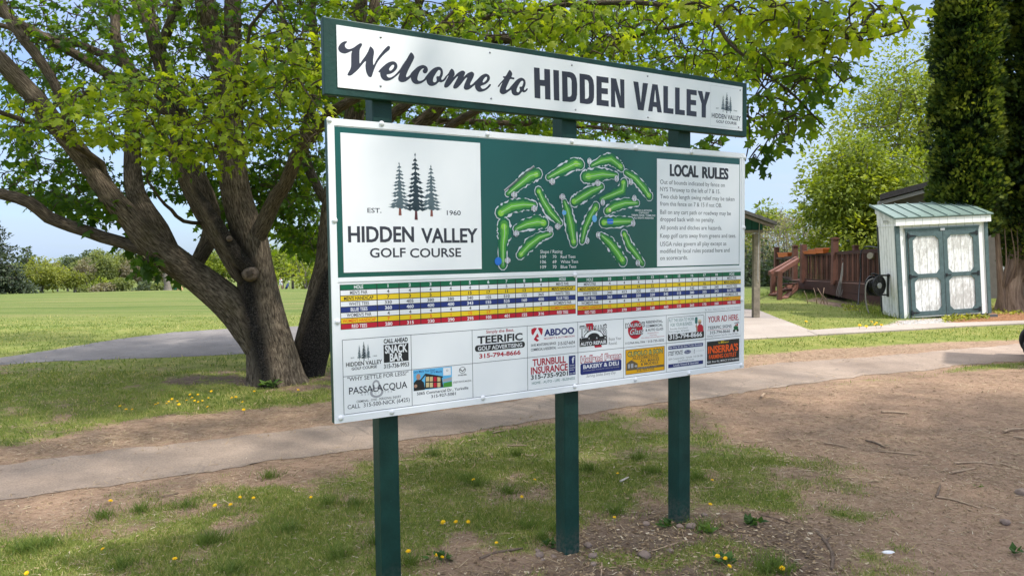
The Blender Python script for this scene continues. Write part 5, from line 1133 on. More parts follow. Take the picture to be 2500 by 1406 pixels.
# unseen maple added right of the viewpoint to shade the sign and worn ground
broad_tree('maple_tree', (9.8, -0.4, 0), 12.5, 7.2, 'mid', 15000, 0.30, 401, 'broad unseen maple added beside the viewpoint to shade the sign', 'big maples behind the sign', low=0.36, ncl=70)

ARB = leaf_mat('arborvitae_spray', [(0, (0.008, 0.020, 0.007)), (0.38, (0.026, 0.055, 0.012)), (0.66, (0.085, 0.125, 0.020)), (1, (0.18, 0.21, 0.035))], 0.25)
CED = bark_mat('cedar_bark', (0.11, 0.075, 0.055), (0.23, 0.165, 0.125), (0.36, 0.27, 0.21), 22, 1.2, stain=False)
FAN = np.array([(0, 0, 0), (0.30, 0.35, 0.03), (0.16, 0.55, 0), (0.34, 0.8, -0.04), (0.05, 0.72, 0), (0, 1.0, -0.06), (-0.10, 0.70, 0), (-0.34, 0.78, -0.04), (-0.16, 0.5, 0), (-0.30, 0.3, 0.03)]); FAN_F = np.array([(0, 1, 2), (0, 2, 3), (0, 3, 4), (0, 4, 5), (0, 5, 6), (0, 6, 7), (0, 7, 8), (0, 8, 9)])
def arborvitae(base, axis_x, rad, z0, z1, seed, label, stems):
    rg = np.random.default_rng(seed); root = empty('arborvitae', base, label, 'tree', 'tall arborvitae beside the shed'); org = np.array(base); wd = Wood()
    for s_ in stems:
        P_, R_ = catmull([np.array(p) for p in s_[0]], s_[1], 0.2); wd.tube(P_, R_, 12, 0.14, seed, 0.15)
    wd.build('trunk', CED, root, org)
    nc = 480; u = rg.uniform(0, 1, nc); a = rg.uniform(0, 6.28, nc); z = z0+(z1-z0)*u
    pr = np.where(u < 0.12, 0.72+u*2.3, 1.0)*np.where(u > 0.75, np.sqrt(np.clip(1-((u-0.75)/0.26)**2, 0.02, 1)), 1)*(1+0.10*np.sin(a*3+z*1.3))*rg.uniform(0.88, 1.18, nc)
    c = np.stack([axis_x+np.cos(a)*rad*pr*rg.uniform(0.74, 1.0, nc), base[1]+np.sin(a)*rad*pr*0.86, z+0.2*np.sin(a*2)], 1); cr_ = rg.uniform(0.13, 0.30, nc)
    n = 46000; k = rg.integers(0, nc, n); dv = rnd_dir(n, rg); out = np.stack([np.cos(a[k]), np.sin(a[k]), np.zeros(n)], 1)
    p = c[k]+dv*(cr_[k]*rg.uniform(0.5, 1, n)**0.5)[:, None]*np.array([1, 1, 1.15])
    tip = out*0.9+np.array([0, 0, 0.75])+0.7*rnd_dir(n, rg)+0.4*dv; nr = np.cross(tip, rnd_dir(n, rg))
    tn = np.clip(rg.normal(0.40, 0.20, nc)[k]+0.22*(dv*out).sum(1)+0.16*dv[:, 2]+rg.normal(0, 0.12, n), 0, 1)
    q = leaves(p, tip, nr, rg.uniform(0.07, 0.14, n), tn, FAN, FAN_F)
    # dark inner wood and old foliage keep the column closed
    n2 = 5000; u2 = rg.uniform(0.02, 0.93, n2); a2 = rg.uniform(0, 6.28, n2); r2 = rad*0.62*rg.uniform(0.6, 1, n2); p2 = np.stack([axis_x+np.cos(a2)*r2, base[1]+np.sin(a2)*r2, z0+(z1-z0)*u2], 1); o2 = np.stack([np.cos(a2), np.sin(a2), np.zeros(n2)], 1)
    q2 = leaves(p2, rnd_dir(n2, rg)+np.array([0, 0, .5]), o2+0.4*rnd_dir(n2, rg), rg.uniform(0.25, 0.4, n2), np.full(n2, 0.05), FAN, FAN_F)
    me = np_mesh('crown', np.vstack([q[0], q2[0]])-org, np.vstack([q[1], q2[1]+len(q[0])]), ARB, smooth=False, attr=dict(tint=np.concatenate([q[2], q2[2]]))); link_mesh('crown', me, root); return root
ya = 16.6; A_x = at(2352, 500, ya)[0]; B_x = at(2545, 500, ya)[0]; pz = lambda py: float(at(2350, py, ya)[2])
gA = ground_at(2400, ya); arborvitae((A_x, ya, 0), A_x, 0.55, pz(575), 9.2, 301, 'tall dark arborvitae rising behind the white shed roof', [([(A_x+.1, ya, -.1), (A_x, ya, 1.5), (A_x, ya, 7)], [0.2, 0.15, 0.04])])
tb = at(2478, 745, ya); tb[2] = 0
st = lambda x, z, dy=0: (at(x, 600, ya)[0], ya+dy, z)
arborvitae((tb[0], ya, 0), B_x, 0.80, pz(640), 9.6, 302, 'tall dark arborvitae with bare fluted trunk at the right edge', [([st(2478, -.15), st(2470, .35), st(2486, 1.2), st(2510, 2.4), st(2540, 8)], [0.42, 0.27, 0.20, 0.16, 0.04]), ([st(2450, -.1, -.1), st(2440, .5, -.1), st(2432, 1.3, -.1), st(2425, 2.6)], [0.16, 0.08, 0.06, 0.04]), ([st(2505, -.1, -.2), st(2512, .5, -.2), st(2520, 1.4, -.2), st(2530, 2.6)], [0.26, 0.15, 0.11, 0.06])]+
           [([st(2440+12*i, 0.5+0.1*(i % 3), -.15), st(2436+14*i+(i % 2)*8, 1.1, -.3), st(2430+15*i, 1.9, -.3)], [0.022, 0.016, 0.008]) for i in range(6)])
# ------------------------------------------------------------------ shed
def flaked_white(name, scale=5.0, lo=0.52, hi=0.62, grey=(0.36, 0.34, 0.31), groove=None):
    k = NB(name); t = k.n('TexCoord').outputs['Object']
    mpn = k.n('Mapping'); mpn.inputs['Scale'].default_value = (1, 1, 0.28); k.l(t, mpn.inputs[0])
    n1 = k.noise(mpn.outputs[0], scale*4, 8, 0.75); n2 = k.noise(t, 1.6, 4, 0.6)
    f = k.ramp(k.math('ADD', n1, k.math('MULTIPLY', k.math('SUBTRACT', n2, 0.5), 0.55)), [(lo, (0, 0, 0)), (hi, (0.85, 0.85, 0.85))])
    c = k.mix(f, k.mix(n2, (0.80, 0.80, 0.78), (0.86, 0.86, 0.84)), grey)
    k.l(c, k.b.inputs['Base Color']); k.b.inputs['Roughness'].default_value = 0.8
    k.l(k.bump(n1, 0.2, 0.01), k.b.inputs['Normal']); return k.m
SHW = flaked_white('shed_white', 3.0, 0.60, 0.70); SHD = flaked_white('shed_door_white', 6.0, 0.46, 0.58, (0.47, 0.45, 0.42)); SHS = flaked_white('shed_side_white', 3.0, 0.50, 0.78, (0.34, 0.34, 0.30))
TEAL = mat('shed_teal', (0.082, 0.125, 0.128), 0.6, 0.3, var=0.25, vscale=12); ROOFG = mat('roof_green', (0.125, 0.18, 0.155), 0.5, 0.5, var=0.18, vscale=3); IRON = mat('black_iron', (0.012, 0.014, 0.017), 0.5, 0.4)
DARK = mat('dark_gap', (0.015, 0.014, 0.013), 0.9)
yA = float(gp(2199, 778)[1]); SHA = at(2199, 778, yA); yB = yA+0.22
ex = at(2420, 764, yB)-SHA; SW = float(np.linalg.norm(ex)); ex /= SW
ez = at(2187, 550, yA)-SHA; SH = float(np.linalg.norm(ez)); ez /= SH
ey = at(2153, 766, yA+0.95)-SHA; SD = float(np.linalg.norm(ey)); ey /= SD
shed = empty('garden_shed', SHA, 'leaning white garden shed with teal trimmed double doors and green metal roof', 'shed')
def sfr(x, y, z): return ex*x+ey*y+ez*z
nF = np.cross(ex, ez)
def sh(qx, qy):
    """front wall coordinates of a pixel of the shed crop"""
    d_ = ray(2130+qx*300/847, 500+qy*300/847); t = ((SHA-CAM)@nF)/(d_@nF); p = CAM+d_*t-SHA
    A_ = np.array([[ex@ex, ex@ez], [ex@ez, ez@ez]]); return np.linalg.solve(A_, np.array([p@ex, p@ez]))
b = MB(); FS = SH+0.11; BK = SH+0.36
b.add([sfr(0, 0, 0), sfr(SW, 0, 0), sfr(SW, 0, FS), sfr(0, 0, FS), sfr(0, SD, 0), sfr(SW, SD, 0), sfr(SW, SD, BK), sfr(0, SD, BK)], [(0, 1, 2, 3)], SHW)
b.add([sfr(0, 0, 0), sfr(SW, 0, 0), sfr(SW, 0, FS), sfr(0, 0, FS), sfr(0, SD, 0), sfr(SW, SD, 0), sfr(SW, SD, BK), sfr(0, SD, BK)], [(4, 0, 3, 7), (1, 5, 6, 2), (5, 4, 7, 6), (3, 2, 6, 7), (4, 5, 1, 0)], SHS)
x_ = 0.16
while x_ < SW-0.1: b.box((x_, -0.0015, 0.02), (x_+0.007, -0.0005, FS-0.03), mat('board_groove', (0.3, 0.3, 0.28), 0.9), sfr); x_ += 0.2
y_ = 0.12
while y_ < SD: b.box((-0.0015, y_, 0.02), (-0.0005, y_+0.007, FS-0.05), mat('board_groove', None), sfr); y_ += 0.13
b.build('wall', shed)
b = MB()
b.box((-0.004, -0.018, -0.005), (0.075, 0.0, SH-0.02), TEAL, sfr); b.box((-0.018, -0.018, -0.005), (-0.0035, 0.05, SH-0.02), TEAL, sfr); b.build('corner_trim', shed)
b = MB(); b.box((SW-0.079, -0.018, -0.005), (SW, 0.0, SH-0.02), TEAL, sfr); b.build('corner_trim', shed)
b = MB(); b.box((-0.018, SD-0.05, -0.005), (-0.002, SD, SH), IRON, sfr); b.build('corner_trim', shed)
b = MB(); b.box((-0.03, -0.075, SH-0.015), (SW+0.05, -0.045, SH+0.125), SHW, sfr); b.box((-0.028, -0.044, SH-0.01), (SW+0.048, 0.02, SH+0.02), SHW, sfr)
for i in range(1, 11): b.box((SW*i/11, -0.0765, SH-0.01), (SW*i/11+0.005, -0.0752, SH+0.12), mat('board_groove', None), sfr)
b.build('fascia', shed)
b = MB(); b.add([sfr(-0.022, -0.04, SH+0.01), sfr(-0.022, -0.04, SH+0.11), sfr(-0.022, SD+0.03, BK+0.03), sfr(-0.022, SD+0.03, BK-0.09), sfr(-0.004, -0.04, SH+0.01), sfr(-0.004, -0.04, SH+0.11), sfr(-0.004, SD+0.03, BK+0.03), sfr(-0.004, SD+0.03, BK-0.09)], [(0, 1, 2, 3), (4, 7, 6, 5), (0, 4, 5, 1), (3, 2, 6, 7), (0, 3, 7, 4)], SHS)
b.box((-0.010, 0.0, SH-0.03), (-0.0025, SD, SH-0.015), SHS, sfr); b.build('gable_board', shed)
b = MB(); b.box((-0.012, 0.36, SH+0.04), (-0.003, 0.62, SH+0.13), SHS, sfr)
for i in range(4): b.box((-0.014, 0.38+0.06*i, SH+0.055), (-0.0125, 0.41+0.06*i, SH+0.115), mat('vent_slot', (0.2, 0.2, 0.18)), sfr)
b.build('vent', shed)
b = MB(); r0, r1 = np.array([-0.10, SH+0.135]), np.array([SD+0.16, BK+0.085])
def rfr(x, y, z): t = y; q = r0*(1-t)+r1*t; return sfr(x, q[0], q[1]+z)
b.box((-0.10, 0, 0), (SW+0.10, 1, 0.022), ROOFG, rfr); x_ = -0.095
while x_ < SW+0.1: b.box((x_, -0.004, 0.0225), (x_+0.022, 1.002, 0.045), ROOFG, rfr); x_ += 0.30
b.build('roof', shed)
# doors
o = [sh(228, 182), sh(725, 146)]; DZ1 = (o[0][1]+o[1][1])/2; DX0 = sh(245, 300)[0]; DX1 = sh(718, 300)[0]; DZ0 = (sh(272, 770)[1]+sh(718, 735)[1])/2
b = MB(); b.box((DX0-0.055, -0.03, DZ1-0.045), (DX1+0.055, -0.002, DZ1), TEAL, sfr); b.prism([(DX0-0.055, DZ1), (DX1+0.055, DZ1), (DX1+0.075, DZ1+0.035), (DX0-0.075, DZ1+0.035)], -0.04, -0.002, TEAL, lambda x, z, y: sfr(x, y, z))
for x0 in (DX0-0.05, DX1+0.004): b.box((x0, -0.02, 0.01), (x0+0.046, -0.002, DZ1-0.046), TEAL, sfr)
b.box((DX0, -0.025, 0.01), (DX1, -0.002, DZ0-0.008), SHW, sfr); b.box(((DX0+DX1)/2-0.05, -0.045, DZ1-0.04), ((DX0+DX1)/2+0.05, -0.0405, DZ1+0.01), mat('steel_plate', (0.5, 0.5, 0.5), 0.4, 0.5, 0.6), sfr); b.build('door_frame', shed)
mid = (DX0+DX1)/2; DT = DZ1-0.052
for k_, (a0, a1) in enumerate(((DX0+0.004, mid-0.005), (mid+0.005, DX1-0.004))):
    b = MB(); b.box((a0, -0.022, DZ0), (a1, -0.003, DT), SHD, sfr)
    for g_ in (0.3, 0.52, 0.74): b.box((a0+(a1-a0)*g_, -0.0235, DZ0+0.05), (a0+(a1-a0)*g_+0.006, -0.0225, DT-0.05), mat('board_groove', None), sfr)
    dr = b.build('door', shed)
    s_ = 0.092; h_ = (DT-DZ0); zm = DZ0+h_*0.475; b = MB(); fl = lambda x, z, y: sfr(x, y, z); y0, y1 = -0.040, -0.0245
    for q in ([(a0, DZ0), (a0+s_, DZ0), (a0+s_, DT), (a0, DT)], [(a1-s_, DZ0), (a1, DZ0), (a1, DT), (a1-s_, DT)], [(a0+s_, DZ0), (a1-s_, DZ0), (a1-s_, DZ0+s_), (a0+s_, DZ0+s_)], [(a0+s_, DT-s_), (a1-s_, DT-s_), (a1-s_, DT), (a0+s_, DT)], [(a0+s_, zm-0.045), (a1-s_, zm-0.045), (a1-s_, zm+0.045), (a0+s_, zm+0.045)]): b.prism(q, y0, y1, TEAL, fl)
    c_ = 0.085
    for z0, z1 in ((DZ0+s_, zm-0.045), (zm+0.045, DT-s_)):
        for xx, sx in ((a0+s_, 1), (a1-s_, -1)):
            for zz, sz in ((z0, 1), (z1, -1)):
                q = [(xx, zz), (xx+sx*c_, zz), (xx, zz+sz*c_)]
                if sx*sz < 0: q = q[::-1]
                b.prism(q, y0+0.001, y1, TEAL, fl)
    b.build('door_trim', dr)
    for zz in (DT-0.07, zm, DZ0+0.07):
        b = MB(); xx, sx = (a0, 1) if k_ == 0 else (a1, -1); b.box((xx-0.02, -0.05, zz-0.05), (xx+0.02, -0.0405, zz+0.05), IRON, sfr); q = [(xx+sx*0.02, zz-0.025), (xx+sx*0.17, zz-0.006), (xx+sx*0.17, zz+0.006), (xx+sx*0.02, zz+0.025)]
        b.prism(q if sx > 0 else q[::-1], -0.0485, -0.0402, IRON, fl); b.build('hinge', dr)
    if k_: b = MB(); b.box((a0+0.02, -0.055, zm-0.03), (a0+0.06, -0.0402, zm+0.03), IRON, sfr); b.box((a0+0.06, -0.052, zm-0.008), (a0+0.15, -0.042, zm+0.008), IRON, sfr); b.build('latch', dr)
b = MB(); b.box((0.05, 0.03, -0.16), (SW-0.05, SD-0.03, -0.001), DARK, sfr); b.box((SW-0.25, -0.05, -0.14), (SW+0.12, 0.02, -0.03), mat('grey_timber', (0.10, 0.10, 0.105), 0.9), sfr); b.build('skid', shed)

# hose reel on the shed's left wall
rc = at(2137, 697, yA+0.45); reel = empty('hose_reel', rc, 'black hose reel with coiled grey hose on the left wall of the shed', 'hose reel'); RUB = mat('black_plastic', (0.012, 0.012, 0.013), 0.4, 0.4); HOSE = mat('grey_hose', (0.22, 0.21, 0.19), 0.6, 0.3)
ax = Vector((0.42, -0.85, 0.02)).normalized(); sdv = Vector((0.85, 0.42, 0)).normalized(); upz = Vector((0, 0, 1))
def ring(c, r, a0=0, a1=360, n=28, j=0.0): return [c+(sdv*math.cos(R(a0+(a1-a0)*i/n))+upz*math.sin(R(a0+(a1-a0)*i/n)))*r*(1+j*math.sin(i*1.7)) for i in range(n+1)]
for s_, nm in ((-0.09, 'drum_side'), (0.09, 'drum_side')):
    b = MB(); c_ = ax*s_; b.tube(ring(c_, 0.205), 0.016, RUB, 6, False); b.tube([c_-ax*0.004, c_+ax*0.004], 0.2, RUB, 24)
    for i in range(8): a_ = R(45*i); b.tube([c_, c_+(sdv*math.cos(a_)+upz*math.sin(a_))*0.2], 0.014, RUB, 5)
    b.tube([c_-ax*0.015, c_+ax*0.02], [0.065, 0.065], mat('steel_hub', (0.5, 0.5, 0.5), 0.3, 0.5, 0.8) if s_ > 0 else RUB, 12); b.build(nm, reel)
b = MB()
for i in range(6): b.tube(ring(ax*(-0.06+0.024*i), 0.13+0.02*(i % 2), j=0.02), 0.014, RUB, 6, False)
b.build('coiled_hose', reel)
b = MB(); b.box((0.0, -0.03, 0.20), (0.30, 0.03, 0.235), RUB); b.box((-0.02, -0.02, -0.22), (0.28, 0.02, -0.19), RUB); b.box((0.26, -0.03, -0.25), (0.285, 0.03, 0.25), RUB); b.tube([(0.05, -.02, .22), (-0.06, -.05, .26), (-0.12, -.05, .25)], 0.022, RUB, 6); b.ball((0.27, -0.02, 0.22), 0.035, RUB); b.build('bracket', reel)
b = MB(); dwn = [Vector((-0.05, -0.05, 0.15)), Vector((-0.17, -0.06, 0.12)), Vector((-0.235, -0.06, 0.0)), Vector((-0.24, -0.06, -0.25)), Vector((-0.21, -0.06, -0.45)), Vector((-0.17, -0.08, -0.60))]
P_, _r = catmull([tuple(p) for p in dwn], [1]*6, 0.05); b.tube([tuple(p) for p in P_], 0.014, HOSE, 7); b.build('hose', reel)

# ------------------------------------------------------------------ deck with stair and railing
BRN = mat('deck_brown', (0.055, 0.024, 0.016), 0.75, 0.25, bump=0.2, bscale=25, var=0.25, vscale=4); BRL = mat('deck_rail_brown', (0.135, 0.060, 0.042), 0.7, 0.25, var=0.2, vscale=5)
def dy(px): t = (px-1946)/200; return 1/((1-t)/24.0+t/17.5)
def dp(px, py, back=0.0): return at(px, py, dy(px)+back)
deck = empty('wooden_deck', dp(2040, 720), 'raised brown timber deck with railing and stair left of the shed', 'deck'); DO = dp(2040, 720)
def plank(b, p0, p1, p2, p3, th, mt):
    """board with front corners p0..p3 (ccw from lower left) pushed back by th"""
    n = np.cross(p1-p0, p3-p0); n /= np.linalg.norm(n)+1e-12
    if n@(p0-CAM) < 0: n = -n
    fr_ = [p0-DO, p1-DO, p2-DO, p3-DO]; bk = [p+n*th for p in fr_]; return b.add(fr_+bk, [(0, 1, 2, 3), (7, 6, 5, 4), (0, 4, 5, 1), (1, 5, 6, 2), (2, 6, 7, 3), (3, 7, 4, 0)], mt)
def lerp(a_, b_, t): return a_+(b_-a_)*t
ly = lambda x, y0, y1, x0=1946, x1=2146: y0+(y1-y0)*(x-x0)/(x1-x0)
b = MB(); plank(b, dp(1940, 704), dp(2150, 722), dp(2150, 700), dp(1940, 688), 0.05, BRN); plank(b, dp(1985, 709), dp(2150, 749), dp(2150, 724), dp(1985, 707), 0.05, BRN); b.build('skirt', deck)
b = MB(); fl0, fl1, fl2, fl3 = dp(1936, 684), dp(2150, 696), at(2150, 690, 23.0), at(1915, 678, 31.0)
b.add([p-DO for p in (fl0, fl1, fl2, fl3)]+[p-DO-np.array([0, 0, .05]) for p in (fl0, fl1, fl2, fl3)], [(0, 1, 2, 3), (4, 7, 6, 5), (0, 4, 5, 1), (1, 5, 6, 2), (2, 6, 7, 3), (3, 7, 4, 0)], BRN); b.build('floor', deck)
def rail_run(xa, xb, yt0, yt1, yb0, yb1, n, back0=0.0, back1=0.0, mt=BRN):
    q = lambda t, y0, y1, dz=0: at(xa+(xb-xa)*t, y0+(y1-y0)*t+dz, dy(xa+(xb-xa)*t)+back0+(back1-back0)*t)
    b = MB(); plank(b, q(0, yt0, yt1, 5), q(1, yt0, yt1, 7), q(1, yt0, yt1), q(0, yt0, yt1), 0.09, mt); b.build('top_rail', deck); b = MB(); plank(b, q(0, yb0, yb1), q(1, yb0, yb1), q(1, yb0, yb1, -4), q(0, yb0, yb1, -4), 0.05, mt); b.build('bottom_rail', deck)
    for i in range(n):
        t = (i+0.5)/n; h_ = 0.022; b = MB(); e = q(min(1, t+0.01), yb0, yb1)-q(t, yb0, yb1); e /= np.linalg.norm(e); p0 = q(t, yb0, yb1, -3); p1 = q(t, yt0, yt1, 5); plank(b, p0-e*h_, p0+e*h_, p1+e*h_, p1-e*h_, 0.035, BRL if i % 3 == 0 else mt); b.build('baluster', deck)
rail_run(1964, 2150, 620, 610, 684, 694, 44); rail_run(1892, 1936, 628, 625, 676, 682, 12, 4, 1); rail_run(1966, 2150, 621, 606, 672, 668, 26, 4.5, 3.5)
def dpost(px, y1, y0, wpx, back=0.0, capd=True):
    p0 = at(px, y0, dy(px)+back); p1 = at(px, y1, dy(px)+back); w_ = wpx*(dy(px)+back)/F/2; b = MB(); c = (p0+p1)/2-DO; z0, z1 = p0[2]-DO[2], p1[2]-DO[2]
    b.box((c[0]-w_, c[1]-w_, z0), (c[0]+w_, c[1]+w_, z1), BRL)
    if capd: b.box((c[0]-w_*1.25, c[1]-w_*1.25, z1), (c[0]+w_*1.25, c[1]+w_*1.25, z1+0.035), BRL); b.box((c[0]-w_*0.8, c[1]-w_*0.8, z1+0.036), (c[0]+w_*0.8, c[1]+w_*0.8, z1+0.055), BRL)
    b.build('railing_post', deck)
dpost(1895.5, 606, 690, 10, 4); dpost(1940.5, 602, 682, 10.5); dpost(1961, 597, 690, 12, 0, False); dpost(2037.5, 584, 695, 13); dpost(2088.5, 602, 660, 11, 4.5)
# stair on the left
st_y = lambda px: 20.9 if px < 1915 else 23.5
b = MB()
sA, sB = at(1882, 672, 22.6), at(1948, 634, 23.6); sA1, sB1 = at(1882, 663, 22.6), at(1948, 626, 23.6); plank(b, sA, sB, sB1, sA1, 0.10, BRL); b.build('stair_rail', deck)
b = MB(); plank(b, at(1899, 674, 20.9), at(1952, 640, 23.0), at(1952, 630, 23.0), at(1899, 663, 20.9), 0.10, BRL); b.build('stair_rail', deck)
for px, y1, y0, w_, yy in ((1886.5, 668, 714, 10, 22.6), (1903, 662, 729, 10, 20.9)):
    p0, p1 = at(px, y0, yy), at(px, y1, yy); hw = w_*yy/F/2; b = MB(); c = p0-DO; b.box((c[0]-hw, c[1]-hw, c[2]-0.1), (c[0]+hw, c[1]+hw, p1[2]-DO[2]), BRL); b.build('newel_post', deck)
for i, (xa, xb, yy, dd) in enumerate(((1912, 1947, 693, 22.8), (1905, 1935, 707, 22.0), (1884, 1912, 718, 21.4))):
    b = MB(); p0, p1 = at(xa, yy, dd), at(xb, yy-2, dd+0.3); f_ = np.array([0.1, 0.32, 0]); q = [p0-DO, p1-DO, p1-DO+f_, p0-DO+f_]; b.hexa([v-np.array([0, 0, .04]) for v in q]+q, BRN); b.build('tread', deck)
for xo, dd in ((0, 0.0), (-30, 0.9)):
    b = MB(); plank(b, at(1906+xo, 727-xo*-0.3, 21.2+dd), at(1922+xo, 727-xo*-0.3, 21.3+dd), at(1950+xo*.4, 704, 23.3+dd), at(1948+xo*.4, 689, 23.3+dd), 0.05, BRL); b.build('stringer', deck)
ORG = mat('terracotta_plastic', (0.52, 0.13, 0.03), 0.55, 0.3); SOIL = mat('planter_soil', (0.05, 0.035, 0.025), 0.95)
for i, (xa, xb, y1, y0, back, lb) in enumerate(((1903, 1929, 617, 628, 2.5, 'orange planter box on the short rail left of the deck stair'), (1967, 1982, 613, 620, 0.1, 'orange planter box next to the tall railing post'), (1980, 1999, 609, 620, 0, 'left one of two orange planters standing together on the deck rail'), (1997, 2017, 606, 618.5, 0, 'right one of two orange planters standing together on the deck rail'))):
    p = (dp(xa, y0, back)+dp(xb, y0, back))/2; wd = float(np.linalg.norm(dp(xb, y0, back)-dp(xa, y0, back)))/2; h_ = (y0-y1)*(dy(xa)+back)/F; pl = empty('planter_box', p, lb, 'planter', 'orange planters on the deck rail'); e = dp(xb, y0, back)-dp(xa, y0, back); e /= np.linalg.norm(e); n_ = np.array([-e[1], e[0], 0])
    fr_ = lambda x, y, z: e*x+n_*y+np.array([0, 0, z]); b = MB(); q = lambda w_, d_, z: [fr_(-w_, -d_, z), fr_(w_, -d_, z), fr_(w_, d_, z), fr_(-w_, d_, z)]
    b.hexa(q(wd*0.86, 0.07, 0)+q(wd*0.97, 0.09, h_*0.82), ORG); b.hexa(q(wd, 0.10, h_*0.821)+q(wd, 0.10, h_), ORG); b.build('box', pl); b = MB(); b.hexa(q(wd*0.93, 0.08, h_+0.0005)+q(wd*0.9, 0.07, h_+0.012), SOIL); b.build('soil', pl)
# flood lamp, hanging hose and cable on the deck
lp = dp(2131, 625); lamp = empty('flood_lamp', lp, 'pale horn shaped lamp fixed to the deck rail beside the shed', 'lamp'); b = MB(); CRM = mat('cream_metal', (0.24, 0.21, 0.15), 0.5, 0.4)
b.tube([(-0.10, -.05, 0.01), (-0.05, -.02, 0), (0.10, 0.02, 0), (0.14, 0.03, 0)], [0.082, 0.074, 0.055, 0.045], CRM, 14); b.build('shade', lamp); b = MB(); b.box((0.08, -.02, -0.02), (0.13, 0.03, 0.12), IRON); b.build('bracket', lamp)
hc_ = dp(2054, 640); b = MB()
for i, dx in enumerate((-0.10, -0.03, 0.04, 0.11)):
    P_, _r = catmull([(0.02, -0.06, 0.0), (0.05*dx, -0.08, -0.2), (dx*0.9, -0.09, -0.55), (dx*1.1-0.06, -0.10, -0.85-0.05*(i % 2)), (dx*0.5-0.09, -0.10, -0.93-0.04*(i % 2)), (dx*0.2-0.05, -0.09, -0.5), (0.03+0.3*dx, -0.07, -0.04)], [1]*7, 0.06); b.tube([tuple(p) for p in P_], 0.009, HOSE, 5)
b.tube([(0.02, -0.02, 0.14), (0.0, -0.06, 0.08), (0.03, -0.07, 0.0)], 0.010, RUB, 5); h_ = b.build('hanging_hose', None, hc_); tag(h_, 'grey garden hose hung in loops over the front of the deck', 'hose')
b = MB(); P_, _r = catmull([at(2150, 606, 17.2), at(2112, 603, 18.0), at(2100, 625, 18.0), at(2102, 660, 18.0), at(2098, 700, 17.9), at(2096, 735, 17.6), at(2094, 757, 17.4)], [1]*7, 0.1); c0 = P_[-1]; b.tube([tuple(p-c0) for p in P_], 0.016, RUB, 6); tag(b.build('black_cable', None, c0), 'black cable hanging down the deck from the railing by the shed', 'cable')

# ------------------------------------------------------------------ pavilion corner
yP = float(gp(1845, 776)[1]); pav = empty('picnic_pavilion', at(1845, 776, yP), 'open pavilion corner with green boarded gable and weathered post behind the sign', 'pavilion'); PO = at(1845, 776, yP)
GWD = mat('grey_wood', (0.25, 0.215, 0.165), 0.9, 0.1, bump=0.5, bscale=18, var=0.35, vscale=7); PGR = mat('pavilion_green', (0.012, 0.085, 0.072), 0.6, 0.3, var=0.2, vscale=5); SHG = mat('roof_felt', (0.10, 0.095, 0.09), 0.9, 0.1, bump=0.5, bscale=40, var=0.3, vscale=9)
pl_ = lambda px, py, back=0.0: at(px, py, yP+back)-PO
for back, sx in ((0, 0), (4.5, 0), (0, -5.2), (4.5, -5.2)):
    b = MB(); z1 = pl_(1845, 571)[2]; b.box((sx-0.07, back-0.07, -0.35 if back or sx else -0.02), (sx+0.07, back+0.07, z1), GWD); b.build('post', pav, bevel=0.008)
zb = float(pl_(1845, 569)[2]); xr = float(pl_(1859, 560)[0]); b = MB(); b.box((-5.4, -0.10, zb), (xr, 0.10, zb+0.06), GWD); b.box((-5.4, 4.4, zb), (xr, 4.6, zb+0.06), GWD); b.build('beam', pav)
e_ = pl_(1896.7, 541, -0.45); zr = lambda x: float(e_[2])+(float(e_[0])-x)*0.37
xe = float(e_[0]); xm = -2.55
b = MB(); b.prism([(-5.3, zb+0.061), (xr, zb+0.061), (xr, zr(xr)-0.08), (xm, zr(xm)-0.08), (-5.3, zr(xr)-0.08)], -0.07, -0.04, PGR, lambda x, z, y: np.array([x, y, z]))
for i in range(18): x0 = xr-0.10-0.14*i; b.box((x0, -0.0725, zb+0.07), (x0+0.012, -0.0705, min(zr(x0)-0.12, zr(xr)+0.5) if x0 > xm else zb+0.6), mat('green_groove', (0.004, 0.03, 0.026)))
b.build('gable_siding', pav)
b = MB(); th = 0.07
for s_ in (1, -1):
    X = lambda x: x if s_ > 0 else 2*xm-x
    q = [np.array([X(xm), -0.45, zr(xm)]), np.array([X(xe), -0.45, zr(xe)]), np.array([X(xe), 5.0, zr(xe)]), np.array([X(xm), 5.0, zr(xm)])]
    if s_ < 0: q = q[::-1]
    b.hexa([p-np.array([0, 0, th]) for p in q]+q, SHG)
b.build('roof', pav); b = MB(); q = [np.array([xm, -0.42, zr(xm)-th-0.01]), np.array([xe-0.05, -0.42, zr(xe)-th-0.01]), np.array([xe-0.05, -0.38, zr(xe)-th-0.01]), np.array([xm, -0.38, zr(xm)-th-0.01])]
b.hexa([p-np.array([0, 0, .06]) for p in q]+q, mat('rafter_wood', (0.16, 0.13, 0.10), 0.9, 0.1, var=0.3)); b.box((xr, -0.06, zb+0.05), (xe-0.25, 0.0, zb+0.14), GWD); b.build('rafter', pav)
b = MB(); P_, _r = catmull([pl_(1843, 527)-np.array([0, .09, 0]), pl_(1850, 534)-np.array([0, .10, 0]), pl_(1849, 570)-np.array([0, .10, 0]), pl_(1847, 640)-np.array([0, .09, 0]), pl_(1847, 690)-np.array([0, .09, 0])], [1]*5, 0.1); b.tube([tuple(p) for p in P_], 0.008, mat('grey_conduit', (0.4, 0.4, 0.39), 0.5), 5); b.build('conduit', pav)

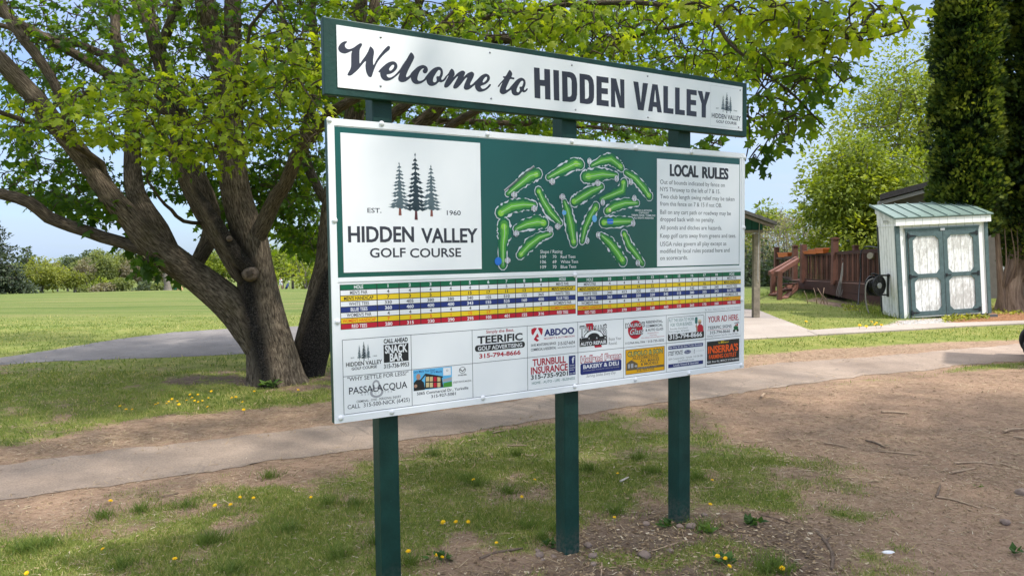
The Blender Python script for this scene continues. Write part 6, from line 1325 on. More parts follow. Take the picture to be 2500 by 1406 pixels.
# ------------------------------------------------------------------ house behind the shed
yH = 20.5; hp = lambda px, py, back=0.0: at(px, py, yH+back); HO = hp(2140, 640); HO[2] = 0
house = empty('club_house', HO, 'low house with dark roof and white framed window behind shed and arborvitae', 'house'); TAU = mat('taupe_siding', (0.13, 0.115, 0.10), 0.8, 0.2, var=0.15); RDK = mat('dark_roof', (0.045, 0.043, 0.045), 0.9, 0.15, bump=0.4, bscale=30, var=0.3, vscale=12); FSC = mat('grey_fascia', (0.23, 0.225, 0.215), 0.6)
e0, e1 = hp(2133, 494), hp(2275, 456); slope = (e1[2]-e0[2])/(e1[0]-e0[0]); x0 = e0[0]-HO[0]; ze = e0[2]; xm = x0+5.2; zrf = lambda x: ze+slope*(x-x0)
wl = x0+0.25; b = MB(); b.prism([(wl, 0), (2*xm-wl, 0), (2*xm-wl, zrf(wl)-0.12), (xm, zrf(xm)-0.12), (wl, zrf(wl)-0.12)], 0.0, 4.0, TAU, lambda x, z, y: np.array([x+0.56*y, y, z])); b.build('wall', house)
b = MB()
for lo, hi, yf, mt, nm in ((-0.10, 0.0, -0.30, FSC, 'fascia'), (0.04, 0.20, -0.34, RDK, 'roof')):
    b = MB()
    for s_ in (1, -1):
        X = lambda x: x if s_ > 0 else 2*xm-x
        q = [np.array([X(x0), yf, zrf(x0)+lo]), np.array([X(xm), yf, zrf(xm)+lo]), np.array([X(xm), 4.2 if nm == 'roof' else -0.2, zrf(xm)+lo]), np.array([X(x0), 4.2 if nm == 'roof' else -0.2, zrf(x0)+lo])]
        if s_ < 0: q = q[::-1]
        q = [p+np.array([0.56*max(0, p[1]), 0, 0]) for p in q]; b.hexa(q+[p+np.array([0, 0, hi-lo]) for p in q], mt)
    b.build(nm, house)
wc0, wc1 = hp(2447, 690), hp(2492, 598); b = MB(); WF = mat('window_white', (0.75, 0.75, 0.74), 0.5); a0, a1, z0, z1 = wc0[0]-HO[0], wc1[0]-HO[0], wc0[2], wc1[2]
b.box((a0-.05, -0.03, z0-.05), (a1+.05, -0.002, z1+.05), WF); b.box((a0, -0.034, z0), (a1, -0.0305, z1), mat('pale_blind', (0.55, 0.57, 0.58), 0.3, 0.5)); 
for i in range(1, 4): b.box((a0+(a1-a0)*i/4-.008, -0.040, z0), (a0+(a1-a0)*i/4+.008, -0.0345, z1), IRON)
for i in range(1, 7): b.box((a0, -0.039, z0+(z1-z0)*i/7-.008), (a1, -0.0346, z0+(z1-z0)*i/7+.008), IRON)
b.build('window', house)

# ------------------------------------------------------------------ golf cart at the right edge
gw = gp(2548, 893); hd = Vector((0.84, -0.54, 0)).normalized(); cart = empty('golf_cart', gw, 'golf cart with black tyres cut off by the right edge', 'golf cart', rz=math.atan2(hd.y, hd.x))
CG = mat('cart_green', (0.015, 0.06, 0.04), 0.3, 0.5); TYR = mat('tyre_rubber', (0.018, 0.018, 0.019), 0.8, 0.3, bump=0.3, bscale=60); RIM = mat('silver_rim', (0.42, 0.42, 0.43), 0.35, 0.5, 0.5); VIN = mat('cream_vinyl', (0.55, 0.5, 0.4), 0.5)
for x_, y_ in ((0, 0), (0, 0.92), (1.66, 0.04), (1.66, 0.88)):
    s_ = -1 if y_ < 0.5 else 1; b = MB(); rw = 0.222; prof = [(rw*0.60, 0.075), (rw*0.80, 0.095), (rw*0.95, 0.090), (rw, 0.065), (rw, -0.065), (rw*0.95, -0.09), (rw*0.80, -0.095), (rw*0.60, -0.075)]; n = 28; vs = []
    for k_ in range(n):
        a_ = 2*math.pi*k_/n
        for r_, w_ in prof: vs.append((x_+r_*math.cos(a_), y_+w_*s_*1.0, rw+r_*math.sin(a_)))
    m_ = len(prof); b.add(vs, [(k_*m_+j, k_*m_+j+1, ((k_+1) % n)*m_+j+1, ((k_+1) % n)*m_+j) for k_ in range(n) for j in range(m_-1)], TYR, True); wh = b.build('wheel', cart)
    b = MB(); b.tube([(x_, y_+s_*0.078, rw), (x_, y_+s_*0.05, rw), (x_, y_+s_*0.045, rw), (x_, y_+s_*0.06, rw)], [rw*0.61, rw*0.56, rw*0.3, rw*0.24], RIM, 24); b.tube([(x_, y_+s_*0.04, rw), (x_, y_+s_*0.085, rw)], 0.03, RIM, 10); b.build('rim', wh)
b = MB(); pr = lambda poly, y0, y1, mt: b.prism(poly, y0, y1, mt, lambda x, z, y: np.array([x, y, z]))
pr([(-0.12, 0.50), (-0.10, 0.42), (0.0, 0.475), (0.22, 0.42), (0.28, 0.30), (1.30, 0.28), (1.42, 0.46), (1.66, 0.50), (1.95, 0.40), (2.12, 0.42), (2.10, 0.62), (1.75, 0.86), (1.45, 0.90), (1.38, 0.36), (0.60, 0.36), (0.52, 0.62), (-0.02, 0.70)], -0.12, 1.04, CG); b.build('body', cart)
b = MB(); b.box((0.02, 0.0, 0.70), (0.55, 0.92, 0.80), VIN); b.box((0.08, 0.02, 0.82), (0.17, 0.90, 1.15), VIN); b.build('seat', cart, bevel=0.03)
b = MB(); b.box((0.16, -0.14, 1.80), (1.80, 1.06, 1.86), mat('cart_roof', (0.6, 0.6, 0.57), 0.5)); b.build('roof', cart, bevel=0.03)
for p0, p1 in (((0.10, 0.0, 0.66), (0.22, 0.0, 1.8)), ((0.10, 0.92, 0.66), (0.22, 0.92, 1.8)), ((1.72, 0.02, 0.84), (1.40, 0.02, 1.8)), ((1.72, 0.9, 0.84), (1.40, 0.9, 1.8))): b = MB(); b.tube([p0, p1], 0.018, IRON, 6); b.build('strut', cart)
b = MB(); b.tube([Vector((1.2, 0.24, 1.0))+Vector((0.07*math.sin(R(a)), 0.17*math.cos(R(a)), 0.15*math.sin(R(a)))) for a in range(0, 361, 20)], 0.014, RUB, 6, False); b.tube([(1.2, 0.24, 1.0), (1.5, 0.24, 0.8)], 0.016, RUB, 6); b.build('steering_wheel', cart)

# ------------------------------------------------------------------ bench behind the black trunk, bin, marker post
bp = gp(797, 850); bench = empty('wooden_bench', bp, 'weathered plank bench behind the black trunk at the sign edge', 'bench'); b = MB(); hs = (850-807)*bp[1]/F; WTB = mat('weathered_plank', (0.19, 0.165, 0.13), 0.9, 0.1, bump=0.4, bscale=25, var=0.3)
b.box((-0.06, -0.16, hs-0.05), (1.6, 0.18, hs+0.02), WTB); b.build('seat', bench)
for x_ in (-0.0, 1.3): b = MB(); b.hexa([(x_, -0.10, -0.03), (x_+0.11, -0.10, -0.03), (x_+0.11, 0.12, -0.03), (x_, 0.12, -0.03), (x_-0.03, -0.12, hs-0.051), (x_+0.12, -0.12, hs-0.051), (x_+0.12, 0.14, hs-0.051), (x_-0.03, 0.14, hs-0.051)], WTB); b.build('leg', bench)
g_ = ground_at(428, 100); bn = empty('litter_bin', g_, 'small green litter bin far off under the low limb of the maple', 'bin'); b = MB(); b.tube([(0, 0, -.02), (0, 0, 0.35), (0, 0, 0.72)], [0.24, 0.27, 0.28], mat('bin_green', (0.02, 0.11, 0.075), 0.5), 14); b.build('drum', bn); b = MB(); b.tube([(0, 0, 0.721), (0, 0, 0.78), (0, 0, 0.84)], [0.30, 0.28, 0.10], mat('bin_lid', (0.03, 0.15, 0.13), 0.5), 14); b.build('lid', bn)
g_ = ground_at(440, 100); rg = np.random.default_rng(5); b = MB(); b.ball((0, 0, 0.2), (0.45, 0.35, 0.38), mat('orange_stone', (0.42, 0.26, 0.14), 0.9, 0.1, var=0.4, vscale=4), 10, 7, lambda d_: 1+0.12*math.sin(5*d_[0]+3*d_[1])); tag(b.build('boulder', None, g_), 'tan boulder beside the far green litter bin', 'boulder')
g_ = ground_at(410, 106); wd = Wood(); P_, R_ = catmull([(0, 0, -.2), (-.05, 0, .8), (-.2, 0, 2.2), (-.1, .1, 4.2)], [0.62, 0.46, 0.42, 0.2], 0.3); wd.tube(P_, R_, 12, 0.12, 3, 0.2); r_ = empty('dead_tree', g_, 'grey leafless trunk standing beside the small spruce', 'tree'); tr_ = wd.build('trunk', GREY_BARK, r_, np.zeros(3))
wd = Wood(); rg = np.random.default_rng(8); tips = np.array([(rg.normal(-.8, 1.2), rg.normal(0, 1), rg.uniform(2.6, 5.2)) for i in range(26)]); grow_twigs(wd, P_[3:], None, tips, rg, 0.06, 0.015, 4); wd.build('branches', GREY_BARK, r_, np.zeros(3))
g_ = ground_at(533, 104); mk = empty('yardage_post', g_, 'white marker post left of the golfer with raised arm', 'post'); b = MB(); b.box((-0.22, -0.03, 0.4), (0.22, 0.03, 2.35), C['white']); b.build('board', mk); b = MB(); b.box((-0.05, -0.02, -.1), (0.05, 0.02, 0.399), GWD); b.build('stake', mk)

# ------------------------------------------------------------------ golfers far away
SKIN = mat('skin', (0.42, 0.24, 0.17), 0.6)
def skinned(name, joints, bones, mt, parent):
    me = bpy.data.meshes.new(name); me.from_pydata([j[0] for j in joints], bones, []); me.materials.append(mt); o_ = link_mesh(name, me, parent)
    o_.modifiers.new('skin', 'SKIN')
    for v, j in zip(me.skin_vertices[0].data, joints): v.radius = j[1] if hasattr(j[1], '__len__') else (j[1], j[1])
    me.skin_vertices[0].data[0].use_root = True
    sd = o_.modifiers.new('sub', 'SUBSURF'); sd.levels = 1; sd.render_levels = 1; return o_
def golfer(loc, rz, label, armR, armL, stride, shorts, hat=None):
    """standing figure: pelvis, spine, neck and head, arms and legs as one skinned surface; clothes are children"""
    r_ = empty('person', loc, label, 'person', 'golfers on the fairway', rz); s_ = stride
    hip, kn, an, to = [(sx*0.10, 0, 0.92) for sx in (-1, 1)], [(-0.12, -s_*0.3, 0.50), (0.12, s_*0.35, 0.50)], [(-0.12, -s_*0.55, 0.09), (0.13, s_*0.6, 0.09)], [(-0.14, -s_*0.55-0.17, 0.035), (0.15, s_*0.6-0.17, 0.035)]
    J = [((0, 0, 0.98), (0.15, 0.11)), ((0, 0, 1.22), (0.15, 0.11)), ((0, -.01, 1.42), (0.14, 0.09)), ((0, -.01, 1.53), 0.055), ((0, -.02, 1.60), (0.075, 0.085)), ((0, -.02, 1.70), (0.078, 0.092)), ((0, -.015, 1.77), (0.05, 0.06))]
    Bn = [(0, 1), (1, 2), (2, 3), (3, 4), (4, 5), (5, 6)]
    for i in (0, 1):
        k0 = len(J); J += [(hip[i], 0.092), (kn[i], 0.058), (an[i], 0.040), (to[i], 0.035)]; Bn += [(0, k0), (k0, k0+1), (k0+1, k0+2), (k0+2, k0+3)]
    for sh_, arm in (((-0.19, -.01, 1.41), armR), ((0.19, -.01, 1.41), armL)):
        k0 = len(J); J += [(sh_, 0.058)]+[(p, q) for p, q in zip(arm, (0.042, 0.032, 0.030, 0.018))]; Bn += [(2, k0)]+[(k0+i, k0+i+1) for i in range(len(arm))]
    skinned('body', J, Bn, SKIN, r_)
    b = MB(); b.ball((0, 0.0, 1.73), (0.085, 0.10, 0.075), mat('brown_hair', (0.05, 0.03, 0.02), 0.8) if not hat else hat, 12, 8); 
    if hat: b.box((-0.06, -0.20, 1.715), (0.06, -0.08, 1.73), hat)
    b.build('cap' if hat else 'hair', r_)
    WSH = mat('white_shirt', (0.72, 0.73, 0.76), 0.85)
    skinned('shirt', [((0, 0, 0.92), (0.175, 0.135)), ((0, 0, 1.2), (0.172, 0.13)), ((0, -.01, 1.42), (0.165, 0.115)), ((0, -.01, 1.50), 0.07)]+[(p, q) for sx, arm in ((-1, armR), (1, armL)) for p, q in (((sx*0.20, -.01, 1.41), 0.078), (tuple(0.35*np.array((sx*0.20, -.01, 1.41))+0.65*np.array(arm[0])), 0.072))], [(0, 1), (1, 2), (2, 3), (2, 4), (4, 5), (2, 6), (6, 7)], WSH, r_)
    skinned('shorts', [((0, 0, 0.98), (0.165, 0.125))]+[(p, q) for i in (0, 1) for p, q in ((hip[i], 0.115), (tuple(np.array(hip[i])*0.25+np.array(kn[i])*0.75), 0.092))], [(0, 1), (1, 2), (0, 3), (3, 4)], shorts, r_)
    b = MB()
    for i in (0, 1): b.ball((to[i][0], to[i][1]+0.07, 0.045), (0.055, 0.15, 0.05), C['white'], 10, 6)
    b.build('shoes', r_)
golfer(ground_at(686, 103), R(150), 'golfer in white shirt and white shorts walking beside a blue golf bag', [(-0.24, 0.04, 1.14), (-0.16, -0.14, 0.98), (-0.13, -0.18, 0.94), (-0.11, -0.22, 0.90)], [(0.24, 0.04, 1.14), (0.20, -0.10, 0.92), (0.19, -0.13, 0.86), (0.18, -0.15, 0.80)], 0.45, mat('white_shorts', (0.66, 0.68, 0.72), 0.85))
golfer(ground_at(546, 103), R(175), 'golfer in white shirt with one arm raised, seen past the maple limb', [(-0.34, 0.0, 1.50), (-0.36, -0.10, 1.76), (-0.35, -0.12, 1.83), (-0.34, -0.14, 1.90)], [(0.26, 0.02, 1.14), (0.22, -0.14, 0.94), (0.21, -0.17, 0.88), (0.20, -0.20, 0.82)], 0.1, mat('navy_shorts', (0.03, 0.035, 0.06), 0.85), hat=mat('dark_cap', (0.03, 0.03, 0.035), 0.8))
g_ = ground_at(702, 103); bag = empty('golf_bag', g_, 'dark blue golf bag leaning on its stand at the golfer\'s side', 'golf bag'); NB_ = mat('navy_nylon', (0.02, 0.035, 0.11), 0.7)
b = MB(); b.tube([(-0.28, 0, 0.02), (-0.12, 0, 0.35), (0.10, 0, 0.85)], [0.15, 0.17, 0.16], NB_, 12); b.tube([(-0.1, -0.14, 0.25), (0.0, -0.16, 0.5)], [0.10, 0.10], NB_, 8); b.build('bag', bag)
b = MB(); b.tube([(0.06, 0, 0.78), (0.42, -0.25, 0)], 0.015, IRON, 5); b.tube([(0.06, 0, 0.78), (0.42, 0.25, 0)], 0.015, IRON, 5); b.build('stand', bag)
b = MB()
for i in range(6): a_ = i*1.05; b.tube([(0.1+0.06*math.cos(a_), 0.06*math.sin(a_), 0.8), (0.22+0.10*math.cos(a_), 0.1*math.sin(a_), 1.12+0.04*(i % 3))], 0.012, RIM, 5); b.ball((0.23+0.10*math.cos(a_), 0.1*math.sin(a_), 1.14+0.04*(i % 3)), (0.06, 0.05, 0.045), RIM if i % 2 else C['white'], 8, 5)
b.build('clubs', bag)
# ------------------------------------------------------------------ grass, litter and small things on the ground
def tint_mat(name, stops, trans=0.25, rough=0.7): return leaf_mat(name, stops, trans, rough)
GRASS = tint_mat('grass_blade', [(0, (0.055, 0.095, 0.022)), (0.36, (0.125, 0.182, 0.038)), (0.68, (0.25, 0.28, 0.075)), (1, (0.48, 0.40, 0.20))], 0.3)
STRAWM = tint_mat('dry_litter', [(0, (0.10, 0.065, 0.040)), (0.4, (0.26, 0.18, 0.105)), (0.75, (0.42, 0.32, 0.20)), (1, (0.62, 0.54, 0.42))], 0.0, 0.9)
BLD = np.array([(-0.5, 0, 0), (0.5, 0, 0), (0.38, 0.5, 0), (-0.38, 0.5, 0), (0, 1.0, 0)]); BLD_F = np.array([(0, 1, 2), (0, 2, 3), (3, 2, 4)])
rg = np.random.default_rng(99)
def gz(x, y):
    fade = np.exp(-np.hypot(x, y)/14); P = np.stack([x, y], 1); fl = np.zeros(len(x))
    for q in (PATH_POLY, LOT_POLY, APRON, WALK, SLAB): fl = np.maximum(fl, sstep(-0.45, -0.05, sdist(P, q)))
    return zt(x, y)+(1-fl)*fade*((fbm(x*1.1, y*1.1, 41)-0.5)*0.05+(fbm(x*6, y*6, 44)-0.5)*0.022)-0.004*fl
def blades(cx, cy, ln, wd, tn, lean=0.55):
    n = len(cx); z = gz(cx, cy)-0.006; a = rg.uniform(0, 6.28, n); l_ = rg.uniform(0.15, 1, n)*lean; d_ = np.stack([np.cos(a)*l_, np.sin(a)*l_, np.ones(n)], 1); d_ /= np.linalg.norm(d_, axis=1)[:, None]
    b_ = rg.uniform(0, 6.28, n); x = np.stack([np.cos(b_), np.sin(b_), np.zeros(n)], 1); V = np.zeros((n, 5, 3)); p = np.stack([cx, cy, z], 1); bend = np.stack([np.cos(a), np.sin(a), -0.35*np.ones(n)], 1)*(ln*0.30*rg.uniform(0.2, 1.3, n))[:, None]
    for i, (q, t, f_) in enumerate(((-.5, 0, 0), (.5, 0, 0), (.36, .5, .25), (-.36, .5, .25), (0, 1, 1))): V[:, i] = p+x*(q*wd)[:, None]+d_*(t*ln)[:, None]+bend*f_
    return V.reshape(-1, 3), ((np.arange(n)*5)[:, None, None]+BLD_F[None]).reshape(-1, 3), np.repeat(np.clip(tn, 0, 1), 5)
def frustum(n, y0, y1, mx=0.80):
    u = rg.uniform(0, 1, n); y = np.sqrt(y0*y0+(y1*y1-y0*y0)*u); return rg.uniform(-mx, mx, n)*y, y
def seen(x, y, pad=60):
    p = project(np.stack([x, y, zt(x, y)], 1)); return (p[:, 0] > -pad) & (p[:, 0] < 2500+pad) & (p[:, 1] < 1406+260) & (p[:, 2] > 0.5)
def grass_patch(n, y0, y1, per, ln, wd, thr=0.42, mx=0.80, sp=0.03, tint=0.42, fadeout=False):
    x, y = frustum(n, y0, y1, mx); ok = seen(x, y); x, y = x[ok], y[ok]; P = np.stack([x, y], 1); g, st, ea, mu, gr = cover(P); k = rg.uniform(0, 1, len(x)) < np.clip((g-thr)*2.2, 0, 1)*((1-sstep(y0*1.05, y1, y)) if fadeout else 1); k &= (sdist(P, PATH_POLY) < -0.02) & (sdist(P, LOT_POLY) < 0) & (sdist(P, WALK) < 0) & (sdist(P, APRON) < 0) & (sdist(P, SLAB) < 0)
    x, y, g = x[k], y[k], g[k]; cl = fbm(x*2.3, y*2.3, 61); hs = np.repeat(0.55+1.0*cl*rg.uniform(0.5, 1.2, len(x)), per); t0 = np.repeat(tint+0.5*(fbm(x*1.2, y*1.2, 62)-0.5)+rg.normal(0, 0.07, len(x)), per)
    X = np.repeat(x, per)+rg.normal(0, sp, len(x)*per); Y = np.repeat(y, per)+rg.normal(0, sp, len(x)*per); m_ = len(X); t0 = t0+rg.normal(0, 0.12, m_); t0 = np.where(rg.uniform(0, 1, m_) < 0.10, 0.95, t0)
    return blades(X, Y, ln*hs*rg.uniform(0.5, 1.2, m_), wd*rg.uniform(0.6, 1.3, m_), t0)
def merge(parts):
    V = []; Fq = []; T_ = []; n0 = 0
    for v, f_, t in parts: V.append(v); Fq.append(f_+n0); T_.append(t); n0 += len(v)
    return np.vstack(V), np.vstack(Fq), np.concatenate(T_)
parts = [grass_patch(48000, 1.7, 5.2, 7, 0.036, 0.0038, thr=0.34, tint=0.5), grass_patch(20000, 5.2, 9.5, 6, 0.045, 0.0065, sp=0.05, thr=0.36, tint=0.46), grass_patch(24000, 9.5, 24, 4, 0.05, 0.012, sp=0.10, tint=0.34, fadeout=True)]
# taller clumps
TC = [(252, 1265), (1142, 1172), (1160, 1185), (1060, 1110), (520, 1325), (505, 1330), (345, 1250), (1260, 1110), (1500, 1255), (1720, 1290), (1885, 1385), (1900, 1395), (1870, 1400), (1325, 1320), (1360, 1300), (920, 1330), (870, 1230), (660, 1165), (55, 1345), (80, 1340), (120, 1335), (800, 1230), (1700, 1170), (1560, 1120), (830, 1360), (930, 1390), (1000, 1380), (560, 1400), (300, 1385), (1290, 1290), (1240, 1205), (1440, 1150), (1590, 1155), (700, 1300), (450, 1240)]
for px, py in TC:
    p = gp(px, py); m_ = 130; r_ = np.abs(rg.normal(0, 0.055, m_)); a_ = rg.uniform(0, 6.28, m_); parts.append(blades(p[0]+r_*np.cos(a_), p[1]+r_*np.sin(a_)*0.8, rg.uniform(0.05, 0.105, m_), np.full(m_, 0.0042), rg.normal(0.30, 0.10, m_), 0.75))
for px, py, h_ in ((2105, 752, 0.5), (2125, 760, 0.45), (2150, 768, 0.4), (2170, 775, 0.35), (1975, 722, 0.35), (1995, 726, 0.3), (1955, 728, 0.3), (1890, 716, 0.35), (1870, 722, 0.3), (2140, 765, 0.4)):
    p = gp(px, py); m_ = 150; parts.append(blades(p[0]+rg.normal(0, 0.22, m_), p[1]+rg.normal(0, 0.2, m_), rg.uniform(0.35, 1, m_)*h_*0.6, np.full(m_, 0.010), rg.normal(0.45, 0.14, m_), 0.6))
V, Fq, T_ = merge(parts); tag(link_mesh('grass', np_mesh('grass', V, Fq, GRASS, smooth=False, attr=dict(tint=T_))), kind='stuff')
# straw, wood chips and leaf crumbs
def litter(n, y0, y1, ln, wd, need, t0, t1, mx=0.8):
    x, y = frustum(n, y0, y1, mx); ok = seen(x, y, 20); x, y = x[ok], y[ok]; P = np.stack([x, y], 1); g, st, ea, mu, gr = cover(P); w_ = np.maximum(dict(straw=st, dirt=1-g, earth=ea, mulch=mu)[need], 0.35*(np.abs(sdist(P, PATH_POLY)) < 0.3)); k = (rg.uniform(0, 1, len(x)) < w_**1.2) & (rg.uniform(0, 1, len(x)) > sstep(-0.02, 0.30, sdist(P, PATH_POLY))); x, y = x[k], y[k]; n = len(x)
    p = np.stack([x, y, gz(x, y)+rg.uniform(0.001, 0.008, n)], 1); a_ = rg.uniform(0, 6.28, n); tip = np.stack([np.cos(a_), np.sin(a_), rg.normal(0, 0.12, n)], 1); s_ = ln*rg.uniform(0.35, 1.5, n)
    tm = np.array([(-wd/ln/2, 0, 0), (wd/ln/2, 0, 0), (wd/ln*0.35, 1, 0.05), (-wd/ln*0.4, 0.95, 0.05)]); return leaves(p, tip, np.array([0, 0, 1.0])+0.35*rnd_dir(n, rg), s_, rg.uniform(t0, t1, n), tm, np.array([(0, 1, 2), (0, 2, 3)]))
def clods(n, y0, y1, need, s0, s1, t0, t1):
    x, y = frustum(n, y0, y1); ok = seen(x, y, 20); x, y = x[ok], y[ok]; P = np.stack([x, y], 1); g, st, ea, mu, gr = cover(P); w_ = {'dirt': 1-g, 'earth': ea, 'gravel': gr}[need]; k = (rg.uniform(0, 1, len(x)) < w_) & (sdist(P, PATH_POLY) < -0.01); x, y = x[k], y[k]; n = len(x)
    s_ = s0+(s1-s0)*rg.uniform(0, 1, n)**3; z = gz(x, y); O_ = np.array([(1, 0, 0), (0, 1, 0), (-1, 0, 0), (0, -1, 0), (0, 0, 0.7), (0, 0, -0.4)])[None]*(1+0.35*rg.normal(size=(n, 6, 1)))*s_[:, None, None]; V = O_+np.stack([x, y, z+0.2*s_], 1)[:, None]
    T3 = np.array([(0, 1, 4), (1, 2, 4), (2, 3, 4), (3, 0, 4), (1, 0, 5), (2, 1, 5), (3, 2, 5), (0, 3, 5)]); return V.reshape(-1, 3), ((np.arange(n)*6)[:, None, None]+T3[None]).reshape(-1, 3), np.repeat(rg.uniform(t0, t1, n), 6)
parts = [clods(20000, 1.7, 5.0, 'dirt', 0.002, 0.009, 0.35, 0.6), clods(4000, 4, 9, 'dirt', 0.003, 0.011, 0.38, 0.6), clods(9000, 1.7, 4.2, 'earth', 0.003, 0.016, 0.0, 0.35), clods(6000, 13, 17, 'gravel', 0.012, 0.03, 0.5, 1.0), litter(70000, 1.7, 6.0, 0.026, 0.0030, 'straw', 0.3, 0.95), litter(45000, 4.5, 11, 0.05, 0.006, 'straw', 0.3, 0.8), litter(14000, 1.7, 6.0, 0.014, 0.007, 'dirt', 0.0, 0.75), litter(12000, 1.7, 4.5, 0.018, 0.010, 'earth', 0.0, 0.9), litter(7000, 5, 12, 0.03, 0.010, 'dirt', 0.1, 0.65), litter(26000, 2, 12, 0.075, 0.0026, 'dirt', 0.35, 0.8)]
V, Fq, T_ = merge(parts); tag(link_mesh('wood_litter', np_mesh('wood_litter', V, Fq, STRAWM, smooth=False, attr=dict(tint=T_))), kind='stuff')
# mulch bed plants
GCV = tint_mat('ground_cover_leaf', [(0, (0.10, 0.12, 0.02)), (0.5, (0.24, 0.26, 0.04)), (1, (0.42, 0.40, 0.09))], 0.3)
pp = []
for poly, n in (([(2300, 774), (2405, 768), (2415, 778), (2300, 788)], 520), ([(2420, 752), (2520, 740), (2520, 768), (2430, 770)], 520), ([(2050, 745), (2150, 755), (2150, 768), (2060, 760)], 200)):
    q = gpoly(poly); lo, hi = q.min(0), q.max(0); c = rg.uniform(lo, hi, (n*4, 2)); c = c[sdist(c, q) > 0][:n]; pp.append(np.column_stack([c, zt(c[:, 0], c[:, 1])+rg.uniform(0.01, 0.07, len(c))]))
pp = np.vstack(pp); n = len(pp); q = leaves(pp, rnd_dir(n, rg), np.array([0, 0, 1.0])+0.6*rnd_dir(n, rg), rg.uniform(0.035, 0.07, n), rg.uniform(0, 0.9, n), OVAL*np.array([1.6, 1, 1]), OVAL_F); tag(link_mesh('ground_cover', np_mesh('ground_cover', q[0], q[1], GCV, smooth=False, attr=dict(tint=q[2]))), kind='stuff')

# dandelions
YEL = mat('dandelion_yellow', (0.82, 0.50, 0.01), 0.7, 0.2); STM = mat('dandelion_stem', (0.16, 0.22, 0.07), 0.6)
def dandelion_meshes():
    b = MB(); rg_ = random.Random(4)
    for ringn, r_, z_ in ((13, 0.019, 0.000), (11, 0.014, 0.004), (8, 0.009, 0.007)):
        for i in range(ringn):
            a_ = 6.283*i/ringn+rg_.random()*0.3; d_ = Vector((math.cos(a_), math.sin(a_), 0)); t_ = Vector((-d_.y, d_.x, 0))*0.0028; e = d_*r_*rg_.uniform(0.85, 1.1)+Vector((0, 0, z_+0.003)); b.add([t_*0.7+Vector((0, 0, z_)), -t_*0.7+Vector((0, 0, z_)), e-t_, e+t_], [(0, 1, 2, 3)], YEL)
    b.ball((0, 0, 0.004), (0.007, 0.007, 0.006), YEL, 8, 4); f_ = b.build('flower', None); s = MB(); s.tube([(0, 0, 0), (0, 0, -0.012)], [0.006, 0.0035], STM, 6); s.tube([(0, 0, -0.012), (0.004, 0.002, -0.04), (0.002, 0, -0.075)], 0.0022, STM, 5); s_ = s.build('stem', None); return f_, s_
dfl, dst = dandelion_meshes()
DL = [('yellow dandelion in the grass left of the sign posts', 1.0, [(586, 1213), (619, 1215), (525, 1233), (563, 1231), (759, 1213), (251, 1339), (427, 1363), (65, 1398), (270, 1222)]),
      ('yellow dandelion in the grass between the left and middle sign posts', 1.0, [(1156, 1170), (1306, 1170), (1274, 1212), (1082, 1274), (1113, 1273), (1143, 1273), (1212, 1324), (997, 1345), (1065, 1354), (1080, 1359)]),
      ('yellow dandelion between the middle and right sign posts', 1.0, [(1508, 1155), (1500, 1262)]), ('yellow dandelion right of the right sign post', 1.0, [(1739, 1171), (1734, 1230), (1752, 1357), (1771, 1362), (1781, 1381), (1910, 1386)]),
      ('yellow dandelion in the dark grass before the maple trunks', 1.15, [(483, 963), (469, 971), (456, 977), (433, 979), (412, 980), (420, 974), (407, 985), (475, 978), (484, 981), (509, 971), (516, 955), (494, 978), (386, 984), (380, 987), (308, 999), (323, 999), (293, 991), (566, 971), (576, 969), (592, 981), (507, 993), (595, 1000), (621, 955), (728, 952), (464, 963), (437, 987)]),
      ('yellow dandelion in the lawn before the shed', 2.2, [(2099, 794), (2115, 797), (2140, 788), (2152, 794), (2136, 792), (1968, 785), (2128, 786)])]
first = True
for lb, sc_, pts in DL:
    for i, (px, py) in enumerate(pts):
        h_ = rg.uniform(0.03, 0.06)*(1.7 if (px, py) == (997, 1345) else 1)*(sc_**0.7); p = gp(px, py, h_); s_ = sc_*rg.uniform(0.7, 1.1)*0.72
        r_ = empty('dandelion', p, lb, 'flower', 'dandelions in the grass', rg.uniform(0, 6)); r_.rotation_euler = (rg.uniform(0.1, 0.6), rg.uniform(-0.3, 0.3), rg.uniform(-0.5, 0.5)); r_.scale = (s_,)*3
        if first: f_, t_ = dfl, dst; first = False
        else: f_, t_ = dfl.copy(), dst.copy(); COL.objects.link(f_); COL.objects.link(t_)
        f_.parent = r_; t_.parent = r_; t_.scale = (1, 1, max(0.6, h_/s_/0.07))
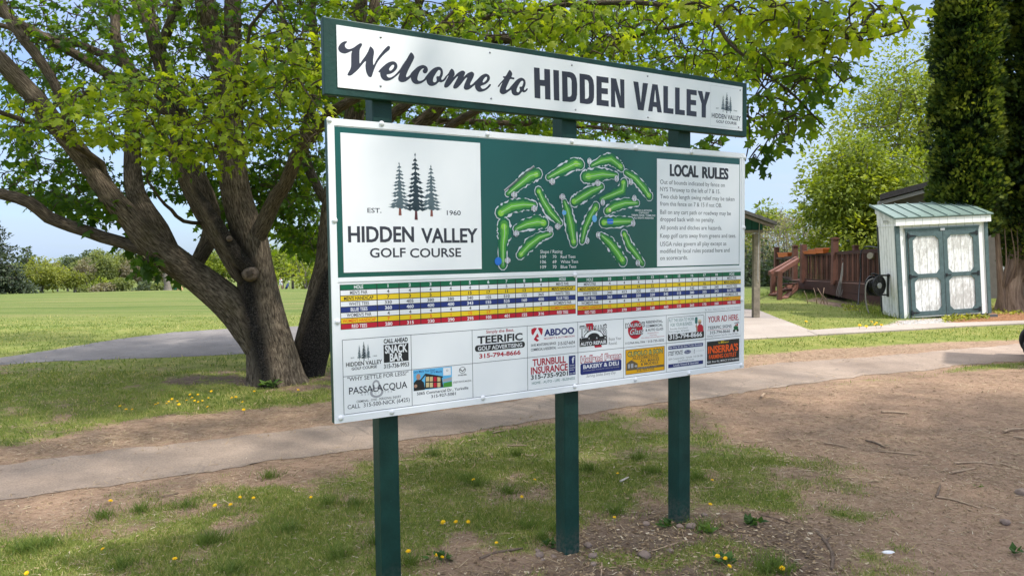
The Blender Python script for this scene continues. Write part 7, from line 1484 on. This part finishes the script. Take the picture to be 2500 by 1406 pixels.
# fallen sticks
STK = mat('stick_bark', (0.17, 0.125, 0.095), 0.9, 0.1, bump=0.6, bscale=60, var=0.45, vscale=30); PAL = mat('bare_stick', (0.40, 0.29, 0.20), 0.85, 0.1, var=0.3, vscale=25)
c3 = lambda *p: [(1600+x*0.3954, 850+y*0.3954) for x, y in p]; c2 = lambda *p: [(850+x*0.36, 900+y*0.36) for x, y in p]; c1 = lambda *p: [(x*0.38, 900+y*0.38) for x, y in p]
ST = [(c3((1000, 1145), (1040, 1190), (1085, 1260), (1100, 1320), (1090, 1378)), 0.0095, STK, 'thick crooked grey stick lying on the dark soil'), (c3((935, 1290), (950, 1255), (990, 1238), (1035, 1235)), 0.007, STK, 'bent twig beside the thick crooked stick'), (c3((1735, 922), (1745, 880), (1752, 850)), 0.007, STK, 'short stick standing out of a longer one on the dirt'),
      (c3((1737, 925), (1850, 945), (2015, 997)), 0.0065, PAL, 'long slim stick at the edge of grass and dirt'), (c3((1395, 400), (1480, 402), (1570, 408)), 0.011, PAL, 'straight pale stick on the open dirt'), (c3((1300, 575), (1360, 590), (1415, 617)), 0.008, STK, 'dark stick in the middle of the dirt'),
      (c3((1040, 590), (1120, 600), (1205, 622)), 0.007, PAL, 'pale stick where the grass turns to dirt'), (c3((1380, 640), (1500, 650), (1610, 662)), 0.006, PAL, 'thin pale stick below the dark stick on the dirt'), (c3((1845, 715), (2000, 710), (2085, 722)), 0.0075, PAL, 'long pale stick on the right of the dirt'),
      (c3((2140, 720), (2200, 735), (2260, 752)), 0.005, PAL, 'thin stick near the right edge'), (c3((1830, 775), (1900, 762), (1975, 748)), 0.008, PAL, 'pale stick just below the long stick on the dirt'), (c3((650, 312), (657, 300), (670, 288)), 0.014, PAL, 'short bent stick at the near edge of the path'),
      (c3((2150, 522), (2200, 508), (2290, 505)), 0.010, PAL, 'forked pale stick at the right edge of the picture'), (c3((2210, 552), (2290, 563)), 0.008, PAL, 'stick cut off by the right edge'), (c3((640, 1030), (760, 1060), (860, 1100)), 0.0035, STK, 'thin twig right of the right sign post'),
      (c3((0, 1252), (100, 1215), (160, 1200)), 0.003, PAL, 'thin straw coloured twig between the stones'), (c3((540, 578), (600, 584), (680, 575)), 0.004, PAL, 'thin twig behind the right sign post'), (c3((950, 1080), (1050, 1086)), 0.006, PAL, 'short pale stick on the mossy soil'),
      (c2((890, 1295), (1000, 1255), (1100, 1240), (1180, 1228)), 0.007, STK, 'grey stick left of the middle sign post'), (c2((1845, 770), (1900, 742)), 0.007, mat('peeled_stick', (0.6, 0.52, 0.45), 0.8), 'short peeled white stick right of the middle sign post'), (c2((1715, 1410), (1722, 1320)), 0.004, PAL, 'pale twig at the bottom edge right of the middle post'),
      (c2((2060, 1240), (2150, 1215), (2240, 1185)), 0.003, PAL, 'straw coloured twig before the right sign post'), (c2((980, 440), (1020, 430), (1060, 425)), 0.007, PAL, 'curved pale twig near the path behind the posts'), (c2((1080, 527), (1150, 524), (1215, 525)), 0.006, PAL, 'pale twig between the posts behind'), (c1((1040, 832), (1100, 818), (1150, 805)), 0.006, STK, 'dark twig on the soil left of the sign')]
for pts, r_, mt, lb in ST:
    P0 = [gp(*p) for p in pts]; P_, R_ = catmull([p+np.array([0, 0, r_*0.7+0.004]) for p in P0], [r_*1.1]+[r_]*(len(pts)-2)+[r_*0.7], 0.03); P_ = P_+np.cumsum(rg.normal(0, r_*0.12, P_.shape), 0)*np.array([1, 1, 0.2]); o0 = P_[len(P_)//2]; b = MB(); b.tube([tuple(p-o0) for p in P_], list(R_), mt, 7)
    if r_ > 0.0085 and len(pts) > 3: j = len(P_)//3; b.tube([tuple(P_[j]-o0), tuple(P_[j]-o0+np.array([0.03, 0.02, 0.015]))], [r_*0.8, r_*0.4], mt, 6)
    tag(b.build('stick', None, o0), lb, 'stick', 'fallen sticks on the ground')
# many thin bits of twig on the dirt, each one its own object
tb_ = MB(); tb_.tube([(-0.5, 0, 0), (-0.1, 0.03, 0.012), (0.5, -0.02, 0)], [0.012, 0.014, 0.007], PAL, 5); proto = tb_.build('twig', None); tag(proto, 'thin broken twig scattered on the bare dirt', 'twig', 'small twigs on the dirt'); k = 0
while k < 70:
    x, y = rg.uniform(0.9, 8.0), rg.uniform(2.8, 10.5); pj = project(np.array([x, y, 0.0]))
    if pj[0] > 2480 or pj[0] < 1760 or sdist(np.array([[x, y]]), DIRT[0])[0] < 0.1: continue
    o = proto if k == 0 else proto.copy()
    if k: COL.objects.link(o)
    o.location = (x, y, float(gz(np.array([x]), np.array([y]))[0])+0.006); s_ = rg.uniform(0.05, 0.20)*(1+y*0.05); o.scale = (s_, s_*0.6, s_*0.5); o.rotation_euler = (0, 0, rg.normal(0.1, 0.6)); k += 1
# stones by the posts
STN = mat('field_stone', (0.26, 0.195, 0.16), 0.9, 0.15, bump=0.6, bscale=30, var=0.35, vscale=14)
SL = [(c2((2325, 1078))[0], 0.032, 'largest pale stone at the foot of the right sign post'), (c3((300, 1032))[0], 0.018, 'small pale stone behind the largest one'), (c3((150, 1105))[0], 0.022, 'tan stone touching the right sign post'), (c3((90, 1255))[0], 0.018, 'round stone in the soil below the right post'), (c2((1625, 1205))[0], 0.024, 'pinkish stone right of the middle sign post'), (c2((1300, 1272))[0], 0.026, 'flat stone left of the middle sign post'), (c2((1285, 1240))[0], 0.017, 'pinkish stone above the flat stone'),
      (c2((2010, 1275))[0], 0.034, 'broad flat stone between the middle and right posts'), (c2((1660, 1278))[0], 0.026, 'brown stone beside the middle sign post'), (c2((2185, 1240))[0], 0.018, 'grey stone left of the right post foot'), (c2((1665, 1330))[0], 0.018, 'small light stone below the middle post'), (c2((2022, 1060))[0], 0.024, 'half buried stone by the right post'), (c2((1395, 1278))[0], 0.016, 'tiny orange stone against the middle post'), (c2((1320, 1300))[0], 0.012, 'blue grey pebble left of the middle post'), (c3((2260, 905))[0], 0.045, 'tan rock at the right edge of the dirt'), (c3((2160, 1082))[0], 0.03, 'splintered tan chunk on the dirt at right')]
for i, (p, r_, lb) in enumerate(SL):
    q = gp(*p); b = MB(); ph = rg.uniform(0, 6, 3); b.ball((0, 0, r_*0.35), (r_*1.05, r_*0.85, r_*0.55), STN, 12, 8, lambda d_: 1+0.16*math.sin(4*d_[0]+ph[0])*math.cos(3*d_[1]+ph[1])+0.08*math.sin(9*d_[2]+ph[2]+5*d_[0])); o = b.build('stone', None, q); o.rotation_euler = (0, 0, rg.uniform(0, 6)); tag(o, lb, 'stone', 'stones by the sign posts')
b = MB(); b.ball((0, 0, 0.006), (0.034, 0.016, 0.010), C['white'], 14, 6); tag(b.build('white_scrap', None, gp(2169, 1351)), 'smooth white scrap lying on the dark soil at lower right', 'scrap')
# broad leaved weeds
WEED = tint_mat('weed_leaf', [(0, (0.03, 0.07, 0.02)), (0.6, (0.07, 0.14, 0.03)), (1, (0.16, 0.24, 0.05))], 0.3)
for px, py, n, s_, lb in ((1836, 1282, 26, 0.05, 'dark trailing weed right of the right sign post'), (2478, 1352, 12, 0.04, 'broad leaved weed at the lower right edge'), (1765, 1376, 22, 0.05, 'dandelion leaves under the flowers at lower right'), (1630, 1285, 18, 0.045, 'green weed left of the right sign post'), (656, 946, 40, 0.10, 'bright green sprout at the foot of the big maple'), (1725, 1300, 22, 0.04, 'pale green sprout beside the largest stone'), (1345, 1335, 20, 0.04, 'small dark weed left of the middle post'), (1075, 1370, 16, 0.05, 'leafy rosette right of the left sign post'), (2396, 1190, 9, 0.03, 'small bright sprout on the open dirt')):
    c = gp(px, py); dr_ = rnd_dir(n, rg); dr_[:, 2] = np.abs(dr_[:, 2])*0.5+0.15; sp_ = s_*1.2; pos = c+np.stack([rg.normal(0, sp_*0.33, n), rg.normal(0, sp_*0.28, n), rg.uniform(0.0, s_*0.7, n)], 1); q = leaves(pos, dr_, np.array([0, 0, 1.0])+0.5*rnd_dir(n, rg), s_*rg.uniform(0.6, 1.2, n), np.clip(rg.normal(0.75 if 'bright' in lb or 'pale' in lb else 0.35, 0.15, n), 0, 1), OVAL*np.array([1.2, 1, 1]), OVAL_F)
    o = link_mesh('weed', np_mesh('weed', q[0]-c, q[1], WEED, smooth=False, attr=dict(tint=q[2])), None, c); tag(o, lb, 'weed', 'weeds on the ground')
c = gp(2005, 738); b = MB()
for i, (x0, x1, y1) in enumerate(((1994, 1986, 703), (2003, 2012, 702), (2012, 1996, 703), (1972, 1963, 710), (2020, 2008, 720))): a_ = gp(x0, 742); b.tube([tuple(a_-c), tuple((a_+at(x1, y1, a_[1]))/2-c+np.array([.02, 0, .02])), tuple(at(x1, y1, a_[1])-c)], [0.012, 0.010, 0.006], PAL, 5)
tag(b.build('dry_stalks', None, c), 'dry leaning plant stalks before the deck skirt', 'plant')
